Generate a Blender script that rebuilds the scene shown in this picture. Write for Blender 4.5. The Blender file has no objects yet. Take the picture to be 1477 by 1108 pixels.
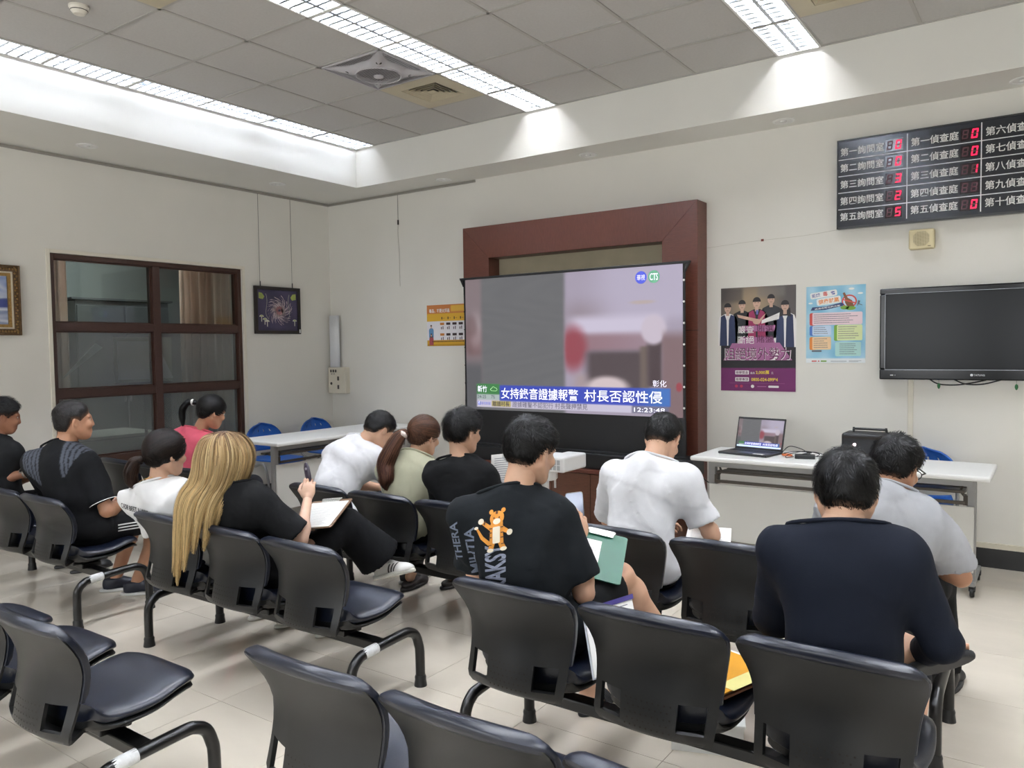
import bpy, bmesh, math, random
import numpy as np
from mathutils import Matrix, Vector

random.seed(7)
RNG = np.random.default_rng(7)
scene = bpy.context.scene
COL = scene.collection

# ------------------------------------------------------------------ camera
cam_d = bpy.data.cameras.new('camera')
cam_d.sensor_width = 36.0
cam_d.lens = 36.0 * 1126.18 / 1477.0
cam_d.clip_start = 0.05
cam = bpy.data.objects.new('camera', cam_d)
COL.objects.link(cam)


def cam_matrix(pos, yaw, pitch, roll):
    cy, sy, cp, sp = math.cos(yaw), math.sin(yaw), math.cos(pitch), math.sin(pitch)
    f = Vector((sy * cp, cy * cp, sp))
    r = Vector((cy, -sy, 0))
    u = r.cross(f)
    c, s = math.cos(roll), math.sin(roll)
    r2, u2 = c * r + s * u, -s * r + c * u
    m = Matrix((r2, u2, -f)).transposed().to_4x4()
    m.translation = Vector(pos)
    return m


cam.matrix_world = cam_matrix((6.732, -6.072, 1.51), -0.61046, -0.04604, -0.01305)
scene.camera = cam

# ------------------------------------------------------------------ world, exposure
world = bpy.data.worlds.new('world')
scene.world = world
world.use_nodes = True
world.node_tree.nodes['Background'].inputs[0].default_value = (0.55, 0.6, 0.68, 1)
world.node_tree.nodes['Background'].inputs[1].default_value = 0.05
vs = scene.view_settings
vs.view_transform = 'Standard'
vs.look = 'None'
vs.gamma = 1.0
vs.use_curve_mapping = False
vs.exposure = 1.55
TUBE_STRENGTH = 60.0      # fluorescent tubes
scene.cycles.max_bounces = 7
scene.cycles.diffuse_bounces = 4
scene.cycles.glossy_bounces = 3
scene.cycles.transmission_bounces = 6
scene.cycles.transparent_max_bounces = 12
scene.cycles.sample_clamp_indirect = 6.0
scene.cycles.caustics_reflective = False
scene.cycles.caustics_refractive = False

# added area lamps for daylight through three unseen back-wall windows
BACK_WIN = [(1.6, 3.2), (3.9, 5.5), (6.2, 7.8)]      # x extents
BACK_WIN_Z = (0.95, 2.55)
for _a, _b in BACK_WIN:
    _l = bpy.data.lights.new('window_daylight', 'AREA')
    _l.shape = 'RECTANGLE'
    _l.size, _l.size_y = _b - _a, BACK_WIN_Z[1] - BACK_WIN_Z[0]
    _l.energy = 23.0
    _l.color = (0.95, 0.98, 1.0)
    _o = bpy.data.objects.new('window_daylight', _l)
    COL.objects.link(_o)
    _o.location = ((_a + _b) / 2, -9.33, sum(BACK_WIN_Z) / 2)
    _o.rotation_euler = (math.radians(90), 0, 0)


# ------------------------------------------------------------------ helpers


def lin(r, g, b):
    o = []
    for c in (r, g, b):
        c /= 255.0
        o.append(c / 12.92 if c <= 0.04045 else ((c + 0.055) / 1.055) ** 2.4)
    return tuple(o)


def linarr(a):
    a = np.asarray(a, float) / 255.0
    return np.where(a <= 0.04045, a / 12.92, ((a + 0.055) / 1.055) ** 2.4)


MATS = {}


def mat(name, rgb=(200, 200, 200), rough=0.5, metal=0.0, var=0.06, scale=8.0, bump=0.0, bscale=200.0,
        emit=None, estr=1.0, spec=0.5, attr=None, coat=0.0, trans=0.0, stretch=None, sheen=0.0, obrand=0.0, bdist=0.002):
    """procedural principled material: base colour with noise variation, optional fine bump"""
    if name in MATS:
        return MATS[name]
    m = bpy.data.materials.new(name)
    m.use_nodes = True
    nt = m.node_tree
    N, L = nt.nodes, nt.links
    b = N['Principled BSDF']
    tc = N.new('ShaderNodeTexCoord')
    mp = N.new('ShaderNodeMapping')
    L.new(tc.outputs['Object'], mp.inputs['Vector'])
    if stretch:
        mp.inputs['Scale'].default_value = stretch
    nz = N.new('ShaderNodeTexNoise')
    nz.inputs['Scale'].default_value = scale
    nz.inputs['Detail'].default_value = 5
    L.new(mp.outputs[0], nz.inputs['Vector'])
    c = lin(*rgb)
    if attr:
        at = N.new('ShaderNodeAttribute')
        at.attribute_name = attr
        src = at.outputs['Color']
    else:
        rg = N.new('ShaderNodeRGB')
        rg.outputs[0].default_value = (*c, 1)
        src = rg.outputs[0]
    mr = N.new('ShaderNodeMapRange')
    mr.inputs['From Min'].default_value = 0.3
    mr.inputs['From Max'].default_value = 0.7
    mr.inputs['To Min'].default_value = 1 - var
    mr.inputs['To Max'].default_value = 1 + var
    L.new(nz.outputs['Fac'], mr.inputs['Value'])
    fac = mr.outputs[0]
    if obrand:
        oi = N.new('ShaderNodeObjectInfo')
        m2 = N.new('ShaderNodeMapRange')
        m2.inputs['To Min'].default_value = 1 - obrand
        m2.inputs['To Max'].default_value = 1 + obrand
        L.new(oi.outputs['Random'], m2.inputs['Value'])
        mm = N.new('ShaderNodeMath')
        mm.operation = 'MULTIPLY'
        L.new(fac, mm.inputs[0])
        L.new(m2.outputs[0], mm.inputs[1])
        fac = mm.outputs[0]
    vm = N.new('ShaderNodeVectorMath')
    vm.operation = 'SCALE'
    L.new(src, vm.inputs[0])
    L.new(fac, vm.inputs['Scale'])
    L.new(vm.outputs[0], b.inputs['Base Color'])
    b.inputs['Roughness'].default_value = rough
    b.inputs['Metallic'].default_value = metal
    b.inputs['Specular IOR Level'].default_value = spec
    b.inputs['Coat Weight'].default_value = coat
    b.inputs['Transmission Weight'].default_value = trans
    b.inputs['Sheen Weight'].default_value = sheen
    if bump:
        n2 = N.new('ShaderNodeTexNoise')
        n2.inputs['Scale'].default_value = bscale
        n2.inputs['Detail'].default_value = 3
        L.new(mp.outputs[0], n2.inputs['Vector'])
        bp = N.new('ShaderNodeBump')
        bp.inputs['Strength'].default_value = bump
        bp.inputs['Distance'].default_value = bdist
        L.new(n2.outputs['Fac'], bp.inputs['Height'])
        L.new(bp.outputs[0], b.inputs['Normal'])
    if emit is not None:
        if emit == 'attr':
            L.new(src, b.inputs['Emission Color'])
        else:
            b.inputs['Emission Color'].default_value = (*lin(*emit), 1)
        b.inputs['Emission Strength'].default_value = estr
    MATS[name] = m
    return m


class MB:
    """collects simple solids, builds ONE mesh object"""

    def __init__(s):
        s.v, s.f = [], []

    def add(s, vs_, fs):
        o = len(s.v)
        s.v += [tuple(map(float, v)) for v in vs_]
        s.f += [tuple(i + o for i in f) for f in fs]
        return s

    def box(s, lo, hi, M=None):
        (a, b, c), (d, e, f) = lo, hi
        vs_ = [(a, b, c), (d, b, c), (d, e, c), (a, e, c), (a, b, f), (d, b, f), (d, e, f), (a, e, f)]
        if M is not None:
            vs_ = [tuple(M @ Vector(p)) for p in vs_]
        return s.add(vs_, [(0, 3, 2, 1), (4, 5, 6, 7), (0, 1, 5, 4), (1, 2, 6, 5), (2, 3, 7, 6), (3, 0, 4, 7)])

    def tube(s, pts, r, n=10, cap=True, closed=False):
        pts = [Vector(p) for p in pts]
        rs = r if isinstance(r, (list, tuple)) else [r] * len(pts)
        rings = []
        prev = None
        K = len(pts)
        for i, p in enumerate(pts):
            if closed:
                t = pts[(i + 1) % K] - pts[i - 1]
            else:
                t = (pts[min(i + 1, K - 1)] - pts[max(i - 1, 0)])
            if t.length < 1e-9:
                t = Vector((0, 0, 1))
            t.normalize()
            if prev is None:
                a = Vector((0, 0, 1)) if abs(t.z) < 0.9 else Vector((1, 0, 0))
                x = t.cross(a).normalized()
            else:
                x = (prev - t * prev.dot(t)).normalized()
            prev = x
            y = t.cross(x)
            rings.append([p + rs[i] * (math.cos(2 * math.pi * k / n) * x + math.sin(2 * math.pi * k / n) * y) for k in range(n)])
        vs_ = [tuple(q) for rg in rings for q in rg]
        fs = []
        for i in range(K if closed else K - 1):
            j = (i + 1) % K
            for k in range(n):
                fs.append((i * n + k, i * n + (k + 1) % n, j * n + (k + 1) % n, j * n + k))
        if cap and not closed:
            fs.append(tuple(range(n))[::-1])
            fs.append(tuple((K - 1) * n + k for k in range(n)))
        return s.add(vs_, fs)

    def lathe(s, prof, M=None, n=24):
        """prof: list of (r, z) around local z"""
        vs_, fs = [], []
        for r, z in prof:
            for k in range(n):
                a = 2 * math.pi * k / n
                p = Vector((r * math.cos(a), r * math.sin(a), z))
                vs_.append(tuple(M @ p) if M is not None else tuple(p))
        for i in range(len(prof) - 1):
            for k in range(n):
                fs.append((i * n + k, i * n + (k + 1) % n, (i + 1) * n + (k + 1) % n, (i + 1) * n + k))
        if prof[0][0] > 1e-6:
            fs.append(tuple(range(n))[::-1])
        if prof[-1][0] > 1e-6:
            fs.append(tuple((len(prof) - 1) * n + k for k in range(n)))
        return s.add(vs_, fs)

    def prism(s, poly, M, depth):
        """poly in local xy, extruded along local z from 0 to depth"""
        n = len(poly)
        vs_ = [tuple(M @ Vector((x, y, 0))) for x, y in poly] + [tuple(M @ Vector((x, y, depth))) for x, y in poly]
        fs = [tuple(range(n))[::-1], tuple(range(n, 2 * n))]
        for i in range(n):
            j = (i + 1) % n
            fs.append((i, j, n + j, n + i))
        return s.add(vs_, fs)

    def build(s, name, material, parent=None, smooth=False, bevel=0, bseg=2, auto=False):
        me = bpy.data.meshes.new(name)
        me.from_pydata(s.v, [], s.f)
        me.update()
        return link(name, me, material, parent, smooth, bevel, bseg, auto)


def fix_normals(me):
    bm = bmesh.new()
    bm.from_mesh(me)
    bmesh.ops.recalc_face_normals(bm, faces=bm.faces)
    bm.to_mesh(me)
    bm.free()


def link(name, me, material, parent=None, smooth=False, bevel=0, bseg=2, auto=False):
    fix_normals(me)
    o = bpy.data.objects.new(name, me)
    if material:
        me.materials.append(material)
    COL.objects.link(o)
    if parent is not None:
        o.parent = parent
    if smooth or auto:
        me.polygons.foreach_set('use_smooth', [True] * len(me.polygons))
    if bevel:
        md = o.modifiers.new('bevel', 'BEVEL')
        md.width = bevel
        md.segments = bseg
        md.limit_method = 'ANGLE'
    if auto:
        me.set_sharp_from_angle(angle=math.radians(38))
    return o


def thing(name, label, cat, loc=(0, 0, 0), rotz=0.0, group=None):
    o = bpy.data.objects.new(name, None)
    o.empty_display_size = 0.1
    COL.objects.link(o)
    o.location = loc
    o.rotation_euler = (0, 0, rotz)
    o['label'] = label
    o['category'] = cat
    if group:
        o['group'] = group
    return o


def tag(o, label, cat, group=None):
    o['label'] = label
    o['category'] = cat
    if group:
        o['group'] = group
    return o


def struct(o, label=None, cat=None):
    o['kind'] = 'structure'
    if label:
        o['label'] = label
    if cat:
        o['category'] = cat
    return o


def share(name, src, parent, loc=None, rot=None):
    """another object on the same mesh data"""
    o = bpy.data.objects.new(name, src.data)
    COL.objects.link(o)
    o.parent = parent
    for md in src.modifiers:
        if md.type == 'BEVEL':
            n = o.modifiers.new(md.name, 'BEVEL')
            n.width, n.segments, n.limit_method = md.width, md.segments, md.limit_method
    if loc is not None:
        o.location = loc
    if rot is not None:
        o.rotation_euler = rot
    return o


def copy_tree(o, parent=None):
    c = o.copy()
    COL.objects.link(c)
    c.parent = parent
    for ch in o.children:
        copy_tree(ch, c)
    return c


def basis(loc, X, Y):
    X, Y = Vector(X).normalized(), Vector(Y).normalized()
    Z = X.cross(Y)
    m = Matrix((X, Y, Z)).transposed().to_4x4()
    m.translation = Vector(loc)
    return m


def wall_front(x, y, z):      # print facing the room on the front wall
    return basis((x, y, z), (1, 0, 0), (0, 0, 1))


def wall_left(x, y, z):       # print facing the room on the left wall (faces +x)
    return basis((x, y, z), (0, 1, 0), (0, 0, 1))


_TEXT_CACHE = {}


def text_mesh(body, size, bold=0.0, extrude=0.0, shear=0.0):
    key = (body, bold, extrude, shear)
    if key not in _TEXT_CACHE:
        cu = bpy.data.curves.new('txt', 'FONT')
        cu.body = body
        cu.size = 1.0
        cu.offset = bold
        cu.extrude = extrude
        cu.shear = shear
        cu.resolution_u = 3
        cu.align_x = 'LEFT'
        ob = bpy.data.objects.new('txt', cu)
        COL.objects.link(ob)
        dg = bpy.context.evaluated_depsgraph_get()
        me = bpy.data.meshes.new_from_object(ob.evaluated_get(dg))
        bpy.data.objects.remove(ob)
        bpy.data.curves.remove(cu)
        _TEXT_CACHE[key] = me
    return _TEXT_CACHE[key]


def text(name, body, M, w, h, material, parent=None, bold=0.0, shear=0.0):
    """flat lettering fitted into w x h metres (centre at M)"""
    me = text_mesh(body, 1.0, bold, 0.0, shear).copy()
    co = np.empty(len(me.vertices) * 3)
    me.vertices.foreach_get('co', co)
    co = co.reshape(-1, 3)
    if len(co) == 0:
        return None
    lo, hi = co.min(0), co.max(0)
    c = (lo + hi) / 2
    sz = np.maximum(hi - lo, 1e-6)
    sx, sy = (w / sz[0] if w else h / sz[1]), (h / sz[1] if h else w / sz[0])
    co = (co - c) * np.array([sx, sy, 1])
    Mn = np.array(M)
    co = co @ Mn[:3, :3].T + Mn[:3, 3]
    me.vertices.foreach_set('co', co.ravel())
    me.update()
    me.materials.clear()
    o = bpy.data.objects.new(name, me)
    me.materials.append(material)
    COL.objects.link(o)
    if parent is not None:
        o.parent = parent
    return o


def picture(name, M, w, h, nx, ny, func, material, parent=None, curl=None):
    """flat print: a grid whose colour attribute comes from func(u, v) -> rgb 0..255 (v up)"""
    u, v = np.meshgrid(np.linspace(0, 1, nx), np.linspace(0, 1, ny))
    u, v = u.ravel(), v.ravel()
    z = curl(u, v) if curl else np.zeros_like(u)
    Mn = np.array(M)
    co = np.stack([(u - 0.5) * w, (v - 0.5) * h, z], 1) @ Mn[:3, :3].T + Mn[:3, 3]
    idx = np.arange(nx * ny).reshape(ny, nx)
    q = np.stack([idx[:-1, :-1], idx[:-1, 1:], idx[1:, 1:], idx[1:, :-1]], -1).reshape(-1, 4)
    me = bpy.data.meshes.new(name)
    me.from_pydata(co.tolist(), [], q.tolist())
    at = me.color_attributes.new('Col', 'FLOAT_COLOR', 'POINT')
    rgb = linarr(func(u, v))
    at.data.foreach_set('color', np.concatenate([rgb, np.ones((len(u), 1))], 1).ravel())
    o = bpy.data.objects.new(name, me)
    me.materials.append(material)
    me.polygons.foreach_set('use_smooth', [True] * len(me.polygons))
    COL.objects.link(o)
    if parent is not None:
        o.parent = parent
    return o


def flat(name, M, polys, material, parent=None, z=0.0):
    """flat printed shapes: polygons in local xy of M"""
    mb = MB()
    for i, p in enumerate(polys):
        mb.add([tuple(M @ Vector((x, y, z))) for x, y in p], [tuple(range(len(p)))])
    me = bpy.data.meshes.new(name)
    me.from_pydata(mb.v, [], mb.f)
    o = bpy.data.objects.new(name, me)
    me.materials.append(material)
    COL.objects.link(o)
    if parent is not None:
        o.parent = parent
    return o


def rect(x0, y0, x1, y1):
    return [(x0, y0), (x1, y0), (x1, y1), (x0, y1)]


def rrect(x0, y0, x1, y1, r, n=4):
    o = []
    for cx, cy, a0 in ((x1 - r, y0 + r, -90), (x1 - r, y1 - r, 0), (x0 + r, y1 - r, 90), (x0 + r, y0 + r, 180)):
        for k in range(n + 1):
            a = math.radians(a0 + 90 * k / n)
            o.append((cx + r * math.cos(a), cy + r * math.sin(a)))
    return o


def disc(cx, cy, rx, ry=None, n=20):
    ry = ry or rx
    return [(cx + rx * math.cos(2 * math.pi * k / n), cy + ry * math.sin(2 * math.pi * k / n)) for k in range(n)]


def bez(p0, p1, p2, p3, n=10):
    p0, p1, p2, p3 = map(Vector, (p0, p1, p2, p3))
    o = []
    for i in range(n + 1):
        t = i / n
        o.append((1 - t) ** 3 * p0 + 3 * (1 - t) ** 2 * t * p1 + 3 * (1 - t) * t * t * p2 + t ** 3 * p3)
    return o


def smoothpath(pts, n=6):
    """Catmull-Rom through points"""
    P = [Vector(p) for p in pts]
    P = [2 * P[0] - P[1]] + P + [2 * P[-1] - P[-2]]
    o = []
    for i in range(1, len(P) - 2):
        for k in range(n):
            t = k / n
            a, b, c, d = P[i - 1], P[i], P[i + 1], P[i + 2]
            o.append(0.5 * (2 * b + (c - a) * t + (2 * a - 5 * b + 4 * c - d) * t * t + (3 * b - a - 3 * c + d) * t ** 3))
    o.append(P[-2])
    return o


# ------------------------------------------------------------------ the room
ROOM_X, ROOM_Y = 8.4, -9.2       # right wall, back wall
Z_CEIL, Z_SOF = 3.529, 3.145
SOF_X, SOF_Y = 0.902, -0.432
CX = [0.902, 1.174, 1.774, 2.374, 2.974, 3.287, 3.887, 4.487, 5.087, 5.386, 5.986, 6.586, 7.186, 7.486]
CY = [-0.432, -1.003] + [-1.003 - 0.6 * i for i in range(1, 12)]

M_wall = mat('cream_wall_paint', (228, 226, 219), 0.6, var=0.025, scale=1.3, bump=0.05, bscale=60)
M_soffit = mat('white_soffit_paint', (229, 228, 222), 0.6, var=0.02, scale=1.5, bump=0.04, bscale=60)
M_tile = mat('polished_floor_tile', (207, 199, 186), 0.075, var=0.07, scale=1.6, spec=0.5, stretch=(1, 2.2, 1), obrand=0.035, bump=0.02, bscale=5)
M_grout = mat('floor_grout', (120, 112, 102), 0.8)
M_ceil = mat('mineral_ceiling_tile', (192, 190, 187), 0.85, var=0.03, scale=60, bump=0.2, bscale=350, obrand=0.02)
M_tbar = mat('ceiling_tbar_paint', (176, 173, 168), 0.55, var=0.02)
M_white = mat('white_enamel', (232, 232, 230), 0.4, var=0.02)
M_black = mat('black_plastic', (24, 25, 27), 0.42, var=0.1, bump=0.08, bscale=500)
M_skirt = mat('black_skirting', (38, 38, 40), 0.35, var=0.15)

# floor: grout slab with a tile object for every tile near the camera's view
mb = MB().box((-0.2, ROOM_Y - 0.2, -0.12), (ROOM_X + 0.2, 0.2, -0.002))
floor = struct(mb.build('floor', M_grout))
T = 0.597
TX0, TY0 = 3.784 - 7 * T, -4.091 + 7 * T
mb = MB().box((0.001, 0.001, -0.01), (T - 0.001, T - 0.001, 0.0))
tile0 = None
nx, ny = 15, 16
for i in range(nx):
    for j in range(ny):
        x0, y0 = TX0 + i * T, TY0 - (j + 1) * T
        x1, y1 = min(x0 + T, ROOM_X), min(y0 + T, 0)
        if x0 < 0 or y0 + T > 0 or x1 - x0 < T - 1e-6 or y0 < ROOM_Y:
            cx0, cy0 = max(x0, 0), max(y0, ROOM_Y)
            if x1 - cx0 < 0.02 or y1 - cy0 < 0.02:
                continue
            MB().box((cx0 + .001, cy0 + .001, -.01), (x1 - .001, y1 - .001, 0)).build('floor_tile', M_tile, floor)
            continue
        if tile0 is None:
            tile0 = mb.build('floor_tile', M_tile, floor)
            tile0.location = (x0, y0, 0)
        else:
            share('floor_tile', tile0, floor, (x0, y0, 0))

# walls
WIN = (-2.985, -1.16, 0.55, 2.335)     # interior window in the left wall: y0 y1 z0 z1
mb = MB()
mb.box((-0.2, ROOM_Y - 0.2, -0.1), (0, WIN[0], 3.75)).box((-0.2, WIN[1], -0.1), (0, 0.2, 3.75))
mb.box((-0.2, WIN[0], -0.1), (0, WIN[1], WIN[2])).box((-0.2, WIN[0], WIN[3]), (0, WIN[1], 3.75))
struct(mb.build('wall_left', M_wall))
struct(MB().box((0, 0, -0.1), (ROOM_X, 0.2, 3.75)).build('wall_front', M_wall))
struct(MB().box((ROOM_X, ROOM_Y - 0.2, -0.1), (ROOM_X + 0.2, 0.2, 3.75)).build('wall_right', M_wall))
mb = MB().box((0, ROOM_Y - 0.2, -0.1), (ROOM_X, ROOM_Y, BACK_WIN_Z[0])).box((0, ROOM_Y - 0.2, BACK_WIN_Z[1]), (ROOM_X, ROOM_Y, 3.75))
_xs = [0] + [v_ for p_ in BACK_WIN for v_ in p_] + [ROOM_X]
for i in range(0, len(_xs), 2):
    mb.box((_xs[i], ROOM_Y - 0.2, BACK_WIN_Z[0]), (_xs[i + 1], ROOM_Y, BACK_WIN_Z[1]))
struct(mb.build('wall_back', M_wall))
M_alu = mat('white_window_frame', (225, 225, 222), 0.4)
for i, (a, b) in enumerate(BACK_WIN):
    mb = MB()
    z0, z1 = BACK_WIN_Z
    for p, q, r_, s_ in ((a, a + .05, z0, z1), (b - .05, b, z0, z1), (a, b, z0, z0 + .05), (a, b, z1 - .05, z1), ((a + b) / 2 - .03, (a + b) / 2 + .03, z0, z1)):
        mb.box((p, ROOM_Y - 0.08, r_), (q, ROOM_Y - 0.03, s_))
    struct(mb.build('window_%d' % (i + 2), M_alu))  # unseen window frames added around the daylight openings
# dropped soffit running along the left and the front wall
mb = MB()
mb.box((0, ROOM_Y, Z_SOF), (SOF_X, 0, 3.75)).box((SOF_X, SOF_Y, Z_SOF), (ROOM_X, 0, 3.75))
struct(mb.build('trim_1', M_soffit))
# skirting
struct(MB().box((0, -0.018, 0), (ROOM_X, 0, 0.13)).build('baseboard_front', M_skirt))
struct(MB().box((0, ROOM_Y, 0), (0.018, -0.018, 0.13)).build('baseboard_left', M_skirt))
M_cove = mat('cream_skirting_cap', (222, 216, 200), 0.5)
struct(MB().box((0, -0.022, 0.13), (ROOM_X, 0, 0.165)).build('trim_2', M_cove))
# picture rail under the soffit
M_rail = mat('aluminium_rail', (168, 165, 158), 0.4, 0.6)
struct(MB().box((0, -7.5, 3.118), (0.012, -0.012, 3.14)).build('trim_3', M_rail))
struct(MB().box((0, -0.012, 3.118), (2.085, 0, 3.14)).build('trim_4', M_rail))

# ceiling: slab, T-bar grid and every tile
ceil = struct(MB().box((SOF_X, ROOM_Y, Z_CEIL + 0.13), (ROOM_X, SOF_Y, Z_CEIL + 0.22)).build('ceiling', M_white))
YEND = CY[-1]
mb = MB()
for x in CX:
    mb.box((x - 0.011, YEND, Z_CEIL - 0.004), (x + 0.011, SOF_Y, Z_CEIL + 0.002))
for y in CY[1:]:
    mb.box((SOF_X, y - 0.011, Z_CEIL - 0.004), (ROOM_X, y + 0.011, Z_CEIL + 0.002))
mb.box((SOF_X, SOF_Y - 0.014, Z_CEIL - 0.006), (ROOM_X, SOF_Y, Z_CEIL + 0.002))
grid = mb.build('ceiling_grid', M_tbar, ceil)
MB().box((SOF_X, ROOM_Y, Z_CEIL), (ROOM_X, YEND, Z_CEIL + 0.02)).build('ceiling_panel', M_ceil, ceil)
MB().box((CX[-1], YEND, Z_CEIL), (ROOM_X, SOF_Y, Z_CEIL + 0.02)).build('ceiling_panel', M_ceil, ceil)
LIGHT_COLS = (0, 4, 8, 12)
SPECIAL = {(3, 2), (3, 1), (9, 1), (3, 5)}       # fan, vents (column, row)
tcache = {}
for i in range(len(CX) - 1):
    if i in LIGHT_COLS:
        continue
    for j in range(len(CY) - 1):
        if (i, j) in SPECIAL:
            continue
        w, d = CX[i + 1] - CX[i], CY[j] - CY[j + 1]
        key = (round(w, 3), round(d, 3))
        loc = ((CX[i] + CX[i + 1]) / 2, (CY[j] + CY[j + 1]) / 2, Z_CEIL)
        if key not in tcache:
            tcache[key] = MB().box((-w / 2 + .009, -d / 2 + .009, 0.002), (w / 2 - .009, d / 2 - .009, 0.016)).build('ceiling_tile', M_ceil, ceil)
            tcache[key].location = loc
        else:
            share('ceiling_tile', tcache[key], ceil, loc)

# ------------------------------------------------------------------ ceiling lights
M_tube = mat('lit_fluorescent_tube', (255, 255, 255), 0.4, var=0, emit=(247, 250, 255), estr=TUBE_STRENGTH)
M_tube_dim = mat('aged_fluorescent_tube', (250, 252, 255), 0.4, var=0, emit=(236, 242, 255), estr=TUBE_STRENGTH * 0.42)  # lower emission for the column along the left soffit
M_reflector = mat('troffer_reflector', (222, 225, 230), 0.2, 0.85, var=0.01)
M_louver = mat('polished_louver', (206, 211, 220), 0.16, 1.0, var=0.02)


def make_fixture(L, W, mt=None):
    root = thing('ceiling_light', 'light', 'ceiling light', group='recessed fluorescent ceiling lights')
    h = 0.10
    mb = MB()
    e = 0.004
    mb.box((-W / 2 + e, -L / 2 + e, h), (W / 2 - e, L / 2 - e, h + 0.006))
    for sx in (-1, 1):
        mb.box((sx * (W / 2 - e) - 0.004, -L / 2 + e, 0), (sx * (W / 2 - e) + 0.004, L / 2 - e, h))
        mb.box((-W / 2 + e, sx * (L / 2 - e) - 0.004, 0), (W / 2 - e, sx * (L / 2 - e) + 0.004, h))
    mb.build('housing', M_reflector, root)
    mb = MB()
    fw = 0.014
    for sx in (-1, 1):
        mb.box((min(sx * W / 2, sx * (W / 2 - fw)), -L / 2, -0.007), (max(sx * W / 2, sx * (W / 2 - fw)), L / 2, 0.001))
        mb.box((-W / 2, min(sx * L / 2, sx * (L / 2 - fw)), -0.007), (W / 2, max(sx * L / 2, sx * (L / 2 - fw)), 0.001))
    mb.build('frame', M_white, root)
    for sx in (-1, 1):
        x = sx * W * 0.24
        t = MB().tube([(x, -L / 2 + 0.03, 0.068), (x, L / 2 - 0.03, 0.068)], 0.014, 8).build('tube', mt or M_tube, root, smooth=True)
    mb = MB()
    # centre spine and curved cross blades
    mb.box((-0.012, -L / 2 + 0.012, 0.0), (0.012, L / 2 - 0.012, 0.05))
    n = 16
    for k in range(1, n):
        y = -L / 2 + L * k / n
        for sx in (-1, 1):
            x0, x1 = sorted((sx * 0.012, sx * (W / 2 - 0.012)))
            p = [(-0.010, 0.0), (0.010, 0.0), (0.0015, 0.05), (-0.0015, 0.05)]
            mb.add([(x, y + a, b) for x in (x0, x1) for a, b in p],
                   [(0, 1, 2, 3), (7, 6, 5, 4), (0, 4, 5, 1), (1, 5, 6, 2), (2, 6, 7, 3), (3, 7, 4, 0)])
    mb.build('louver', M_louver, root)
    return root


def place_fixtures():
    protos = {}
    col_name = {0: 'along the left soffit', 4: 'in the middle strip', 8: 'in the right strip', 12: 'beyond the right edge of view'}
    for c in LIGHT_COLS:
        W = CX[c + 1] - CX[c]
        for r in range(0, 12, 2):
            L = CY[r] - CY[r + 2]
            k = (round(W, 3), round(L, 3), c == 0)
            if k not in protos:
                protos[k] = make_fixture(L - 0.004, W - 0.004, M_tube_dim if c == 0 else M_tube)
                o = protos[k]
            else:
                o = copy_tree(protos[k])
            o.location = ((CX[c] + CX[c + 1]) / 2, (CY[r] + CY[r + 2]) / 2, Z_CEIL)
            nth = ['nearest the front wall', 'second from the front wall', 'third from the front wall', 'fourth from the front wall',
                   'fifth from the front wall', 'sixth from the front wall'][r // 2]
            o['label'] = 'lit louvred ceiling light %s, %s' % (col_name[c], nth)


place_fixtures()
# ------------------------------------------------------------------ interior window in the left wall
M_winwood = mat('dark_brown_window_frame', (66, 42, 34), 0.4, var=0.12, scale=30, stretch=(1, 1, 6))
M_mould = mat('cream_moulding', (228, 223, 209), 0.5, var=0.02)


def glass_mat(name, frost):
    m = bpy.data.materials.new(name)
    m.use_nodes = True
    nt = m.node_tree
    N, L = nt.nodes, nt.links
    N.remove(N['Principled BSDF'])
    out = N['Material Output']
    gl = N.new('ShaderNodeBsdfGlossy')
    gl.inputs['Roughness'].default_value = 0.04 if not frost else 0.18
    gl.inputs['Color'].default_value = (0.9, 0.95, 0.95, 1)
    tr = N.new('ShaderNodeBsdfTransparent')
    tr.inputs['Color'].default_value = (0.86, 0.92, 0.9, 1)
    fr = N.new('ShaderNodeFresnel')
    fr.inputs['IOR'].default_value = 1.45
    mx = N.new('ShaderNodeMixShader')
    if frost:
        rf = N.new('ShaderNodeBsdfRefraction')
        rf.inputs['Roughness'].default_value = 0.17
        rf.inputs['IOR'].default_value = 1.02
        rf.inputs['Color'].default_value = (0.84, 0.9, 0.89, 1)
        df = N.new('ShaderNodeBsdfDiffuse')
        nz = N.new('ShaderNodeTexNoise')
        nz.inputs['Scale'].default_value = 3
        cr = N.new('ShaderNodeMapRange')
        cr.inputs['To Min'].default_value = 0.24
        cr.inputs['To Max'].default_value = 0.36
        L.new(nz.outputs['Fac'], cr.inputs['Value'])
        df.inputs['Color'].default_value = (0.46, 0.5, 0.5, 1)
        m0 = N.new('ShaderNodeMixShader')
        L.new(cr.outputs[0], m0.inputs[0])
        L.new(rf.outputs[0], m0.inputs[1])
        L.new(df.outputs[0], m0.inputs[2])
        base = m0.outputs[0]
    else:
        base = tr.outputs[0]
    L.new(fr.outputs[0], mx.inputs[0])
    L.new(base, mx.inputs[1])
    L.new(gl.outputs[0], mx.inputs[2])
    L.new(mx.outputs[0], out.inputs['Surface'])
    return m


M_glass = glass_mat('clear_pane_glass', False)
M_frost = glass_mat('frosted_film_glass', True)


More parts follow.
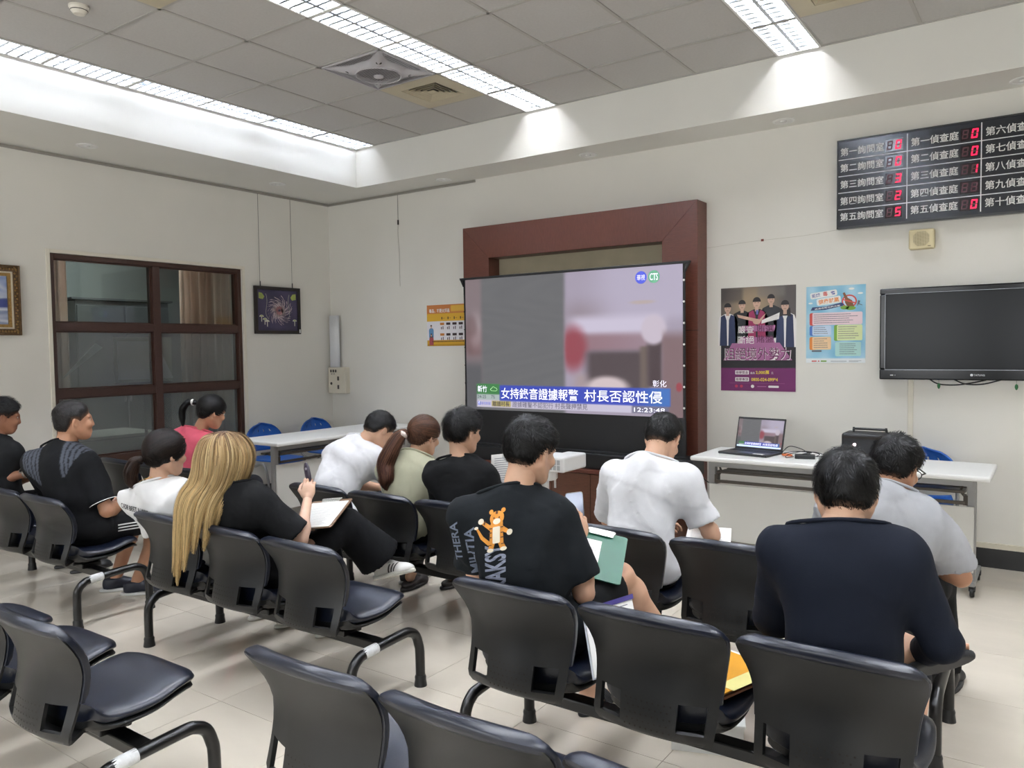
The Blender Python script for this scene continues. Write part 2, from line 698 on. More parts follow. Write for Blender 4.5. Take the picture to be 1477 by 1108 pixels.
def build_window():
    y0, y1, z0, z1 = WIN
    root = bpy.data.objects.new('window_1', None)
    COL.objects.link(root)
    struct(root)
    mb = MB()
    w = 0.03
    for (a, b, c, d) in ((y0 - w, y0, z0 - w, z1 + w), (y1, y1 + w, z0 - w, z1 + w), (y0, y1, z1, z1 + w), (y0, y1, z0 - w, z0)):
        mb.box((-0.004, a, c), (0.012, b, d))
    mb.build('moulding', M_mould, root, bevel=0.003)
    fx0, fx1 = -0.12, -0.015
    fr = MB()
    f = 0.04
    fr.box((fx0, y0, z0), (fx1, y0 + f, z1)).box((fx0, y1 - f, z0), (fx1, y1, z1))
    fr.box((fx0, y0 + f, z1 - f), (fx1, y1 - f, z1)).box((fx0, y0 + f, z0), (fx1, y1 - f, z0 + 0.075))
    fr.build('window_frame', M_winwood, root, bevel=0.004)
    MB().box((fx0, -2.095, z0 + 0.075), (fx1 - 0.004, -2.025, z1 - f)).build('mullion', M_winwood, root, bevel=0.003)
    cols = [(y0 + f, -2.095), (-2.025, y1 - f)]
    for zc in (1.735, 1.178):
        for a, b in cols:
            MB().box((fx0, a, zc - 0.035), (fx1 - 0.006, b, zc + 0.035)).build('rail', M_winwood, root, bevel=0.003)
    rows = [(1.77, z1 - f, M_glass), (1.213, 1.70, M_frost), (z0 + 0.075, 1.143, M_frost)]
    for a, b in cols:
        for c, d, m in rows:
            # thin beading round each pane, then the pane
            MB().box((-0.073, a, c), (-0.067, b, d)).build('pane', m, root)
            bd = MB()
            for (p, q, r, s) in ((a, a + .012, c, d), (b - .012, b, c, d), (a, b, c, c + .012), (a, b, d - .012, d)):
                bd.box((-0.063, p, r), (-0.05, q, s))
            bd.build('beading', M_winwood, root)


build_window()

# dim office behind that window
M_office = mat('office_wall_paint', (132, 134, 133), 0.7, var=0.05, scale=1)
OX = -1.9
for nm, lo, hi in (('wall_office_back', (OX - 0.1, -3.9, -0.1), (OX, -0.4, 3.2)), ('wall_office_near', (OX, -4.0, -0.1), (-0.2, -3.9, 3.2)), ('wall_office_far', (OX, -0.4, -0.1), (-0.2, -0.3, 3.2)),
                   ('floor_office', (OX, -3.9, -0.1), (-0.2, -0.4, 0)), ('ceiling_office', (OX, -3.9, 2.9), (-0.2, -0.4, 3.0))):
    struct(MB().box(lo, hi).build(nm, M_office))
M_curtain = mat('pinkish_beige_curtain', (228, 202, 188), 0.9, var=0.12, scale=4, stretch=(1, 30, 1))

_nt = M_curtain.node_tree            # thin cloth lets light through
_tl = _nt.nodes.new('ShaderNodeBsdfTranslucent')
_tl.inputs['Color'].default_value = (*lin(240, 222, 212), 1)
_mx = _nt.nodes.new('ShaderNodeMixShader')
_mx.inputs[0].default_value = 0.55
_nt.links.new(_nt.nodes['Principled BSDF'].outputs[0], _mx.inputs[1])
_nt.links.new(_tl.outputs[0], _mx.inputs[2])
_nt.links.new(_mx.outputs[0], _nt.nodes['Material Output'].inputs['Surface'])


def curtain(y0, y1, label):
    n = 90
    v, f = [], []
    for i in range(n + 1):
        t = i / n
        y = y0 + (y1 - y0) * t
        x = -0.30 + 0.028 * math.sin(t * (y1 - y0) * 75) + 0.012 * math.sin(t * 23)
        for z in (0.002, 1.3, 2.6):
            v.append((x, y + 0.004 * math.sin(z * 3 + i), z))
    for i in range(n):
        for k in range(2):
            f.append((i * 3 + k, i * 3 + 3 + k, i * 3 + 4 + k, i * 3 + 1 + k))
    me = bpy.data.meshes.new('curtain')
    me.from_pydata(v, [], f)
    o = link('curtain', me, M_curtain, None, smooth=True)
    md = o.modifiers.new('thick', 'SOLIDIFY')
    md.thickness = 0.004
    tag(o, label, 'curtain', 'curtains behind the interior window')


curtain(-3.25, -2.72, 'pinkish beige curtain behind the left edge of the brown window')
curtain(-1.66, -1.0, 'pinkish beige curtain behind the right edge of the brown window')
M_cab = mat('grey_steel_cabinet', (86, 88, 90), 0.5, var=0.05)
o = thing('office_cabinet', 'dark grey steel cabinet standing behind the upper left window pane', 'cabinet', (-1.55, -1.65, 0))
MB().box((-0.22, -0.5, 0.0), (0.22, 0.5, 2.05)).build('body', M_cab, o, bevel=0.006)
for k in (-1, 1):
    d = MB().box((0.221, min(0.01 * k, 0.49 * k), 0.06), (0.236, max(0.01 * k, 0.49 * k), 2.0)).build('door', M_cab, o, bevel=0.004)
    MB().box((0.237, 0.03 * k - 0.008, 1.0), (0.25, 0.03 * k + 0.008, 1.12)).build('handle', M_rail, d)
MB().box((-0.24, -0.54, 2.055), (0.24, 0.54, 2.075)).build('cornice', M_cab, o)
M_desk = mat('pale_desk_laminate', (190, 188, 178), 0.5)
o = thing('office_desk', 'pale office desk seen blurred through the frosted panes', 'desk', (-0.95, -2.3, 0))
MB().box((-0.35, -0.6, 0.70), (0.35, 0.6, 0.73)).build('desk_top', M_desk, o, bevel=0.004)
for sx, sy in ((-1, -1), (-1, 1), (1, -1), (1, 1)):
    MB().box((sx * .32 - .02, sy * .57 - .02, 0), (sx * .32 + .02, sy * .57 + .02, .7)).build('leg', M_cab, o)
MB().box((0.30, -0.55, 0.35), (0.315, 0.55, 0.69)).build('panel', M_desk, o)
M_paper = mat('white_paper', (238, 238, 236), 0.7, var=0.02)
o = thing('office_notice_board', 'white board glowing blurred behind the middle left window pane', 'notice board', (-0.42, -2.2, 1.26))  # white shapes standing in for reflections in the glass
MB().box((-0.012, -0.02, 0), (0, 0.30, 0.36)).build('sheet', M_paper, o)
MB().box((-0.03, -0.05, -0.03), (-0.013, 0.52, 0.40)).build('backing', M_desk, o)
MB().prism([(0.31, 0), (0.52, 0.0), (0.36, 0.34), (0.31, 0.34)], basis((0.001, 0, 0), (0, 1, 0), (0, 0, 1)), 0.006).build('flap', M_paper, o)
MB().tube([(-0.04, 0.25, -1.26), (-0.04, 0.25, -0.02)], 0.015, 8).build('stand', M_cab, o)
sh = MB().prism([(0, 0), (0.03, 0.02), (0.36, 0.27), (0.30, 0.31)], basis((-0.12, -2.88, 1.29), (0, 1, 0), (0, 0, 1)), 0.006).build('paper_sheet', M_paper)  # solid strip standing in for a slanting reflection in the pane
tag(sh, 'narrow printed paper strip slanting behind the middle left pane', 'paper')
M_officefill = mat('dim_office_lamp', (255, 255, 250), 0.5, emit=(235, 240, 240), estr=11.0)  # unseen lamp added to lift the dark office
o = thing('office_lamp', 'small square ceiling lamp inside the office behind the window', 'ceiling light', (-1.0, -2.1, 2.86))
MB().box((-0.25, -0.25, 0.012), (0.25, 0.25, 0.039)).build('frame', M_white, o)
MB().box((-0.22, -0.22, 0.0), (0.22, 0.22, 0.011)).build('diffuser', M_officefill, o)

# ------------------------------------------------------------------ small ceiling things
M_vent = mat('yellowed_vent_paint', (196, 186, 160), 0.45, var=0.05, scale=5)
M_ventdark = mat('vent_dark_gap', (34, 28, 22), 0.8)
M_fan = mat('light_grey_fan_plastic', (188, 186, 190), 0.4, var=0.03)


def vent(c, r, label):
    cx, cy = (CX[c] + CX[c + 1]) / 2, (CY[r] + CY[r + 1]) / 2
    o = thing('ceiling_vent', label, 'air vent', (cx, cy, Z_CEIL), group='square air diffusers in the ceiling')
    mb = MB()
    a, b = 0.29, 0.175
    mb.box((-a, b, -0.006), (a, a, 0.006)).box((-a, -a, -0.006), (a, -b, 0.006)).box((-a, -b, -0.006), (-b, b, 0.006)).box((b, -b, -0.006), (a, b, 0.006))
    mb.build('plate', M_vent, o)
    MB().box((-b, -b, 0.05), (b, b, 0.055)).build('duct', M_ventdark, o)
    for k in range(5):
        s0 = 0.17 - 0.034 * k
        s1 = s0 - 0.015
        z0, z1 = -0.004, 0.014
        if k == 4:
            MB().box((-s0, -s0, -0.004), (s0, s0, 0.0)).build('blade', M_vent, o)
            continue
        ring = lambda s, z: [(-s, -s, z), (s, -s, z), (s, s, z), (-s, s, z)]
        m = MB()
        m.add(ring(s0, z0) + ring(s1, z1) + ring(s0 - .004, z0) + ring(s1 - .004, z1),
              [(i, (i + 1) % 4, 4 + (i + 1) % 4, 4 + i) for i in range(4)] + [(8 + i, 8 + (i + 1) % 4, 12 + (i + 1) % 4, 12 + i) for i in range(4)]
              + [(i, (i + 1) % 4, 8 + (i + 1) % 4, 8 + i) for i in range(4)] + [(4 + i, 4 + (i + 1) % 4, 12 + (i + 1) % 4, 12 + i) for i in range(4)])
        m.build('blade', M_vent, o)
    return o


vent(3, 1, 'cream square air vent beside the ceiling fan and the middle light strip')
vent(9, 1, 'cream square air vent right of the right-hand light strip')
vent(3, 5, 'square air vent at the top left edge of the photo')


def ceiling_fan():
    cx, cy = (CX[3] + CX[4]) / 2, (CY[2] + CY[3]) / 2
    o = thing('ceiling_fan', 'grey square louvred ceiling fan with round grille', 'ceiling fan', (cx, cy, Z_CEIL))
    S = 0.29
    # square dish: four-pointed star face bulging down with rounded grille
    n = 96
    mb = MB()
    prof = []
    for rr in (0.0, 0.35, 0.7, 1.0):
        prof.append(rr)

    def edge(a):            # star outline: arms reach the corners, sides pinch in
        c, s = abs(math.cos(a)), abs(math.sin(a))
        sq = S / max(c, s)
        d = abs(((a - math.pi / 4) % (math.pi / 2)) - 0) % (math.pi / 2)
        d = min(d, math.pi / 2 - d) / (math.pi / 4)       # 0 at corner, 1 at side middle
        return sq * (1 - d) ** 3.4 + (0.186) * (1 - (1 - d) ** 3.4)
    v, f = [], []
    for k, t in enumerate((0.0, 0.5, 1.0)):
        for i in range(n):
            a = 2 * math.pi * i / n
            r = 0.165 + (edge(a) - 0.165) * t
            z = -0.038 + 0.033 * t ** 1.5
            v.append((r * math.cos(a), r * math.sin(a), z))
    for i in range(n):
        a = 2 * math.pi * i / n
        v.append((edge(a) * math.cos(a), edge(a) * math.sin(a), 0.004))
        # inner lip
    for i in range(n):
        a = 2 * math.pi * i / n
        v.append((0.165 * math.cos(a), 0.165 * math.sin(a), -0.018))
    for k in range(3):
        for i in range(n):
            j = (i + 1) % n
            f.append((k * n + i, k * n + j, (k + 1) * n + j, (k + 1) * n + i))
    for i in range(n):
        j = (i + 1) % n
        f.append((i, j, 4 * n + j, 4 * n + i))
    mb.add(v, f)
    mb.build('star_face', M_fan, o, auto=True)
    # side intake grilles: dark backing with slats
    MB().box((-S, -S, 0.03), (S, S, 0.036)).build('backing', M_ventdark, o)
    fr = MB()
    for s in (-1, 1):
        fr.box((min(s * S, s * (S - .012)), -S, -0.012), (max(s * S, s * (S - .012)), S, 0.004))
        fr.box((-S, min(s * S, s * (S - .012)), -0.012), (S, max(s * S, s * (S - .012)), 0.004))
    fr.build('rim', M_fan, o)
    for side in range(4):
        g = MB()
        ca, sa = [(1, 0), (0, 1), (-1, 0), (0, -1)][side]
        for k in range(-17, 18):
            p = k * 0.0155
            if abs(p) > 0.25:
                continue
            a0 = math.atan2(p, 0.25)
            # slat from star edge to rim
            r0 = 0.2
            q = lambda u, w: (ca * u - sa * w, sa * u + ca * w)
            x0, y0 = q(0.17, p - 0.0018)
            x1, y1 = q(S - 0.01, p + 0.0018)
            g.box((min(x0, x1), min(y0, y1), -0.002), (max(x0, x1), max(y0, y1), 0.001))
        g.build('intake_grille', M_fan, o)
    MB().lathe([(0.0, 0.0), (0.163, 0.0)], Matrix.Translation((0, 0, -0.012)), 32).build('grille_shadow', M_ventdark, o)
    g = MB()
    for k in range(-9, 10):
        x = k * 0.0175
        h = math.sqrt(max(0, 0.163 ** 2 - x * x))
        g.box((x - 0.0022, -h, -0.043), (x + 0.0022, h, -0.0405))
    g.tube([(0.163 * math.cos(a), 0.163 * math.sin(a), -0.040) for a in np.linspace(0, 2 * math.pi, 40, endpoint=False)], 0.006, 6, closed=True)
    g.build('round_grille', M_fan, o)
    MB().lathe([(0.035, -0.042), (0.035, -0.05), (0.0, -0.053)], None, 24).build('hub', M_fan, o, smooth=True)
    for s in range(4):
        a = math.pi / 4 + s * math.pi / 2
        x, y = 0.225 * math.cos(a), 0.225 * math.sin(a)
        M = Matrix.Translation((x, y, -0.0245)) @ Matrix.Rotation(a, 4, 'Z') @ Matrix.Rotation(math.radians(-14), 4, 'Y')
        MB().prism(rrect(-0.014, -0.02, 0.014, 0.02, 0.012), M, -0.006).build('corner_slot', M_ventdark, o)


ceiling_fan()
M_det = mat('smoke_detector_plastic', (222, 217, 205), 0.4, var=0.02)
o = thing('smoke_detector', 'round cream smoke detector on a ceiling tile', 'smoke detector', (2.035, -3.70, Z_CEIL))
MB().lathe([(0.055, 0.0), (0.055, -0.012), (0.05, -0.018), (0.046, -0.03), (0.03, -0.048), (0.0, -0.052)], None, 28).build('body', M_det, o, auto=True)
MB().lathe([(0.047, -0.024), (0.0475, -0.027), (0.047, -0.030)], None, 28).build('sensor_slot', M_ventdark, o)
M_dl = mat('downlight_reflector', (96, 96, 94), 0.3, 0.3)
for lab, (x, y) in {'round recessed downlight in the left soffit, nearer the viewer': (0.445, -2.875), 'round recessed downlight in the left soffit above the hung flower picture': (0.45, -1.049),
                    'round recessed downlight in the front soffit near the corner': (1.84, -0.185), 'round recessed downlight in the front soffit above the wooden frame': (3.43, -0.18),
                    'round recessed downlight in the front soffit left of the number board': (5.06, -0.175), 'round recessed downlight at the right edge above the number board': (6.53, -0.16)}.items():
    o = thing('downlight', lab, 'downlight', (x, y, Z_SOF), group='unlit recessed downlights in the soffit')
    MB().lathe([(0.058, -0.001), (0.078, -0.001), (0.078, -0.006), (0.062, -0.009), (0.056, -0.004)], None, 32).build('rim', M_white, o, auto=True)
    MB().lathe([(0.0, -0.0012), (0.057, -0.0022)], None, 32).build('reflector', M_dl, o)
    MB().lathe([(0.0, -0.012), (0.02, -0.01), (0.024, -0.0025)], None, 20).build('bulb', M_white, o, smooth=True)

# ------------------------------------------------------------------ pictures and fittings on the left wall
M_print = mat('matt_print', attr='Col', rough=0.55, var=0.01)
M_printgloss = mat('glossy_print', attr='Col', rough=0.2, var=0.01)
M_wire = mat('thin_steel_wire', (120, 118, 112), 0.4, 0.7)
M_darkframe = mat('black_brown_frame', (32, 24, 22), 0.35, var=0.1)


def sm(a, b, x):
    t = np.clip((x - a) / (b - a + 1e-9), 0, 1)
    return t * t * (3 - 2 * t)


def mixc(base, col, m):
    m = np.clip(m, 0, 1)[:, None]
    return base * (1 - m) + np.array(col, float) * m


def full(u, c):
    return np.tile(np.array(c, float), (len(u), 1))


def ellm(u, v, cu, cv, ru, rv, soft=0.2):
    d = np.sqrt(((u - cu) / ru) ** 2 + ((v - cv) / rv) ** 2)
    return 1 - sm(1 - soft, 1 + soft, d)


def boxm(u, v, a, b, c, d, s=0.004):
    return sm(a - s, a + s, u) * (1 - sm(b - s, b + s, u)) * sm(c - s, c + s, v) * (1 - sm(d - s, d + s, v))


def flower_picture():
    y0, y1, z0, z1 = -1.035, -0.452, 1.69, 2.18
    cy, cz = (y0 + y1) / 2, (z0 + z1) / 2
    o = thing('flower_picture', 'square purple flower picture in dark frame hung on two wires', 'picture', (0.0, cy, z0))
    w, h = y1 - y0, z1 - z0
    f = 0.035
    fr = MB()
    for a, b, c, d in ((-w / 2, -w / 2 + f, 0, h), (w / 2 - f, w / 2, 0, h), (-w / 2 + f, w / 2 - f, 0, f), (-w / 2 + f, w / 2 - f, h - f, h)):
        fr.box((0.008, a, c), (0.034, b, d))
    fr.build('frame', M_darkframe, o, bevel=0.003)
    pw, ph = w - 2 * f, h - 2 * f

    def bg(u, v):
        c = full(u, (74, 68, 98))
        return mixc(c, (58, 52, 80), 0.5 + 0.5 * np.sin(9 * u + 5 * v))
    pic = picture('canvas', wall_left(0.02, 0, h / 2), pw, ph, 40, 40, bg, M_print, o)
    Mp = wall_left(0.0212, 0, h / 2)
    r = random.Random(3)
    # flower: many fine curling petals
    M_pet = mat('pale_petal_print', (226, 206, 208), 0.6, var=0.15, scale=40)
    polys = []
    for k in range(170):
        a = r.uniform(0, 2 * math.pi)
        L = r.uniform(0.05, 0.16)
        tw = r.uniform(0.6, 1.5)
        pts = []
        for t in np.linspace(0, 1, 8):
            rr = 0.015 + L * t
            aa = a + tw * t
            pts.append((rr * math.cos(aa) + 0.02, rr * math.sin(aa) * 0.95))
        wd = r.uniform(0.0016, 0.0036)
        left = [(x + wd * math.sin(a), y - wd * math.cos(a)) for x, y in pts]
        right = [(x - wd * math.sin(a), y + wd * math.cos(a)) for x, y in pts]
        for i in range(7):
            polys.append([left[i], left[i + 1], right[i + 1], right[i]])
    flat('petals', Mp, polys, M_pet, pic)
    M_heart = mat('rosy_petal_print', (176, 128, 132), 0.6, var=0.2, scale=60)
    flat('flower_heart', Mp, [disc(0.02 + 0.03 * math.cos(a), 0.03 * math.sin(a), 0.014, 0.02, 10) for a in np.linspace(0, 6.28, 9)], M_heart, pic, z=0.0006)
    M_leaf = mat('lime_leaf_print', (166, 178, 96), 0.6, var=0.2, scale=30)
    M_leafw = mat('pale_leaf_print', (214, 214, 196), 0.6, var=0.1)
    pl = []
    for sx in (-1, 1):
        pl.append([(sx * (pw / 2 - 0.02), ph / 2 - 0.03), (sx * (pw / 2 - 0.02), ph / 2 - 0.09), (sx * (pw / 2 - 0.07), ph / 2 - 0.10), (sx * (pw / 2 - 0.09), ph / 2 - 0.07), (sx * (pw / 2 - 0.06), ph / 2 - 0.035)])
    for p_ in pl:
        flat('leaf', Mp, [p_], M_leaf, pic, z=0.001)
    pl = []
    for cx_, cy_ in ((-pw / 2 + 0.05, -ph / 2 + 0.14), (-pw / 2 + 0.09, -ph / 2 + 0.11), (-pw / 2 + 0.12, -ph / 2 + 0.09), (pw / 2 - 0.04, -ph / 2 + 0.10)):
        pl.append([(cx_ + 0.028 * math.cos(a), cy_ + 0.02 * math.sin(a)) for a in np.linspace(0, math.pi, 8)])
        pl.append(rect(cx_ - 0.005, cy_ - 0.05, cx_ + 0.004, cy_))
    flat('sprout', Mp, pl, M_leafw, pic, z=0.001)
    flat('sprout', Mp, [[(cx_ + 0.018 * math.cos(a), cy_ + 0.004 + 0.011 * math.sin(a)) for a in np.linspace(0, math.pi, 8)] for cx_, cy_ in ((-pw / 2 + 0.05, -ph / 2 + 0.14), (-pw / 2 + 0.09, -ph / 2 + 0.11), (pw / 2 - 0.04, -ph / 2 + 0.10))], M_leaf, pic, z=0.0015)
    st = []
    for sx in (-1, 1):
        base = bez((sx * 0.15, 0.17, 0), (sx * 0.10, 0.05, 0), (sx * 0.2, -0.02, 0), (sx * 0.12, -0.09, 0), 14)
        for i in range(14):
            a, b = base[i], base[i + 1]
            st.append([(a.x - .0015, a.y), (b.x - .0015, b.y), (b.x + .0015, b.y), (a.x + .0015, a.y)])
    flat('tendril', Mp, st, M_leafw, pic, z=0.0009)
    MB().box((0.0345, w / 2 - 0.025, 0.012), (0.0355, w / 2 - 0.01, 0.05)).build('price_tag', M_paper, o)
    for yy in (-0.21, 0.2):
        wr = MB().tube([(0.014, yy, h), (0.01, yy + 0.003, 3.12 - z0)], 0.0022, 6).build('wire', M_wire, o)
        MB().tube([(0.018, yy, h - 0.01), (0.018, yy, h + 0.05)], 0.005, 8).build('hook', M_darkframe, wr)


flower_picture()


def gilt_painting():
    o = thing('landscape_painting', 'gilt framed blue landscape painting at the left edge', 'picture', (0.0, -3.60, 1.66))
    w, h = 0.74, 0.545
    M_gold = mat('antique_gold_frame', (150, 118, 66), 0.35, 0.75, var=0.25, scale=60, bump=0.5, bscale=90, bdist=0.004)
    M_goldd = mat('dark_gold_frame', (92, 70, 44), 0.4, 0.6, var=0.3, scale=60)
    M_slip = mat('ivory_slip', (206, 196, 176), 0.6)

    def ring(a, b, x0, x1):
        m = MB()
        for p, q, r_, s in ((-w / 2 + a, -w / 2 + b, a, h - a), (w / 2 - b, w / 2 - a, a, h - a), (-w / 2 + b, w / 2 - b, a, b), (-w / 2 + b, w / 2 - b, h - b, h - a)):
            m.box((x0, p, r_), (x1, q, s))
        return m
    ring(0.0, 0.012, 0.006, 0.05).build('outer_frame', M_goldd, o, bevel=0.004)
    mid = ring(0.012, 0.05, 0.006, 0.042).build('carved_frame', M_goldd, o)
    bead = MB()
    for zz in np.arange(0.02, h - 0.01, 0.022):
        for s in (-1, 1):
            yb = s * (w / 2 - 0.031 + 0.006 * math.sin(zz * 140))
            bead.lathe([(0.0, 0.009), (0.006, 0.006), (0.008, 0.0)], basis((0.042, yb, zz), (0, 1, 0), (0, 0, 1)), 8)
    for yy in np.arange(-w / 2 + 0.03, w / 2 - 0.02, 0.022):
        for zz in (0.031, h - 0.031):
            bead.lathe([(0.0, 0.009), (0.006, 0.006), (0.008, 0.0)], basis((0.042, yy, zz), (0, 1, 0), (0, 0, 1)), 8)
    bead.build('beading', M_gold, mid, smooth=True)
    ring(0.05, 0.062, 0.006, 0.036).build('slip', M_slip, o)
    ring(0.062, 0.085, 0.006, 0.03).build('inner_frame', M_gold, o)

    def art(u, v):
        n = 0.5 + 0.5 * np.sin(17 * u + 9 * np.sin(6 * v + 3 * u)) * np.cos(13 * v - 4 * u)
        c = full(u, (196, 204, 220))
        c = mixc(c, (120, 140, 196), n * sm(0.5, 0.8, v))
        mt = sm(0.34, 0.36, v) * (1 - sm(0.42 + 0.1 * np.sin(7 * u + 1), 0.46 + 0.1 * np.sin(7 * u + 1), v))
        c = mixc(c, (66, 78, 140), mt)
        c = mixc(c, (226, 228, 232), (1 - sm(0.3, 0.34, v)) * 0.7)
        return mixc(c, (96, 112, 160), (1 - sm(0.28, 0.3, v)) * n * 0.7)
    picture('canvas', wall_left(0.014, 0, h / 2), w - 0.16, h - 0.16, 70, 50, art, M_print, o)
    for yy in (-0.24, 0.24):
        MB().tube([(0.012, yy, h), (0.01, yy, 3.12 - 1.66)], 0.0025, 6).build('wire', M_wire, o)


gilt_painting()

# corner: beige call box with folded white sheet standing on it
M_beige = mat('beige_box_plastic', (216, 210, 194), 0.5, var=0.03)
o = thing('wall_box', 'beige wall box with switches and sockets in the corner', 'switch box', (0.155, 0, 1.03))
MB().box((-0.135, -0.075, 0), (0.135, -0.001, 0.29)).build('body', M_beige, o, bevel=0.005)
M_dk = mat('dark_socket', (70, 68, 64), 0.5)
for k in range(3):
    MB().box((-0.095 + k * 0.038, -0.081, 0.235), (-0.075 + k * 0.038, -0.0755, 0.265)).build('switch', M_dk, o)
for zz in (0.05, 0.145):
    MB().box((0.015, -0.08, zz), (0.04, -0.0755, zz + 0.045)).build('socket', M_dk, o)
MB().lathe([(0.0, 0.006), (0.014, 0.005), (0.016, 0.0)], basis((-0.085, -0.0755, 0.11), (1, 0, 0), (0, 0, 1)), 16).build('lock', M_dk, o)
text('lettering', '緊急', wall_front(-0.055, -0.0765, 0.218), 0.07, 0.018, M_dk, o)
n = 14
v, f = [], []
for i in range(n + 1):
    a = math.pi * (0.02 + 0.96 * i / n)
    for zz in (0.0, 0.575):
        v.append((0.075 * math.cos(a) - 0.03, -0.045 - 0.035 * math.sin(a) * (1.0 if i > 1 else 0.2), zz))
for i in range(n):
    f.append((2 * i, 2 * i + 2, 2 * i + 3, 2 * i + 1))
me = bpy.data.meshes.new('paper_cover')
me.from_pydata(v, [], f)
o = link('paper_cover', me, mat('bluish_white_card', (226, 228, 232), 0.5, var=0.02), None, smooth=True)
o.location = (0.14, 0.0, 1.3205)
md = o.modifiers.new('thick', 'SOLIDIFY')
md.thickness = 0.004
tag(o, 'tall curved white card standing on the corner wall box', 'card')

# hanging wire with hook left of the wooden frame
o = thing('picture_wire', 'thin empty picture wire hanging from the rail on the front wall', 'wire', (1.066, -0.01, 3.12))
MB().tube(smoothpath([(0, 0, 0), (0.001, 0, -0.2), (0.003, 0, -0.29)]), 0.0022, 6).build('cable', M_wire, o)
MB().tube(smoothpath([(0.003, 0, -0.29), (-0.004, 0, -0.4), (0.01, 0, -0.6), (0.008, 0, -0.82), (0.015, -.002, -0.95)]), 0.0018, 6).build('cord', mat('grey_cord', (180, 176, 166), 0.7), o)
MB().box((-0.004, -0.008, -0.31), (0.01, 0.004, -0.26)).build('hook', M_darkframe, o, bevel=0.002)
o = thing('stretched_cord', 'thin grey cord stretched between the wooden frame and the number board', 'cord', (4.41, -0.004, 2.31))
MB().tube(smoothpath([(0.002, 0, -0.02), (0.35, 0, 0.0), (0.75, 0, 0.01), (0.995, 0, 0.03)]), 0.0014, 5).build('string', mat('pale_string', (196, 192, 180), 0.7), o)
MB().box((0.435, -0.004, -0.005), (0.455, 0.0, 0.012)).build('tag', mat('rust_red_tag', (120, 60, 50), 0.6), o)

# ------------------------------------------------------------------ posters
def officer(M, x, y, s, hair, shirt, vest, parent, longhair=False, tilt=0.0):
    """flat printed figure: bust of a person"""
    R = lambda px, py: (x + s * (px * math.cos(tilt) - py * math.sin(tilt)), y + s * (px * math.sin(tilt) + py * math.cos(tilt)))
    P = lambda pts: [R(a, b) for a, b in pts]
    Mh = mat('print_hair', (28, 22, 24), 0.5, var=0.05)
    Mskin = mat('print_skin', (204, 168, 148), 0.5, var=0.05)
    torso = P([(-0.5, -1.7), (0.5, -1.7), (0.52, -0.5), (0.42, -0.22), (0.14, -0.08), (-0.14, -0.08), (-0.42, -0.22), (-0.52, -0.5)])
    flat('figure_shirt', M, [torso], shirt, parent, z=0.0005)
    if vest:
        flat('figure_vest', M, [P([(-0.42, -1.7), (-0.03, -1.7), (-0.06, -0.4), (-0.16, -0.12), (-0.36, -0.22)]), P([(0.42, -1.7), (0.03, -1.7), (0.06, -0.4), (0.16, -0.12), (0.36, -0.22)])], vest, parent, z=0.0007)
    if longhair:
        flat('figure_hair', M, [P([(-0.23, 0.1), (0.23, 0.1), (0.27, -0.3), (0.12, -0.25), (-0.12, -0.25), (-0.27, -0.3)])], Mh, parent, z=0.0008)
    flat('figure_neck', M, [P(rect(-0.08, -0.18, 0.08, 0.06))], Mskin, parent, z=0.0009)
    flat('figure_face', M, [P(disc(0, 0.2, 0.17, 0.23))], Mskin, parent, z=0.0011)
    flat('figure_hair', M, [P([(0.185 * math.cos(a), 0.27 + 0.2 * math.sin(a)) for a in np.linspace(-0.1, math.pi + 0.1, 12)])], Mh, parent, z=0.0013)
    flat('figure_features', M, [P(rect(-0.1, 0.2, -0.04, 0.22)), P(rect(0.04, 0.2, 0.1, 0.22)), P(rect(-0.05, 0.07, 0.05, 0.085))], Mh, parent, z=0.0014)


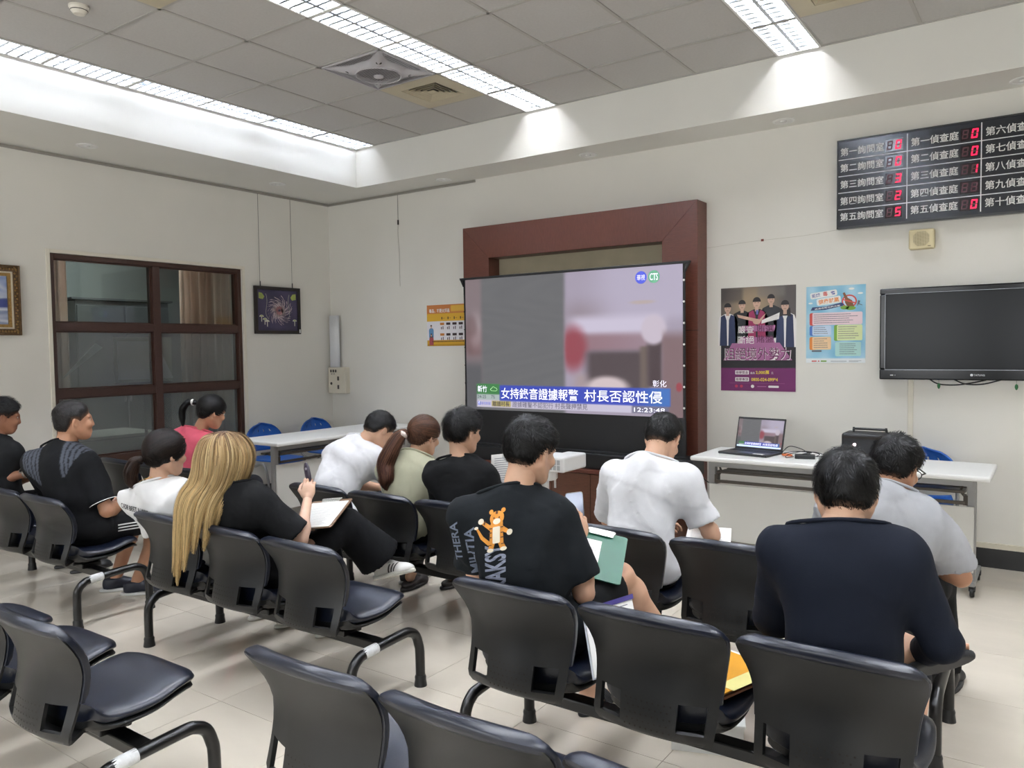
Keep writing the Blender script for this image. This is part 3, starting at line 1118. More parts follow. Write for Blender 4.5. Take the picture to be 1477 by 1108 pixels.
def team_poster():
    x0, x1, z0, z1 = 4.527, 5.108, 1.15, 1.96
    w, h = x1 - x0, z1 - z0
    o = thing('campaign_poster', 'dark and magenta poster of five officers joining hands', 'poster', ((x0 + x1) / 2, 0, z0))

    def bg(u, v):
        c = full(u, (92, 86, 84))
        c = mixc(c, (170, 148, 120), ellm(u, v, 0.42, 0.83, 0.3, 0.2, 0.7) * 0.9)
        c = mixc(c, (54, 50, 52), boxm(u, v, 0, 0.3, 0.86, 1, 0.03) * 0.5)
        c = mixc(c, (128, 122, 118), boxm(u, v, 0.5, 0.86, 0.9, 1, 0.03) * 0.6)
        c = mixc(c, (22, 20, 26), (1 - sm(0.5, 0.72, v)))
        c = mixc(c, (112, 36, 98), 1 - sm(0.222, 0.226, v))
        return c
    curl = lambda u, v: 0.004 + 0.006 * np.clip(0.15 - v, 0, 1) * np.abs(u - 0.5) * 4
    MB().box((-w / 2, -0.003, 0), (w / 2, -0.0005, h)).build('sheet', M_paper, o)
    pic = picture('artwork', wall_front(0, -0.0005, h / 2), w, h, 60, 80, bg, M_print, o, curl)
    M = wall_front(0, -0.0055, h / 2)
    M_v = mat('print_navy_vest', (36, 48, 84), 0.5)
    M_wt = mat('print_white', (236, 234, 232), 0.5, var=0.02)
    M_bk = mat('print_black_shirt', (24, 26, 32), 0.5)
    M_mg = mat('print_magenta_robe', (158, 44, 92), 0.5)
    officer(M, -0.235, 0.215, 0.155, 0, M_wt, M_v, pic, longhair=False)
    officer(M, -0.12, 0.235, 0.155, 0, M_bk, None, pic)
    officer(M, 0.105, 0.27, 0.155, 0, M_bk, None, pic)
    officer(M, 0.21, 0.215, 0.165, 0, M_wt, M_v, pic, longhair=True)
    officer(M, -0.005, 0.245, 0.17, 0, M_bk, M_mg, pic)
    flat('figure_tie', M, [[(-0.012, 0.225), (0.008, 0.225), (0.004, 0.19), (-0.008, 0.19)]], mat('print_blue_tie', (110, 120, 190), 0.5), pic, z=0.0016)
    sk = mat('print_skin', (204, 168, 148), 0.5)
    flat('figure_arms', M, [[(-0.16, 0.195), (-0.15, 0.17), (0.0, 0.128), (0.02, 0.15)], [(0.07, 0.2), (0.05, 0.185), (0.0, 0.135), (0.02, 0.125)]], sk, pic, z=0.0016)
    flat('figure_sleeve', M, [[(0.17, 0.2), (0.165, 0.15), (0.03, 0.118), (0.035, 0.145)]], M_wt, pic, z=0.0018)
    flat('figure_hands', M, [disc(-0.005, 0.135, 0.03, 0.022, 14)], sk, pic, z=0.0019)
    M_pk = mat('print_lilac_side', (168, 104, 150), 0.5, var=0.1)
    M_plum = mat('print_plum_letter', (92, 34, 76), 0.5)
    flat('letter_block', M, [[(-0.15, 0.06), (0.13, 0.06), (0.14, 0.105), (-0.12, 0.105)], [(-0.155, -0.03), (0.135, -0.03), (0.12, 0.015), (-0.13, 0.015)],
                             [(-0.27, -0.165), (0.265, -0.165), (0.17, -0.03), (-0.2, -0.03)]], M_pk, pic, z=0.002)
    text('lettering', '嚴查', M @ Matrix.Translation((-0.09, 0.075, 0.0026)), 0.13, 0.058, M_wt, pic, bold=0.006)
    text('lettering', '賄選', M @ Matrix.Translation((0.06, 0.08, 0.0026)), 0.13, 0.055, M_plum, pic, bold=0.004)
    text('lettering', '斷絕', M @ Matrix.Translation((-0.09, -0.005, 0.0026)), 0.13, 0.062, M_wt, pic, bold=0.006)
    text('lettering', '賭盤', M @ Matrix.Translation((0.06, 0.0, 0.0026)), 0.13, 0.058, M_plum, pic, bold=0.004)
    text('lettering', '阻絕境外勢力', M @ Matrix.Translation((0.0, -0.115, 0.003)), 0.515, 0.10, M_wt, pic, bold=0.012)
    text('lettering', '阻絕境外勢力', M @ Matrix.Translation((0.0, -0.112, 0.0036)), 0.505, 0.095, M_plum, pic, bold=0.0)
    M_ye = mat('print_yellow', (240, 212, 70), 0.5)
    flat('label_plate', M, [rrect(-0.175, -0.276, -0.065, -0.244, 0.005), rrect(-0.175, -0.33, -0.065, -0.298, 0.005)], M_wt, pic, z=0.001)
    text('lettering', '檢舉獎金', M @ Matrix.Translation((-0.12, -0.26, 0.0016)), 0.098, 0.024, M_plum, pic, bold=0.01)
    text('lettering', '檢舉專線', M @ Matrix.Translation((-0.12, -0.314, 0.0016)), 0.098, 0.024, M_plum, pic, bold=0.01)
    text('lettering', '最高', M @ Matrix.Translation((-0.037, -0.264, 0.0016)), 0.035, 0.017, M_wt, pic)
    text('lettering', '2,000萬', M @ Matrix.Translation((0.04, -0.259, 0.0016)), 0.105, 0.032, M_ye, pic, bold=0.015)
    text('lettering', '元', M @ Matrix.Translation((0.115, -0.264, 0.0016)), 0.016, 0.017, M_wt, pic)
    text('lettering', '0800-024-099*4', M @ Matrix.Translation((0.055, -0.314, 0.0016)), 0.205, 0.028, M_ye, pic, bold=0.015)
    flat('rule_line', M, [rect(-0.22, -0.3445, 0.21, -0.343)], M_pk, pic, z=0.001)
    flat('footer_logo', M, [disc(-0.165, -0.368, 0.012), disc(-0.125, -0.368, 0.012)], mat('print_red_logo', (190, 50, 90), 0.5), pic, z=0.001)
    flat('footer_logo', M, [disc(-0.037, -0.368, 0.013), rrect(0.085, -0.377, 0.165, -0.361, 0.006)], M_wt, pic, z=0.001)
    flat('footer_print', M, [rect(0.0, -0.372, 0.07, -0.366)], M_pk, pic, z=0.001)


team_poster()


def blue_poster():
    x0, x1, z0, z1 = 5.183, 5.595, 1.37, 1.936
    w, h = x1 - x0, z1 - z0
    o = thing('health_poster', 'light blue notice poster with coloured text boxes and crossed-out bottle', 'poster', ((x0 + x1) / 2, 0, z0))
    MB().box((-w / 2, -0.003, 0), (w / 2, -0.0005, h)).build('sheet', M_paper, o)

    def bg(u, v):
        c = full(u, (128, 192, 222))
        c = mixc(c, (178, 218, 236), 0.5 + 0.5 * np.sin(14 * u + 7 * v) * np.sin(9 * v - 5 * u))
        c = mixc(c, (236, 242, 246), 1 - sm(0.058, 0.062, v))
        return c
    pic = picture('artwork', wall_front(0, -0.0005, h / 2), w, h, 40, 60, bg, M_print, o, lambda u, v: 0.004 + 0 * u)
    M = wall_front(0, -0.0055, h / 2)
    Mc = {k: mat('print_' + k, c, 0.5, var=0.03) for k, c in dict(pink=(238, 214, 222), red=(216, 84, 76), sky=(206, 224, 244), blue=(74, 118, 196), lime=(222, 232, 176),
          green=(124, 172, 62), peach=(242, 208, 164), orange=(232, 140, 60), mint=(178, 220, 216), indigo=(58, 74, 160), brown=(132, 84, 52), whitep=(244, 244, 242), inkgrey=(104, 108, 120), ribbon=(44, 56, 110)).items()}
    S = lambda a, b, c, d: (w * (a - .5), h * (b - .5), w * (c - .5), h * (d - .5))

    def card(a, b, c, d, body, edge):
        q = S(a, b, c, d)
        flat('text_box_edge', M, [rrect(q[0], q[1], q[0] + 0.05, q[3], 0.012)], Mc[edge], pic, z=0.0005)
        flat('text_box', M, [rrect(q[0] + 0.02, q[1] + .002, q[2], q[3], 0.01)], Mc[body], pic, z=0.001)
        lines = []
        n = max(2, int((q[3] - q[1]) / 0.017))
        for i in range(n):
            yy = q[3] - 0.012 - i * (q[3] - q[1] - 0.018) / n
            L = (q[2] - q[0] - 0.045) * random.uniform(0.72, 1.0)
            x = q[0] + 0.03
            while x < q[0] + 0.03 + L - 0.004:
                wd = random.uniform(0.003, 0.0055)
                lines.append(rect(x, yy - 0.005, x + wd, yy))
                x += wd + 0.0016
        flat('text_lines', M, lines, Mc['inkgrey'], pic, z=0.0014)
    card(0.06, 0.49, 0.95, 0.655, 'pink', 'red')
    card(0.06, 0.355, 0.43, 0.485, 'sky', 'blue')
    card(0.06, 0.17, 0.43, 0.34, 'peach', 'orange')
    card(0.48, 0.285, 0.95, 0.49, 'lime', 'green')
    card(0.50, 0.085, 0.93, 0.27, 'mint', 'mint')
    q = S(0.1, 0.145, 0.27, 0.165)
    flat('pill', M, [rrect(*q, 0.004)], Mc['inkgrey'], pic, z=0.001)
    # heading
    T = M @ Matrix.Translation((-0.08, 0.2, 0)) @ Matrix.Rotation(math.radians(7), 4, 'Z')
    flat('title_plate', T, [rrect(-0.095, 0.0, 0.095, 0.045, 0.012), rrect(-0.055, -0.055, 0.115, -0.004, 0.012)], Mc['whitep'], pic, z=0.0008)
    text('lettering', '拒絕', T @ Matrix.Translation((-0.055, 0.023, 0.0012)), 0.06, 0.028, Mc['indigo'], pic, bold=0.015)
    text('lettering', '毒', T @ Matrix.Translation((0.012, 0.025, 0.0016)), 0.034, 0.034, Mc['red'], pic, bold=0.015)
    text('lettering', '癮', T @ Matrix.Translation((0.065, 0.023, 0.0012)), 0.03, 0.028, Mc['indigo'], pic, bold=0.015)
    text('lettering', '健康就贏', T @ Matrix.Translation((0.03, -0.03, 0.0012)), 0.145, 0.036, Mc['orange'], pic, bold=0.015)
    flat('ribbon', T, [[(-0.105, -0.082), (-0.09, -0.06), (0.0, -0.068), (0.12, -0.058), (0.135, -0.075), (0.12, -0.083), (0.0, -0.092)]], Mc['ribbon'], pic, z=0.001)
    text('lettering', '戒酒戒癮治療方案', T @ Matrix.Translation((0.015, -0.0765, 0.0014)), 0.18, 0.013, Mc['whitep'], pic, bold=0.01)
    B = M @ Matrix.Translation((0.085, 0.165, 0))
    flat('no_sign', B, [disc(0.01, 0, 0.052, 0.048, 28)], Mc['red'], pic, z=0.0006)
    flat('no_sign', B, [disc(0.01, 0, 0.042, 0.038, 28)], Mc['sky'], pic, z=0.0009)
    flat('bottle', B, [[(-0.035, 0.06), (-0.022, 0.066), (0.0, 0.025), (0.03, 0.005), (0.045, -0.045), (0.005, -0.05), (-0.018, -0.01), (-0.02, 0.02)]], Mc['brown'], pic, z=0.0013)
    flat('no_sign', B, [[(-0.04, 0.012), (-0.034, 0.018), (0.062, -0.012), (0.056, -0.02)]], Mc['red'], pic, z=0.0016)
    flat('bush', B, [disc(-0.02, -0.045, 0.03, 0.014), disc(0.02, -0.05, 0.035, 0.014)], Mc['green'], pic, z=0.0018)
    flat('runner', B, [[(0.07, 0.005), (0.085, 0.0), (0.078, -0.02), (0.1, -0.03), (0.098, -0.033), (0.072, -0.024), (0.068, -0.035), (0.064, -0.033)]], Mc['inkgrey'], pic, z=0.001)
    flat('cloud', M, [disc(0.11, 0.255, 0.02, 0.008), disc(-0.175, 0.16, 0.015, 0.006), disc(0.17, 0.22, 0.018, 0.007)], Mc['whitep'], pic, z=0.0006)
    flat('footer_logo', M, [rect(-0.165, -0.274, -0.13, -0.266), rect(-0.12, -0.274, -0.11, -0.266)], Mc['red'], pic, z=0.001)
    flat('footer_logo', M, [rect(-0.1, -0.275, -0.06, -0.265)], Mc['green'], pic, z=0.001)
    flat('footer_print', M, [rect(-0.03, -0.272, 0.08, -0.269), rect(0.095, -0.268, 0.18, -0.266), rect(0.095, -0.275, 0.16, -0.273)], Mc['inkgrey'], pic, z=0.001)


blue_poster()


def orange_poster():
    x0, x1, z0, z1 = 1.437, 2.02, 1.54, 1.955
    w, h = x1 - x0, z1 - z0
    o = thing('dosage_poster', 'orange and yellow chart poster partly hidden behind the screen frame', 'poster', ((x0 + x1) / 2, 0, z0))
    MB().box((-w / 2, -0.003, 0), (w / 2, -0.0005, h)).build('sheet', M_paper, o)

    def bg(u, v):
        c = full(u, (232, 230, 236))
        c = mixc(c, (216, 168, 52), 1 - sm(0.138, 0.142, v))
        c = mixc(c, (186, 140, 36), 1 - sm(0.04, 0.045, v))
        c = mixc(c, (226, 178, 58), sm(0.60, 0.605, v))
        c = mixc(c, (206, 128, 70), sm(0.79, 0.795, v))
        return mixc(c, (226, 180, 74), boxm(u, v, 0.54, 1.0, 0.83, 0.97, 0.004))
    pic = picture('artwork', wall_front(0, -0.0005, h / 2), w, h, 50, 60, bg, M_print, o, lambda u, v: 0.004 + 0 * u)
    M = wall_front(0, -0.0055, h / 2)
    wt, ink = mat('print_white', (236, 234, 232)), mat('print_dark_ink', (60, 44, 48), 0.5)
    Mo = mat('print_orange_tag', (200, 130, 60), 0.5)
    text('lettering', '毒品，不要太超過', M @ Matrix.Translation((-0.125, 0.148, 0.001)), 0.27, 0.04, wt, pic, bold=0.02)
    tags_d, tags_o, dots = [], [], []
    for i, x in enumerate((-0.09, -0.01, 0.07, 0.15, 0.24)):
        for y in (0.015, -0.092):
            (tags_o if i == 0 else tags_d).append(rrect(x - 0.027, y - 0.012, x + 0.027, y + 0.012, 0.004))
            for k in range(2):
                dots.append(rect(x - 0.016 + k * 0.022, y - 0.055, x - 0.006 + k * 0.022, y - 0.03 + 0.006 * k))
        dots.append(rect(x - 0.008, 0.06, x + 0.004, 0.085))
        dots.append(rect(x + 0.014, 0.07, x + 0.034, 0.073))
    for k in range(26):
        dots.append(rect(-0.22 + k * 0.018, -0.168, -0.209 + k * 0.018, -0.155))
    flat('chart_tags', M, tags_d, ink, pic, z=0.0008)
    flat('chart_tags', M, tags_o, Mo, pic, z=0.0008)
    flat('chart_marks', M, dots, ink, pic, z=0.0008)
    officer(M, -0.235, -0.02, 0.06, 0, mat('print_blue_shirt', (92, 140, 186), 0.5), None, pic)
    officer(M, -0.235, -0.105, 0.055, 0, mat('print_red_shirt', (170, 80, 84), 0.5), None, pic, longhair=True)


orange_poster()

# ------------------------------------------------------------------ number board, speaker, television
M_board = mat('board_black_acrylic', (32, 35, 42), 0.22, var=0.08)
M_line = mat('board_white_line', (226, 228, 230), 0.5, var=0.02)
M_led = mat('red_led_lit', (255, 20, 60), 0.4, var=0, emit=(255, 16, 62), estr=0.9)
M_ledoff = mat('red_led_unlit', (74, 20, 34), 0.4, var=0.02)


def number_board():
    x0, x1, z0, z1 = 5.407, 7.19, 2.335, 2.965
    o = thing('number_board', 'wide black call-number board with white rows and red digits', 'display board', (x0, -0.0, z0))
    W, Hh = x1 - x0, z1 - z0
    MB().box((0, -0.06, 0), (W, -0.001, Hh)).build('panel', M_board, o, bevel=0.004)
    mb = MB()
    mb.box((0, -0.066, 0.0), (W, -0.061, 0.014)).box((0, -0.066, Hh - 0.01), (W, -0.061, Hh))
    mb.box((0, -0.066, 0), (0.008, -0.061, Hh)).box((W - 0.008, -0.066, 0), (W, -0.061, Hh))
    mb.build('rim', M_black, o)
    rows = [0.49, 0.374, 0.256, 0.138]
    colx = [0.0, 0.455, 0.893, 1.335, W]
    for k in (1, 2, 3):
        MB().box((colx[k] - 0.003, -0.062, 0.03), (colx[k] + 0.003, -0.0605, Hh - 0.022)).build('divider', M_line, o)
    for z in rows:
        MB().box((0.01, -0.0615, z - 0.0028), (W - 0.01, -0.0603, z + 0.0028)).build('divider', M_line, o)
    zc = [0.545, 0.432, 0.315, 0.197, 0.085]
    num = '一二三四五六七八九十'
    names = [['第%s詢問室' % num[i] for i in range(5)], ['第%s偵查庭' % num[i] for i in range(5)], ['第%s偵查庭' % num[i + 5] for i in range(5)]]
    digits = [['0', '0', '3', '2', '5'], ['0', '0', '1', '', '0'], ['0', '', '0', '', '']]
    SEG = {'0': 'abcdef', '1': 'bc', '2': 'abged', '3': 'abgcd', '5': 'afgcd', '': ''}

    def seg_polys(cx, cz, w, h, which):
        t = 0.0085
        sl = 0.12
        f = lambda x, z: (cx + x + sl * z, cz + z)
        hw, hh = w / 2, h / 2
        D = dict(a=[(-hw, hh), (hw, hh), (hw - t, hh - t), (-hw + t, hh - t)], d=[(-hw, -hh), (hw, -hh), (hw - t, -hh + t), (-hw + t, -hh + t)],
                 g=[(-hw + .003, t / 2), (hw - .003, t / 2), (hw - .003, -t / 2), (-hw + .003, -t / 2)],
                 b=[(hw, hh - .003), (hw, .003), (hw - t, .005), (hw - t, hh - t)], c=[(hw, -hh + .003), (hw, -.003), (hw - t, -.005), (hw - t, -hh + t)],
                 f=[(-hw, hh - .003), (-hw, .003), (-hw + t, .005), (-hw + t, hh - t)], e=[(-hw, -hh + .003), (-hw, -.003), (-hw + t, -.005), (-hw + t, -hh + t)])
        return [[f(x, z) for x, z in D[s]] for s in which]
    M0 = basis((0, -0.0612, 0), (1, 0, 0), (0, 0, 1))
    MW = mat('board_white_letter', (226, 227, 224), 0.5, var=0.02)
    Mwin = mat('led_window', (34, 16, 24), 0.15, var=0.02)
    for c in range(3):
        for r in range(5):
            text('lettering', names[c][r], wall_front(colx[c] + 0.165, -0.0612, zc[r]), 0.285, 0.058, MW, o, bold=0.012)
            dx = colx[c] + 0.374
            win = flat('digit_window', M0, [rect(dx - 0.055, zc[r] - 0.04, dx + 0.055, zc[r] + 0.04)], Mwin, o)
            for q, ch in ((-0.028, ''), (0.026, digits[c][r])):
                lit = SEG[ch]
                off = [s for s in 'abcdefg' if s not in lit]
                if off:
                    flat('segment_unlit', M0, seg_polys(dx + q, zc[r], 0.036, 0.06, off), M_ledoff, win, z=0.0004)
                if lit:
                    flat('segment_lit', M0, seg_polys(dx + q, zc[r], 0.036, 0.06, lit), M_led, win, z=0.0006)


number_board()

M_spk = mat('aged_ivory_plastic', (218, 206, 168), 0.5, var=0.03)
o = thing('wall_speaker', 'small ivory wall loudspeaker under the number board', 'speaker', (5.955, 0, 2.15))
MB().box((-0.078, -0.07, 0), (0.078, -0.001, 0.135)).build('cabinet', M_spk, o, bevel=0.012, bseg=3)
g = MB()
for i in range(-9, 10):
    for j in range(-9, 10):
        x, z = i * 0.0058, j * 0.0058
        if x * x + z * z < 0.052 ** 2:
            g.box((x - 0.0015, -0.0712, 0.07 + z - 0.0015), (x + 0.0015, -0.0702, 0.07 + z + 0.0015))
sp = g.build('grille_holes', mat('speaker_hole', (110, 98, 70), 0.7), o)
sp['kind'] = 'stuff'
MB().box((0.04, -0.0715, 0.015), (0.058, -0.0705, 0.02)).build('badge', mat('speaker_hole', (110, 98, 70), 0.7), o)


def television():
    x0, x1, z0, z1 = 5.704, 6.84, 1.257, 1.888
    W, Hh = x1 - x0, z1 - z0
    o = thing('television', 'switched-off black flat television mounted on the front wall', 'television', (x0, -0.02, z0))
    M_gl = mat('tv_gloss_bezel', (12, 13, 17), 0.15, var=0.05, spec=0.3)
    M_scr = mat('tv_dark_screen', (20, 22, 26), 0.22, var=0.02, spec=0.18)
    mb = MB()
    t, b = 0.04, 0.072
    mb.box((0, -0.08, Hh - t), (W, -0.0, Hh)).box((0, -0.08, 0), (W, 0.0, b)).box((0, -0.08, b), (t, 0, Hh - t)).box((W - t, -0.08, b), (W, 0, Hh - t))
    mb.build('bezel', M_gl, o, bevel=0.008, bseg=3)
    MB().box((t, -0.072, b), (W - t, -0.03, Hh - t)).build('screen', M_scr, o)
    ln = MB()
    ln.box((t - .004, -0.0815, b - 0.006), (W - t + .004, -0.0805, b - 0.002)).box((t - .004, -0.0815, Hh - t + .002), (W - t + .004, -0.0805, Hh - t + .005)).box((t - .006, -0.0815, b), (t - .003, -0.0805, Hh - t))
    ln.build('chrome_line', mat('tv_chrome_line', (120, 122, 126), 0.25, 0.8), o)
    Ml = mat('tv_logo_silver', (200, 202, 206), 0.35)
    text('logo', 'TATUNG', wall_front(0.605, -0.0812, 0.034), 0.062, 0.012, Ml, o, bold=0.01)
    flat('logo', wall_front(0.562, -0.0812, 0.034), [disc(0, 0, 0.0085)], Ml, o)
    flat('indicator', wall_front(0.09, -0.0812, 0.03), [rect(-0.02, -0.003, 0.0, 0.003), rect(0.01, -0.004, 0.012, 0.004)], Ml, o)
    MB().box((0.3, 0.0, 0.15), (0.8, 0.0195, 0.5)).build('wall_bracket', M_black, o)
    for pts in (((0.30, 0.0, 0.004), (0.36, -0.01, -0.03), (0.46, -0.012, -0.036), (0.56, -0.01, -0.02), (0.64, -.005, 0.0)), ((0.45, 0, 0.002), (0.52, -.015, -0.028), (0.62, -.012, -0.028), (0.72, -.005, 0.0))):
        MB().tube(smoothpath(pts), 0.0045, 8).build('cable', M_black, o, smooth=True)
    Mg = mat('green_tag', (40, 110, 62), 0.5)
    for x in (0.365, 0.81):
        tg = MB().tube([(x, -0.03, -0.001), (x, -0.03, -0.025)], 0.001, 5).build('tag_string', M_wire, o)
        MB().lathe([(0.0, 0.0), (0.008, -0.008), (0.01, -0.022), (0.006, -0.036), (0.0, -0.042)], Matrix.Translation((x, -0.03, -0.022)) @ Matrix.Scale(0.35, 4, (0, 1, 0)), 14).build('tag', Mg, tg, smooth=True)


television()
o = MB().box((5.874, -0.014, 0.166), (5.908, -0.0005, 1.26)).build('cable_duct', mat('cream_cable_duct', (222, 217, 202), 0.5), None, bevel=0.003)
tag(o, 'narrow cream cable duct running down the wall under the television', 'cable duct')

# ------------------------------------------------------------------ wooden frame, cabinet, projection screen
M_wood = mat('reddish_brown_veneer', (100, 56, 44), 0.38, var=0.16, scale=22, stretch=(1.0, 1.0, 9.0), bump=0.05, bscale=60)
M_woodh = mat('reddish_brown_veneer_cross', (100, 56, 44), 0.38, var=0.16, scale=22, stretch=(9.0, 1.0, 1.0), bump=0.05, bscale=60)
M_panel = mat('beige_fabric_panel', (176, 166, 142), 0.8, var=0.06, scale=6, bump=0.1, bscale=300)


def wooden_frame():
    x0, x1, zt, d, t = 2.075, 4.41, 2.65, 0.2, 0.30
    o = thing('wooden_frame', 'large reddish brown wooden surround behind the projection screen', 'frame', ((x0 + x1) / 2, 0, 0))
    hw = (x1 - x0) / 2
    M = basis((0, -d, 0), (1, 0, 0), (0, 0, 1))
    MB().prism([(-hw, 0), (-hw + t, 0), (-hw + t, zt - t), (-hw, zt)], M, -d + 0.001).build('post', M_wood, o, bevel=0.003)
    MB().prism([(hw, 0), (hw - t, 0), (hw - t, zt - t), (hw, zt)], M, -d + 0.001).build('post', M_wood, o, bevel=0.003)
    MB().prism([(-hw + .001, zt), (-hw + t + .0005, zt - t), (hw - t - .0005, zt - t), (hw - .001, zt)], M, -d + 0.001).build('header', M_woodh, o, bevel=0.003)
    MB().box((-hw + t, -0.03, 0.5), (hw - t, -0.001, zt - t)).build('back_panel', M_panel, o)
    MB().box((hw - 0.2, -d - 0.0005, 1.63), (hw, -d + 0.02, 1.634)).build('joint', M_darkframe, o)


wooden_frame()


def cabinet():
    o = thing('low_cabinet', 'low brown wooden cabinet with doors under the projection screen', 'cabinet', (3.24, -0.2, 0))
    hw, d, h = 1.12, 0.30, 0.505
    M_cw = mat('brown_cabinet_veneer', (98, 62, 46), 0.4, var=0.14, scale=20, stretch=(1, 1, 8))
    MB().box((-hw, -d, 0.0), (hw, -0.001, h - 0.03)).build('body', M_cw, o)
    MB().box((-hw - 0.01, -d - 0.03, h - 0.03), (hw + 0.01, -0.001, h)).build('top', M_woodh, o, bevel=0.004)
    n = 6
    for k in range(n):
        a, b = -hw + 2 * hw * k / n, -hw + 2 * hw * (k + 1) / n
        dr = MB().box((a + 0.003, -d - 0.018, 0.05), (b - 0.003, -d - 0.0005, h - 0.035)).build('door', M_cw, o, bevel=0.002)
        xh = b - 0.04 if k % 2 == 0 else a + 0.04
        MB().box((xh - 0.008, -d - 0.028, 0.33), (xh + 0.008, -d - 0.0185, 0.42)).build('handle', mat('brushed_handle', (214, 214, 214), 0.35, 0.5), dr)


cabinet()


def screen_image(u, v):
    n = 0.5 + 0.5 * np.sin(31 * u + 11 * np.sin(9 * v)) * np.cos(23 * v - 7 * u)
    c = full(u, (104, 104, 107))
    c = mixc(c, (112, 112, 114), n * 0.6)
    # left strip, blurred pinkish things
    L = 1 - sm(0.07, 0.1, u)
    c = mixc(c, (138, 120, 124), L * 0.8)
    c = mixc(c, (112, 84, 86), L * boxm(u, v, 0, 0.09, 0.42, 0.62, 0.04) * 0.9)
    c = mixc(c, (186, 172, 176), L * ellm(u, v, 0.055, 0.6, 0.035, 0.13, 0.6) * 0.5)
    c = mixc(c, (108, 84, 86), L * ellm(u, v, 0.03, 0.64, 0.03, 0.08, 0.5) * 0.6)
    c = mixc(c, (92, 92, 96), L * (1 - sm(0.3, 0.42, v)))
    # right half: pale lilac cloth
    Rm = sm(0.488, 0.515, u)
    c = mixc(c, (168, 158, 176), Rm)
    c = mixc(c, (150, 136, 146), Rm * boxm(u, v, 0.5, 0.72, 0.62, 0.78, 0.08) * 0.8)
    c = mixc(c, (190, 182, 204), Rm * sm(0.55, 0.75, u) * sm(0.6, 0.7, v) * 0.7)
    c = mixc(c, (206, 198, 218), Rm * boxm(u, v, 0.53, 0.92, 0.55, 0.68, 0.04))
    c = mixc(c, (146, 110, 118), Rm * boxm(u, v, 0.5, 0.93, 0.44, 0.56, 0.03) * 0.8 * (1 - sm(0.6, 0.95, u) * 0.4))
    c = mixc(c, (152, 72, 84), Rm * ellm(u, v, 0.54, 0.46, 0.06, 0.15, 0.45))
    # dark lower right
    c = mixc(c, (84, 72, 76), Rm * boxm(u, v, 0.6, 0.86, 0.17, 0.44, 0.03))
    c = mixc(c, (112, 98, 92), Rm * boxm(u, v, 0.83, 0.865, 0.17, 0.47, 0.012))
    c = mixc(c, (78, 64, 68), Rm * boxm(u, v, 0.86, 0.92, 0.2, 0.55, 0.015))
    c = mixc(c, (204, 192, 206), ellm(u, v, 0.885, 0.58, 0.05, 0.1, 0.2))
    c = mixc(c, (132, 108, 112), sm(0.91, 0.93, u) * (1 - sm(0.5, 0.6, v)))
    c = mixc(c, (170, 150, 150), boxm(u, v, 0.55, 0.6, 0.18, 0.28, 0.03) * 0.8)
    c = mixc(c, (214, 198, 200), ellm(u, v, 0.69, 0.19, 0.09, 0.075, 0.3))
    c = mixc(c, (190, 170, 150), ellm(u, v, 0.84, 0.765, 0.05, 0.012, 0.4) * 0.6)
    c = mixc(c, (160, 70, 80), ellm(u, v, 0.985, 0.2, 0.012, 0.03, 0.2))
    # lower graphics
    c = mixc(c, (206, 200, 220), boxm(u, v, 0.055, 0.8, 0.02, 0.075, 0.003))
    c = mixc(c, (118, 116, 140), boxm(u, v, 0.795, 0.945, 0.02, 0.068, 0.003))
    c = mixc(c, (176, 190, 188), boxm(u, v, 0.055, 0.178, 0.078, 0.122, 0.003))
    c = mixc(c, (66, 132, 76), boxm(u, v, 0.055, 0.178, 0.12, 0.198, 0.003))
    c = mixc(c, (58, 76, 190), boxm(u, v, 0.178, 0.95, 0.072, 0.188, 0.003))
    c = mixc(c, (72, 128, 196), boxm(u, v, 0.178, 0.95, 0.072, 0.188, 0.003) * sm(0.78, 0.92, u) * 0.8)
    c = mixc(c, (190, 176, 110), boxm(u, v, 0.135, 0.235, 0.026, 0.072, 0.003))
    return c


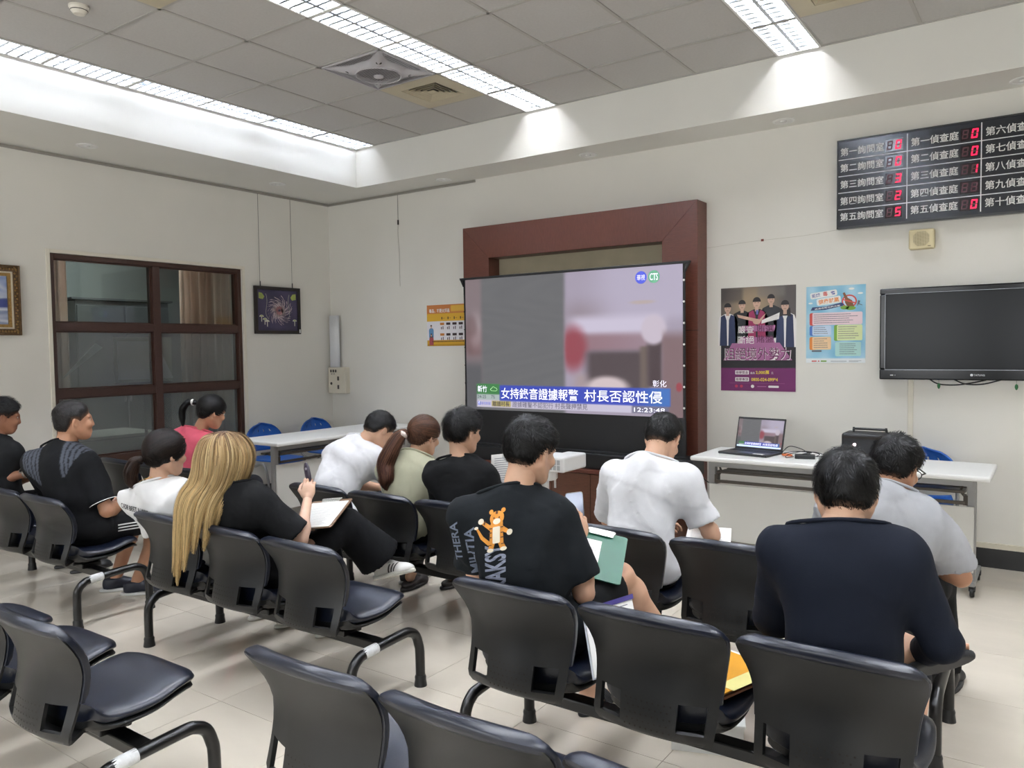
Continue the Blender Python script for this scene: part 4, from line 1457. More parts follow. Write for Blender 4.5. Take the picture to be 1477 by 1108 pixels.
def news_lettering(M, w, h, parent, detail=True):
    q = lambda u, v, z=0.0015: M @ Matrix.Translation(((u - .5) * w, (v - .5) * h, z))
    em = lambda n, c: mat('screen_' + n, c, 0.5, var=0, emit=c, estr=0.36)
    wt, dk, gr = em('white', (222, 220, 236)), em('dark', (44, 40, 58)), em('lightgreen', (150, 196, 140))
    text('lettering', '女持錄音證據報警', q(0.375, 0.13), 0.375 * w, 0.083 * h, wt, parent, bold=0.008)
    text('lettering', '村長否認性侵', q(0.755, 0.13), 0.33 * w, 0.083 * h, wt, parent, bold=0.008)
    if not detail:
        return
    text('lettering', '新竹', q(0.088, 0.16), 0.05 * w, 0.05 * h, wt, parent, bold=0.008)
    text('lettering', '彰化', q(0.91, 0.222), 0.055 * w, 0.045 * h, wt, parent)
    text('lettering', '24-25', q(0.085, 0.1), 0.045 * w, 0.025 * h, dk, parent)
    text('lettering', '7%', q(0.145, 0.1), 0.02 * w, 0.025 * h, dk, parent)
    text('lettering', '離譜村長', q(0.186, 0.049), 0.088 * w, 0.04 * h, dk, parent, bold=0.008)
    text('lettering', '證據確鑿不認犯行 村長聲押禁見', q(0.425, 0.049), 0.36 * w, 0.042 * h, dk, parent)
    text('lettering', '華視新聞', q(0.105, 0.049), 0.05 * w, 0.025 * h, em('blueink', (80, 90, 170)), parent)
    text('lettering', 'f', q(0.07, 0.049), 0.006 * w, 0.03 * h, wt, flat('badge', q(0.07, 0.049, 0.001), [rect(-.013, -.017, .013, .017)], em('fbblue', (60, 80, 170)), parent), bold=0.02)
    text('lettering', '12:23:48', q(0.868, 0.044), 0.125 * w, 0.03 * h, wt, parent, bold=0.005)
    cl = [(0.028 * math.cos(a) * (1 if a < 3.2 else 1.2), 0.018 * math.sin(a)) for a in np.linspace(0, 6.28, 14)]
    mb = MB()
    cc = q(0.15, 0.158)
    pts = [(-0.03, -0.014, 0), (-0.038, 0.0, 0), (-0.022, 0.012, 0), (-0.008, 0.024, 0), (0.012, 0.014, 0), (0.026, 0.01, 0), (0.034, -0.004, 0), (0.022, -0.014, 0)]
    mb.tube([cc @ Vector(p) for p in smoothpath(pts + [pts[0]], 4)[:-1]], 0.0022, 5, closed=True)
    mb.build('weather_cloud', gr, parent)
    b1 = flat('channel_logo', q(0.837, 0.928), [disc(0, 0, 0.05, n=32)], em('logoblue', (66, 76, 178)), parent)
    b2 = flat('channel_logo', q(0.889, 0.928), [disc(0, 0, 0.05, n=32)], em('logogreen', (84, 140, 112)), parent)
    text('lettering', '華視', q(0.837, 0.928, 0.0022), 0.07, 0.045, wt, b1)
    text('lettering', 'CTS', q(0.889, 0.928, 0.0022), 0.07, 0.055, wt, b2, bold=0.01)


M_proj = mat('projected_picture', attr='Col', rough=0.7, var=0, emit='attr', estr=0.32, spec=0.1)
# keep the fabric itself dark so that the projected light reads
_nt = M_proj.node_tree
for _l in list(_nt.links):
    if _l.to_socket.name == 'Base Color':
        _nt.links.remove(_l)
_nt.nodes['Principled BSDF'].inputs['Base Color'].default_value = (0.03, 0.03, 0.03, 1)


def projection_screen():
    Y = -0.36
    x0, x1, zb, zt = 2.225, 4.355, 0.95, 2.142
    cx = (x0 + x1) / 2
    o = thing('projection_screen', 'floor-rising projection screen showing a news broadcast', 'projection screen', (cx, Y, 0.506))
    Z = 0.506
    w, h = x1 - x0, zt - zb
    M_bk = mat('screen_black_border', (16, 17, 20), 0.5, var=0.05)
    fab = picture('picture_area', wall_front(0, -0.004, (zb + zt) / 2 - Z), w, h, 220, 124, screen_image, M_proj, o, lambda u, v: 0.006 * np.sin(u * 3.1) * (1 - v))
    news_lettering(wall_front(0, -0.012, (zb + zt) / 2 - Z), w, h, fab)
    MB().box((-w / 2 - 0.02, -0.001, 0.07), (w / 2 + 0.02, 0.004, zt - Z + 0.01)).build('fabric', M_bk, o)
    bar = MB().box((-w / 2 - 0.055, -0.018, zt - Z), (w / 2 + 0.055, 0.02, zt - Z + 0.02)).build('top_bar', M_bk, o, bevel=0.003)
    for s in (-1, 1):
        MB().prism([(s * (w / 2 + 0.02), 0), (s * (w / 2 + 0.06), 0.018), (s * (w / 2 + 0.06), 0.022), (s * (w / 2 + 0.02), -0.06)], basis((0, -0.015, zt - Z - 0.002), (1, 0, 0), (0, 0, 1)), -0.03).build('end_bracket', M_bk, bar)
        # tension cord with tabs
        MB().tube(smoothpath([(s * (w / 2 + 0.022), -0.002, zt - Z - 0.03), (s * (w / 2 + 0.012), -0.002, 0.9), (s * (w / 2 + 0.03), -0.002, 0.12)]), 0.002, 5).build('tension_cord', M_bk, o)
        for k in range(7):
            zz = 0.52 + k * 0.165
            MB().lathe([(0.0, 0.005), (0.008, 0.004), (0.009, 0.0)], basis((s * (w / 2 + 0.01), -0.006, zz), (1, 0, 0), (0, 0, 1)), 10).build('tension_tab', M_white if s > 0 else M_bk, o)
    hs = MB().box((-1.16, -0.11, 0.0), (1.16, 0.12, 0.125)).build('housing', mat('housing_black_metal', (26, 27, 30), 0.35, var=0.05), o, bevel=0.006)
    MB().box((-1.14, -0.075, 0.126), (1.14, 0.09, 0.14)).build('lid', M_bk, hs)
    for s in (-1, 1):
        MB().box((min(s * 1.161, s * 1.185), -0.115, 0.0), (max(s * 1.161, s * 1.185), 0.125, 0.13)).build('end_cap', M_black, hs, bevel=0.004)
    lb = MB().box((1.06, -0.1125, 0.04), (1.13, -0.111, 0.085)).build('warning_label', mat('yellow_label', (226, 206, 40), 0.5), hs)
    flat('label_print', wall_front(1.095, -0.1128, 0.0625), [rect(-.03, .006, .03, .012), rect(-.03, -.004, .02, 0.0), rect(-.03, -.014, .025, -.009)], M_dk, lb)
    # loose cable to the table
    MB().tube(smoothpath([(1.185, 0.0, 0.03), (1.3, -0.1, -0.02), (1.42, -0.2, 0.0), (1.50, -0.25, 0.03)]), 0.004, 6).build('power_cable', M_black, hs)


projection_screen()

# ------------------------------------------------------------------ tables
M_top = mat('light_grey_laminate', (226, 227, 226), 0.35, var=0.02, scale=3)
M_leg = mat('grey_painted_steel', (150, 150, 150), 0.4, 0.4, var=0.04)
M_mod = mat('pale_grey_panel', (206, 206, 202), 0.45, var=0.02, scale=2)
M_bar = mat('dark_bronze_bar', (84, 78, 72), 0.4, 0.4)


def folding_table(label, loc, rotz):
    o = thing('folding_table', label, 'table', loc, rotz, 'grey folding training tables')
    L, D = 0.9, 0.3
    MB().box((-L, -D, 0.708), (L, D, 0.74)).build('table_top', M_top, o, bevel=0.012, bseg=3)
    ap = MB().box((-0.80, -0.19, 0.66), (0.80, -0.175, 0.707)).build('support_rail', M_leg, o)
    # book shelf bars under the top
    for y, z in ((-0.12, 0.61), (-0.02, 0.60), (0.08, 0.60)):
        MB().box((-0.76, y - 0.035, z), (0.76, y + 0.03, z + 0.018)).build('shelf_slat', M_bar, o, bevel=0.004)
    MB().box((-0.76, -0.165, 0.545), (0.76, -0.15, 0.565)).build('cross_bar', M_bar, o)
    MB().box((-0.81, -0.166, 0.14), (0.81, -0.152, 0.535)).build('modesty_panel', M_mod, o, bevel=0.003)
    for s in (-1, 1):
        x = s * 0.795
        lg = MB().box((x - 0.025, -0.15, 0.085), (x + 0.025, -0.10, 0.707)).build('leg', M_leg, o, bevel=0.006)
        MB().box((x - 0.028, -0.20, 0.066), (x + 0.028, 0.26, 0.09)).build('foot_bar', M_leg, lg, bevel=0.006)
        br = MB()
        xi = x - s * 0.03
        br.tube([(xi, -0.125, 0.58), (xi - s * 0.03, -0.125, 0.62), (xi - s * 0.015, -0.125, 0.66), (xi - s * 0.03, -0.125, 0.70)], 0.008, 8)
        br.box((xi - 0.012, -0.15, 0.54), (xi + 0.012, -0.10, 0.60))
        br.build('hinge', M_bar, lg)
        for y in (-0.17, 0.23):
            c = MB()
            c.lathe([(0.0, -0.012), (0.026, -0.012), (0.03, -0.006), (0.03, 0.006), (0.026, 0.012), (0.0, 0.012)], basis((x + s * 0.012, y, 0.03), (0, 1, 0), (0, 0, 1)), 18)
            cw = c.build('caster', M_black, lg, auto=True)
            MB().box((x + s * 0.012 - 0.018, y - 0.02, 0.035), (x + s * 0.012 + 0.018, y + 0.022, 0.0655)).build('caster_fork', M_black, o, bevel=0.005)
            MB().prism([(0, 0), (0.035, -0.012), (0.037, -0.005), (0.004, 0.012)], basis((x + s * 0.03, y - 0.01, 0.055), (0, -1, 0), (0, 0, 1)), 0.01).build('brake_lever', M_black, o)
    return o


folding_table('light grey folding table carrying the laptop before the front wall', (5.53, -0.61, 0), 0)
folding_table('light grey folding table standing near the corner before two blue chairs', (1.10, -0.98, 0), math.radians(90))

M_bluep = mat('blue_chair_plastic', (34, 98, 186), 0.35, var=0.05)


def blue_chair(label, loc, rotz):
    """moulded blue chair, faces local -y ... back at +y"""
    o = thing('blue_chair', label, 'chair', loc, rotz, 'blue plastic chairs behind the tables')
    # back plate with a row of holes, rounded top, curved in plan
    nu, nv = 28, 12
    v, f = [], []
    holes = {(6, 8), (11, 8), (16, 8), (21, 8)}
    for j in range(nv + 1):
        t = j / nv
        z = 0.52 + 0.275 * t
        hw = 0.225 * math.sqrt(max(0.0, 1 - max(0, (t - 0.25) / 0.75) ** 2.4)) if t > 0.25 else 0.20 + 0.025 * t / 0.25
        hw = max(hw, 0.02)
        for i in range(nu + 1):
            s = -1 + 2 * i / nu
            v.append((hw * s, 0.20 + 0.05 * t - 0.05 * s * s, z))
    for j in range(nv):
        for i in range(nu):
            if (i, j) in holes:
                continue
            f.append((j * (nu + 1) + i, j * (nu + 1) + i + 1, (j + 1) * (nu + 1) + i + 1, (j + 1) * (nu + 1) + i))
    me = bpy.data.meshes.new('backrest')
    me.from_pydata(v, [], f)
    b = link('backrest', me, M_bluep, o, smooth=True)
    md = b.modifiers.new('thick', 'SOLIDIFY')
    md.thickness = 0.012
    v, f = [], []
    nu, nv = 12, 12
    for j in range(nv + 1):
        t = -1 + 2 * j / nv
        for i in range(nu + 1):
            s = -1 + 2 * i / nu
            k = 1 - 0.12 * (s * t) ** 2
            v.append((0.21 * s * k, 0.20 * t * k - 0.02, 0.43 + 0.02 * (s * s) - 0.02 * (1 if t < -0.9 else 0) + 0.03 * max(0, t) ** 3))
    for j in range(nv):
        for i in range(nu):
            f.append((j * (nu + 1) + i, j * (nu + 1) + i + 1, (j + 1) * (nu + 1) + i + 1, (j + 1) * (nu + 1) + i))
    me = bpy.data.meshes.new('seat')
    me.from_pydata(v, [], f)
    b = link('seat', me, M_bluep, o, smooth=True)
    md = b.modifiers.new('thick', 'SOLIDIFY')
    md.thickness = 0.014
    md.offset = 1
    for s in (-1, 1):
        x = s * 0.22
        MB().tube(smoothpath([(x, 0.24, 0.015), (x, 0.12, 0.36), (x, 0.03, 0.40), (x, -0.12, 0.40), (x, -0.2, 0.015)], 5), 0.012, 8).build('leg', M_leg, o, smooth=True)
        MB().tube(smoothpath([(x, 0.08, 0.40), (x * 0.98, 0.17, 0.46), (x * 0.95, 0.185, 0.60)], 5), 0.011, 8).build('back_post', M_leg, o, smooth=True)
        for y in (0.24, -0.2):
            MB().lathe([(0.0, 0.0), (0.018, 0.0), (0.018, 0.02), (0.013, 0.03)], Matrix.Translation((x, y, 0)), 12).build('foot', M_black, o)
    return o


blue_chair('blue plastic chair behind the corner table, nearer the brown window', (0.42, -1.13, 0), math.radians(90))
blue_chair('blue plastic chair behind the corner table, nearer the room corner', (0.42, -0.46, 0), math.radians(90))
blue_chair('blue plastic chair tucked behind the laptop table at the front wall', (5.98, -0.30, 0), 0)

# ------------------------------------------------------------------ things on the laptop table


def laptop():
    o = thing('laptop', 'open black laptop mirroring the news broadcast', 'laptop', (4.955, -0.60, 0.7405), math.radians(-11))
    M_lb = mat('laptop_black', (30, 31, 34), 0.4, var=0.05)
    w, d = 0.37, 0.245
    MB().box((-w / 2, -d / 2, 0), (w / 2, d / 2, 0.016)).build('base', M_lb, o, bevel=0.005)
    ky = MB()
    for i in range(14):
        for j in range(5):
            x, y = -0.165 + i * 0.0237, 0.01 + j * 0.0195
            ky.box((x, y, 0.0165), (x + 0.0205, y + 0.0165, 0.0185))
    ky.build('keyboard', mat('laptop_keys', (20, 20, 22), 0.5), o)
    MB().box((-0.05, -0.105, 0.0163), (0.055, -0.03, 0.0168)).build('touchpad', mat('laptop_pad', (40, 41, 44), 0.3), o)
    MB().box((0.075, -0.112, 0.0163), (0.155, -0.078, 0.017)).build('sticker', M_paper, o)
    a = math.radians(14)
    S = Matrix.Translation((0, d / 2 - 0.008, 0.014)) @ Matrix.Rotation(-a, 4, 'X')
    lid = MB().box((-w / 2, -0.004, 0.0), (w / 2, 0.004, 0.235), S).build('lid', M_lb, o, bevel=0.003)
    Msc = S @ basis((0, -0.005, 0.118), (1, 0, 0), (0, 0, 1))
    pic = picture('screen', Msc, w - 0.02, 0.205, 90, 50, lambda u, v: screen_image(u, v) * 0.95 + 6, M_proj, lid)
    news_lettering(Msc @ Matrix.Translation((0, 0, 0.0)), w - 0.02, 0.205, pic, detail=False)
    em = mat('screen_taskblue', (150, 176, 220), 0.5, var=0, emit=(150, 176, 220), estr=0.7)
    flat('taskbar', Msc, [rect(-0.17, -0.1, 0.17, -0.09)], em, pic, z=0.0006)


laptop()
M_cable = mat('black_cable', (22, 22, 24), 0.5)
o = thing('power_adapter', 'black power adapter box with tangled cables beside the laptop', 'adapter', (5.345, -0.66, 0.7405), math.radians(14))
MB().box((-0.065, -0.03, 0), (0.065, 0.03, 0.028)).build('brick', M_black, o, bevel=0.005)
r = random.Random(11)
for pts in (((-0.15, 0.13, 0.02), (-0.10, 0.16, 0.06), (-0.02, 0.1, 0.05), (0.02, 0.03, 0.033), (0.06, 0.05, 0.012)),
            ((-0.15, 0.1, 0.01), (-0.11, 0.06, 0.03), (-0.05, 0.09, 0.035), (0.04, 0.04, 0.036), (0.0, 0.0, 0.033), (-0.06, 0.05, 0.01)),
            ((-0.07, 0.0, 0.01), (-0.12, -0.02, 0.006), (-0.1, 0.05, 0.02), (0.0, 0.07, 0.04), (0.09, 0.03, 0.03), (0.07, 0.0, 0.015)),
            ((0.06, 0.0, 0.015), (0.13, 0.03, 0.02), (0.17, 0.06, 0.06), (0.19, 0.03, 0.03), (0.2, -0.02, 0.005)),
            ((-0.02, 0.05, 0.01), (0.05, 0.08, 0.035), (0.14, 0.06, 0.02), (0.22, 0.1, 0.008))):
    MB().tube(smoothpath(pts, 8), 0.0028, 6).build('cable', M_cable, o, smooth=True)
M_orj = mat('orange_plug', (212, 110, 60), 0.5)
for k, (x, y, a) in enumerate(((-0.12, 0.085, 0.3), (-0.11, 0.05, -0.2))):
    MB().tube([(x - 0.03 * math.cos(a), y - 0.03 * math.sin(a), 0.012), (x + 0.03 * math.cos(a), y + 0.03 * math.sin(a), 0.012)], 0.007, 8).build('plug', M_orj, o)
o = thing('amplifier_case', 'black portable speaker case with handle at the back of the table', 'speaker case', (5.71, -0.45, 0.7405))
MB().box((-0.16, -0.10, 0.0), (0.16, 0.10, 0.175)).build('case', mat('case_black_fabric', (22, 23, 27), 0.55, bump=0.2, bscale=400), o, bevel=0.02, bseg=3)
MB().box((-0.15, -0.103, 0.14), (0.15, -0.101, 0.155)).build('recess', M_ventdark, o)
hd = MB().tube(smoothpath([(-0.1, 0, 0.17), (-0.1, 0, 0.195), (-0.08, 0, 0.197), (0.08, 0, 0.197), (0.1, 0, 0.195), (0.1, 0, 0.17)], 3), 0.008, 8).build('handle', M_black, o, smooth=True)
for x in (-0.1, 0.1):
    MB().box((x - 0.006, -0.006, 0.17), (x + 0.006, 0.006, 0.208)).build('handle_post', M_black, hd)
MB().lathe([(0.0, 0.004), (0.009, 0.003), (0.01, 0.0)], basis((-0.075, -0.1015, 0.10), (1, 0, 0), (0, 0, 1)), 14).build('power_lamp', mat('white_led', (255, 240, 245), 0.3, emit=(255, 225, 235), estr=2.5), o)

# ------------------------------------------------------------------ ultra-short-throw projector on its stand
M_pj = mat('projector_white', (234, 235, 236), 0.4, var=0.01)
o = thing('projector', 'white boxy projector standing low before the screen', 'projector', (3.50, -1.02, 0.0))
b = MB().box((-0.27, -0.17, 0.585), (0.27, 0.17, 0.70)).build('body', M_pj, o, bevel=0.015, bseg=3)
Mg = mat('projector_vent', (176, 178, 180), 0.5)
for k in range(5):
    for row in range(2):
        x0 = 0.075 + k * 0.034
        MB().box((x0, -0.1715, 0.602 + row * 0.04), (x0 + 0.026, -0.1702, 0.637 + row * 0.04)).build('vent', Mg, b)
MB().box((-0.12, 0.06, 0.7005), (0.12, 0.16, 0.704)).build('lens_window', mat('lens_dark', (20, 22, 30), 0.1), b)
MB().lathe([(0.0, 0.0), (0.085, 0.0), (0.095, 0.012), (0.095, 0.07), (0.06, 0.084), (0.0, 0.084)], Matrix.Translation((0.02, -0.03, 0.50)), 28).build('stand_head', M_pj, o, auto=True)
MB().lathe([(0.03, 0.02), (0.03, 0.50)], Matrix.Translation((0.02, -0.03, 0.0)), 18).build('stand_pole', M_pj, o, auto=True)
MB().lathe([(0.0, 0.0), (0.17, 0.0), (0.17, 0.012), (0.05, 0.03), (0.03, 0.04)], Matrix.Translation((0.02, -0.03, 0.0)), 28).build('stand_foot', M_pj, o, auto=True)

# ------------------------------------------------------------------ waiting benches: three chairs on one beam
M_shell = mat('charcoal_chair_shell', (16, 17, 18), 0.42, var=0.08, scale=14, bump=0.12, bscale=700)
M_navy = mat('navy_leatherette', (15, 21, 36), 0.33, var=0.14, scale=9, bump=0.1, bscale=160, spec=0.55)
M_steel = mat('black_steel_tube', (13, 13, 14), 0.28, 0.0, var=0.06)
M_wear = mat('worn_white_scuff', (170, 176, 186), 0.6)
PITCH = 0.505

SHELL_ROWS = [  # z, y centre, edge forward offset, half width
    (0.352, 0.15, 0.0, 0.12), (0.342, 0.10, 0.005, 0.145), (0.338, 0.06, 0.012, 0.165), (0.345, 0.03, 0.025, 0.182), (0.362, 0.012, 0.036, 0.192),
    (0.382, 0.006, 0.042, 0.196), (0.41, 0.010, 0.048, 0.198), (0.44, 0.016, 0.052, 0.20), (0.462, 0.02, 0.054, 0.201), (0.49, 0.026, 0.055, 0.203),
    (0.52, 0.030, 0.055, 0.206), (0.55, 0.032, 0.055, 0.210), (0.58, 0.028, 0.053, 0.216), (0.61, 0.02, 0.05, 0.224), (0.64, 0.006, 0.046, 0.233),
    (0.665, -0.008, 0.043, 0.238), (0.685, -0.02, 0.04, 0.238), (0.698, -0.028, 0.04, 0.23), (0.706, -0.032, 0.04, 0.21)]


def interp_row(z):
    zs = [r[0] for r in SHELL_ROWS[3:]]
    ret = []
    for k in (1, 2, 3):
        ret.append(float(np.interp(z, zs, [r[k] for r in SHELL_ROWS[3:]])))
    return ret


def shell_mesh():
    us = sorted(set([-1, -0.97, -0.91, -0.86, -0.72, -0.58, -0.46, -0.42, -0.3, -0.15, 0, 0.15, 0.3, 0.42, 0.46, 0.58, 0.72, 0.86, 0.91, 0.97, 1]))
    bm = bmesh.new()
    g = []
    for z, yc, c, hw in SHELL_ROWS:
        g.append([bm.verts.new((hw * u, yc + c * u * u, z + 0.012 * (1 - u * u) * (1 if z > 0.6 else 0) * (z - 0.6) / 0.1)) for u in us])
    for j in range(len(g) - 1):
        zm = (SHELL_ROWS[j][0] + SHELL_ROWS[j + 1][0]) / 2
        for i in range(len(us) - 1):
            um = (us[i] + us[i + 1]) / 2
            if 0.38 < zm < 0.463 and 0.44 < abs(um) < 0.88:
                continue
            bm.faces.new((g[j][i], g[j][i + 1], g[j + 1][i + 1], g[j + 1][i]))
    bmesh.ops.recalc_face_normals(bm, faces=bm.faces)
    bmesh.ops.solidify(bm, geom=bm.faces[:], thickness=0.013)
    me = bpy.data.meshes.new('chair_shell')
    bm.to_mesh(me)
    bm.free()
    return me


def back_cushion_mesh():
    nu, nv = 20, 16
    zs = np.concatenate([np.linspace(0.468, 0.66, 9), np.linspace(0.675, 0.722, 7)])
    v, f = [], []
    for side in (0, 1):
        for j, z in enumerate(zs):
            zz = min(z, 0.706)
            yc, c, hw = interp_row(zz)
            top = max(0, (z - 0.69) / 0.032)
            hw2 = hw * 1.0 + 0.004
            if z > 0.69:
                hw2 = 0.236 - 0.05 * top ** 2.2
            bot = max(0.0, (0.49 - z) / 0.022)
            for i in range(nu + 1):
                u = -1 + 2 * i / nu
                uu = math.sin(u * math.pi / 2)
                edge = (1 - abs(uu) ** 8) ** 0.5
                tz = math.sqrt(max(0.0, 1 - top ** 2)) * math.sqrt(max(0.0, 1 - min(1, bot) ** 2))
                base = yc + c * uu * uu
                zc = z + 0.012 * (1 - uu * uu) * max(0, (z - 0.6) / 0.1)
                if side == 0:      # front face
                    y = base + 0.017 + 0.031 * edge * tz
                else:              # rear: flush with the shell, rolls over it at the top
                    y = base + 0.007 - (0.012 * edge * tz * sm(np.array([0.678]), np.array([0.69]), np.array([z]))[0])
                v.append((hw2 * uu, y, zc))
    n1 = (nu + 1)
    R = len(zs)
    off = R * n1
    for s in (0, 1):
        for j in range(R - 1):
            for i in range(nu):
                a = s * off + j * n1 + i
                f.append((a, a + 1, a + n1 + 1, a + n1))
    for j in range(R - 1):
        for i in (0, nu):
            f.append((j * n1 + i, (j + 1) * n1 + i, off + (j + 1) * n1 + i, off + j * n1 + i))
    for i in range(nu):
        for j in (0, R - 1):
            f.append((j * n1 + i, j * n1 + i + 1, off + j * n1 + i + 1, off + j * n1 + i))
    me = bpy.data.meshes.new('back_cushion')
    me.from_pydata(v, [], f)
    return me


def seat_surface(u, t):
    """u -1..1 across, t 0..1 back to front -> x, y, z of the cushion top"""
    y = 0.085 + 0.435 * t + 0.045 * u * u * max(0.0, 1 - t / 0.25)
    hw = 0.195 + 0.028 * math.sin(math.pi * min(1, t * 1.05)) if t < 0.72 else (0.195 + 0.028 * math.sin(math.pi * min(1, t * 1.05))) * math.sqrt(max(0.0, 1 - ((t - 0.72) / 0.285) ** 2.6))
    z = 0.418 - 0.012 * math.sin(math.pi * min(1, t / 0.7)) + 0.012 * sm(np.array([0.5]), np.array([0.8]), np.array([t]))[0] - 0.034 * max(0, (t - 0.8) / 0.2) ** 1.6
    z += 0.02 * max(0, 1 - t / 0.16) ** 2
    z += 0.012 * u * u * (1 - t)
    return hw * u, y, z


def seat_mesh(top_off, th_b, th_f, shrink=1.0, name='seat_cushion'):
    nu, nv = 16, 22
    v, f = [], []
    for side in (0, 1):
        for j in range(nv + 1):
            t = j / nv
            t = t if t < 0.7 else 0.7 + 0.3 * (1 - max(0.0, 1 - (t - 0.7) / 0.3) ** 1.6)
            for i in range(nu + 1):
                u = math.sin((-1 + 2 * i / nu) * math.pi / 2)
                x, y, z = seat_surface(u, t)
                e = (1 - abs(u) ** 6) ** 0.5
                ef = 1.0 if t < 0.9 else math.sqrt(max(0.0, 1 - ((t - 0.9) / 0.1) ** 2))
                th = th_b + (th_f - th_b) * t
                x *= shrink
                red = min(0.98, math.hypot(1 - e, 1 - ef))
                if side == 0:
                    zz = z + top_off - red * th * 0.5
                else:
                    zz = z + top_off - th + red * th * 0.5
                v.append((x, y, zz))
    n1 = nu + 1
    off = (nv + 1) * n1
    for s in (0, 1):
        for j in range(nv):
            for i in range(nu):
                a = s * off + j * n1 + i
                f.append((a, a + 1, a + n1 + 1, a + n1))
    for j in range(nv):
        for i in (0, nu):
            f.append((j * n1 + i, (j + 1) * n1 + i, off + (j + 1) * n1 + i, off + j * n1 + i))
    for i in range(nu):
        for j in (0, nv):
            f.append((j * n1 + i, j * n1 + i + 1, off + j * n1 + i + 1, off + j * n1 + i))
    me = bpy.data.meshes.new(name)
    me.from_pydata(v, [], f)
    bm = bmesh.new()
    bm.from_mesh(me)
    bmesh.ops.remove_doubles(bm, verts=bm.verts, dist=0.0004)
    bm.to_mesh(me)
    bm.free()
    return me


def make_bench():
    root = thing('waiting_bench', 'row of three linked chairs', 'bench', group='rows of three linked waiting chairs')
    sh = link('chair_shell', shell_mesh(), M_shell, root, auto=True)
    bc = link('back_cushion', back_cushion_mesh(), M_navy, sh, auto=True)
    sc = link('seat_cushion', seat_mesh(0, 0.06, 0.034), M_navy, sh, auto=True)
    pan = link('seat_pan', seat_mesh(-0.04, 0.045, 0.02, 0.93, 'seat_pan'), M_shell, sh, auto=True)
    # perforations in the panel between the two hand holes
    pf = MB()
    for i in range(-4, 5):
        for j in range(5):
            x = i * 0.018 + (0.009 if j % 2 else 0)
            z = 0.375 + j * 0.019
            if abs(x) > 0.075:
                continue
            yc, c, hw = interp_row(z)
            y = yc + c * (x / hw) ** 2
            pf.lathe([(0.0, 0.0), (0.003, 0.0002)], basis((x, y - 0.0012, z), (1, 0, 0), (0, 0, 1)), 6)
    ph = pf.build('perforations', M_ventdark, sh)
    br = MB().box((-0.05, 0.16, 0.30), (0.05, 0.36, 0.345)).box((-0.07, 0.20, 0.275), (0.07, 0.31, 0.305)).build('bracket', M_steel, sh, bevel=0.006)
    units = [sh]
    for k in (-1, 1):
        s2 = share('chair_shell', sh, root, (k * PITCH, 0, 0))
        for ch in sh.children:
            share(ch.name.split('.')[0], ch, s2)
    MB().box((-0.745, 0.225, 0.24), (0.745, 0.285, 0.282)).build('beam', M_steel, root, bevel=0.006)
    legp = [(0, 0.082, 0.02), (0, 0.082, 0.17), (0, 0.092, 0.215), (0, 0.12, 0.243), (0, 0.165, 0.256), (0, 0.38, 0.268), (0, 0.43, 0.262), (0, 0.468, 0.238), (0, 0.488, 0.19), (0, 0.495, 0.15), (0, 0.497, 0.02)]
    lp = smoothpath(legp, 4)
    lg = MB().tube(lp, 0.0215, 14).build('leg', M_steel, root, smooth=True)
    lg.location = (-0.745, 0, 0)
    fm = MB().lathe([(0.0, 0.0), (0.029, 0.0), (0.0285, 0.006), (0.025, 0.03), (0.026, 0.04), (0.0225, 0.05)], None, 18)
    ft = fm.build('foot_cap', M_black, lg, auto=True)
    ft.location = (0, 0.082, 0)
    share('foot_cap', ft, lg, (0, 0.497, 0))
    l2 = share('leg', lg, root, (0.745, 0, 0))
    share('foot_cap', ft, l2, (0, 0.082, 0))
    share('foot_cap', ft, l2, (0, 0.497, 0))
    return root


BENCHES = [  # x centre, y of the chair back, label, paper tape on the right leg
    (5.745, -4.0, 'linked black chairs seating the tiger-shirt man and the navy-shirt man', 0),
    (5.65, -3.08, 'linked black chairs seating the grey-shirt man at the right front', 0),
    (3.68, -3.03, 'linked black chairs of the three people left of the screen base', 0),
    (3.66, -3.99, 'linked black chairs of the blonde woman, right seat empty', 1),
    (1.60, -4.07, 'linked black chairs of the black polo man at the left edge', 1),
    (1.48, -3.05, 'linked black chairs of the pink-shirted woman by the brown window', 0),
    (3.655, -5.03, 'empty linked chairs cut by the lower left corner of the photo', 1),
    (5.67, -4.80, 'empty linked chairs cut by the bottom centre of the photo', 0)]
bench0 = make_bench()
BENCH = []
for i, (x, y, lab, tape) in enumerate(BENCHES):
    b = bench0 if i == 0 else copy_tree(bench0)
    b.location = (x, y, 0)
    b['label'] = lab
    BENCH.append(b)
M_tape = mat('crumpled_white_tape', (214, 216, 218), 0.6, var=0.1, scale=60, bump=0.6, bscale=120)
for i, (x, y, lab, tape) in enumerate(BENCHES):
    if tape:
        right = [c for c in BENCH[i].children if c.name.startswith('leg') and c.location.x > 0][0]
        MB().tube([(0, 0.15, 0.2525), (0, 0.17, 0.2565), (0, 0.225, 0.2595)], 0.0227, 14, cap=False).build('paper_tape', M_tape, right, smooth=True)
# ------------------------------------------------------------------ people: signed-distance modelling
from mathutils.bvhtree import BVHTree


def V(*a):
    return np.array(a, float)


def nrm(v):
    v = np.asarray(v, float)
    return v / (np.linalg.norm(v) + 1e-12)


class Prim:
    def __init__(s, fn, lo, hi, k=0.02, op='u'):
        s.fn, s.lo, s.hi, s.k, s.op = fn, np.asarray(lo, float), np.asarray(hi, float), k, op


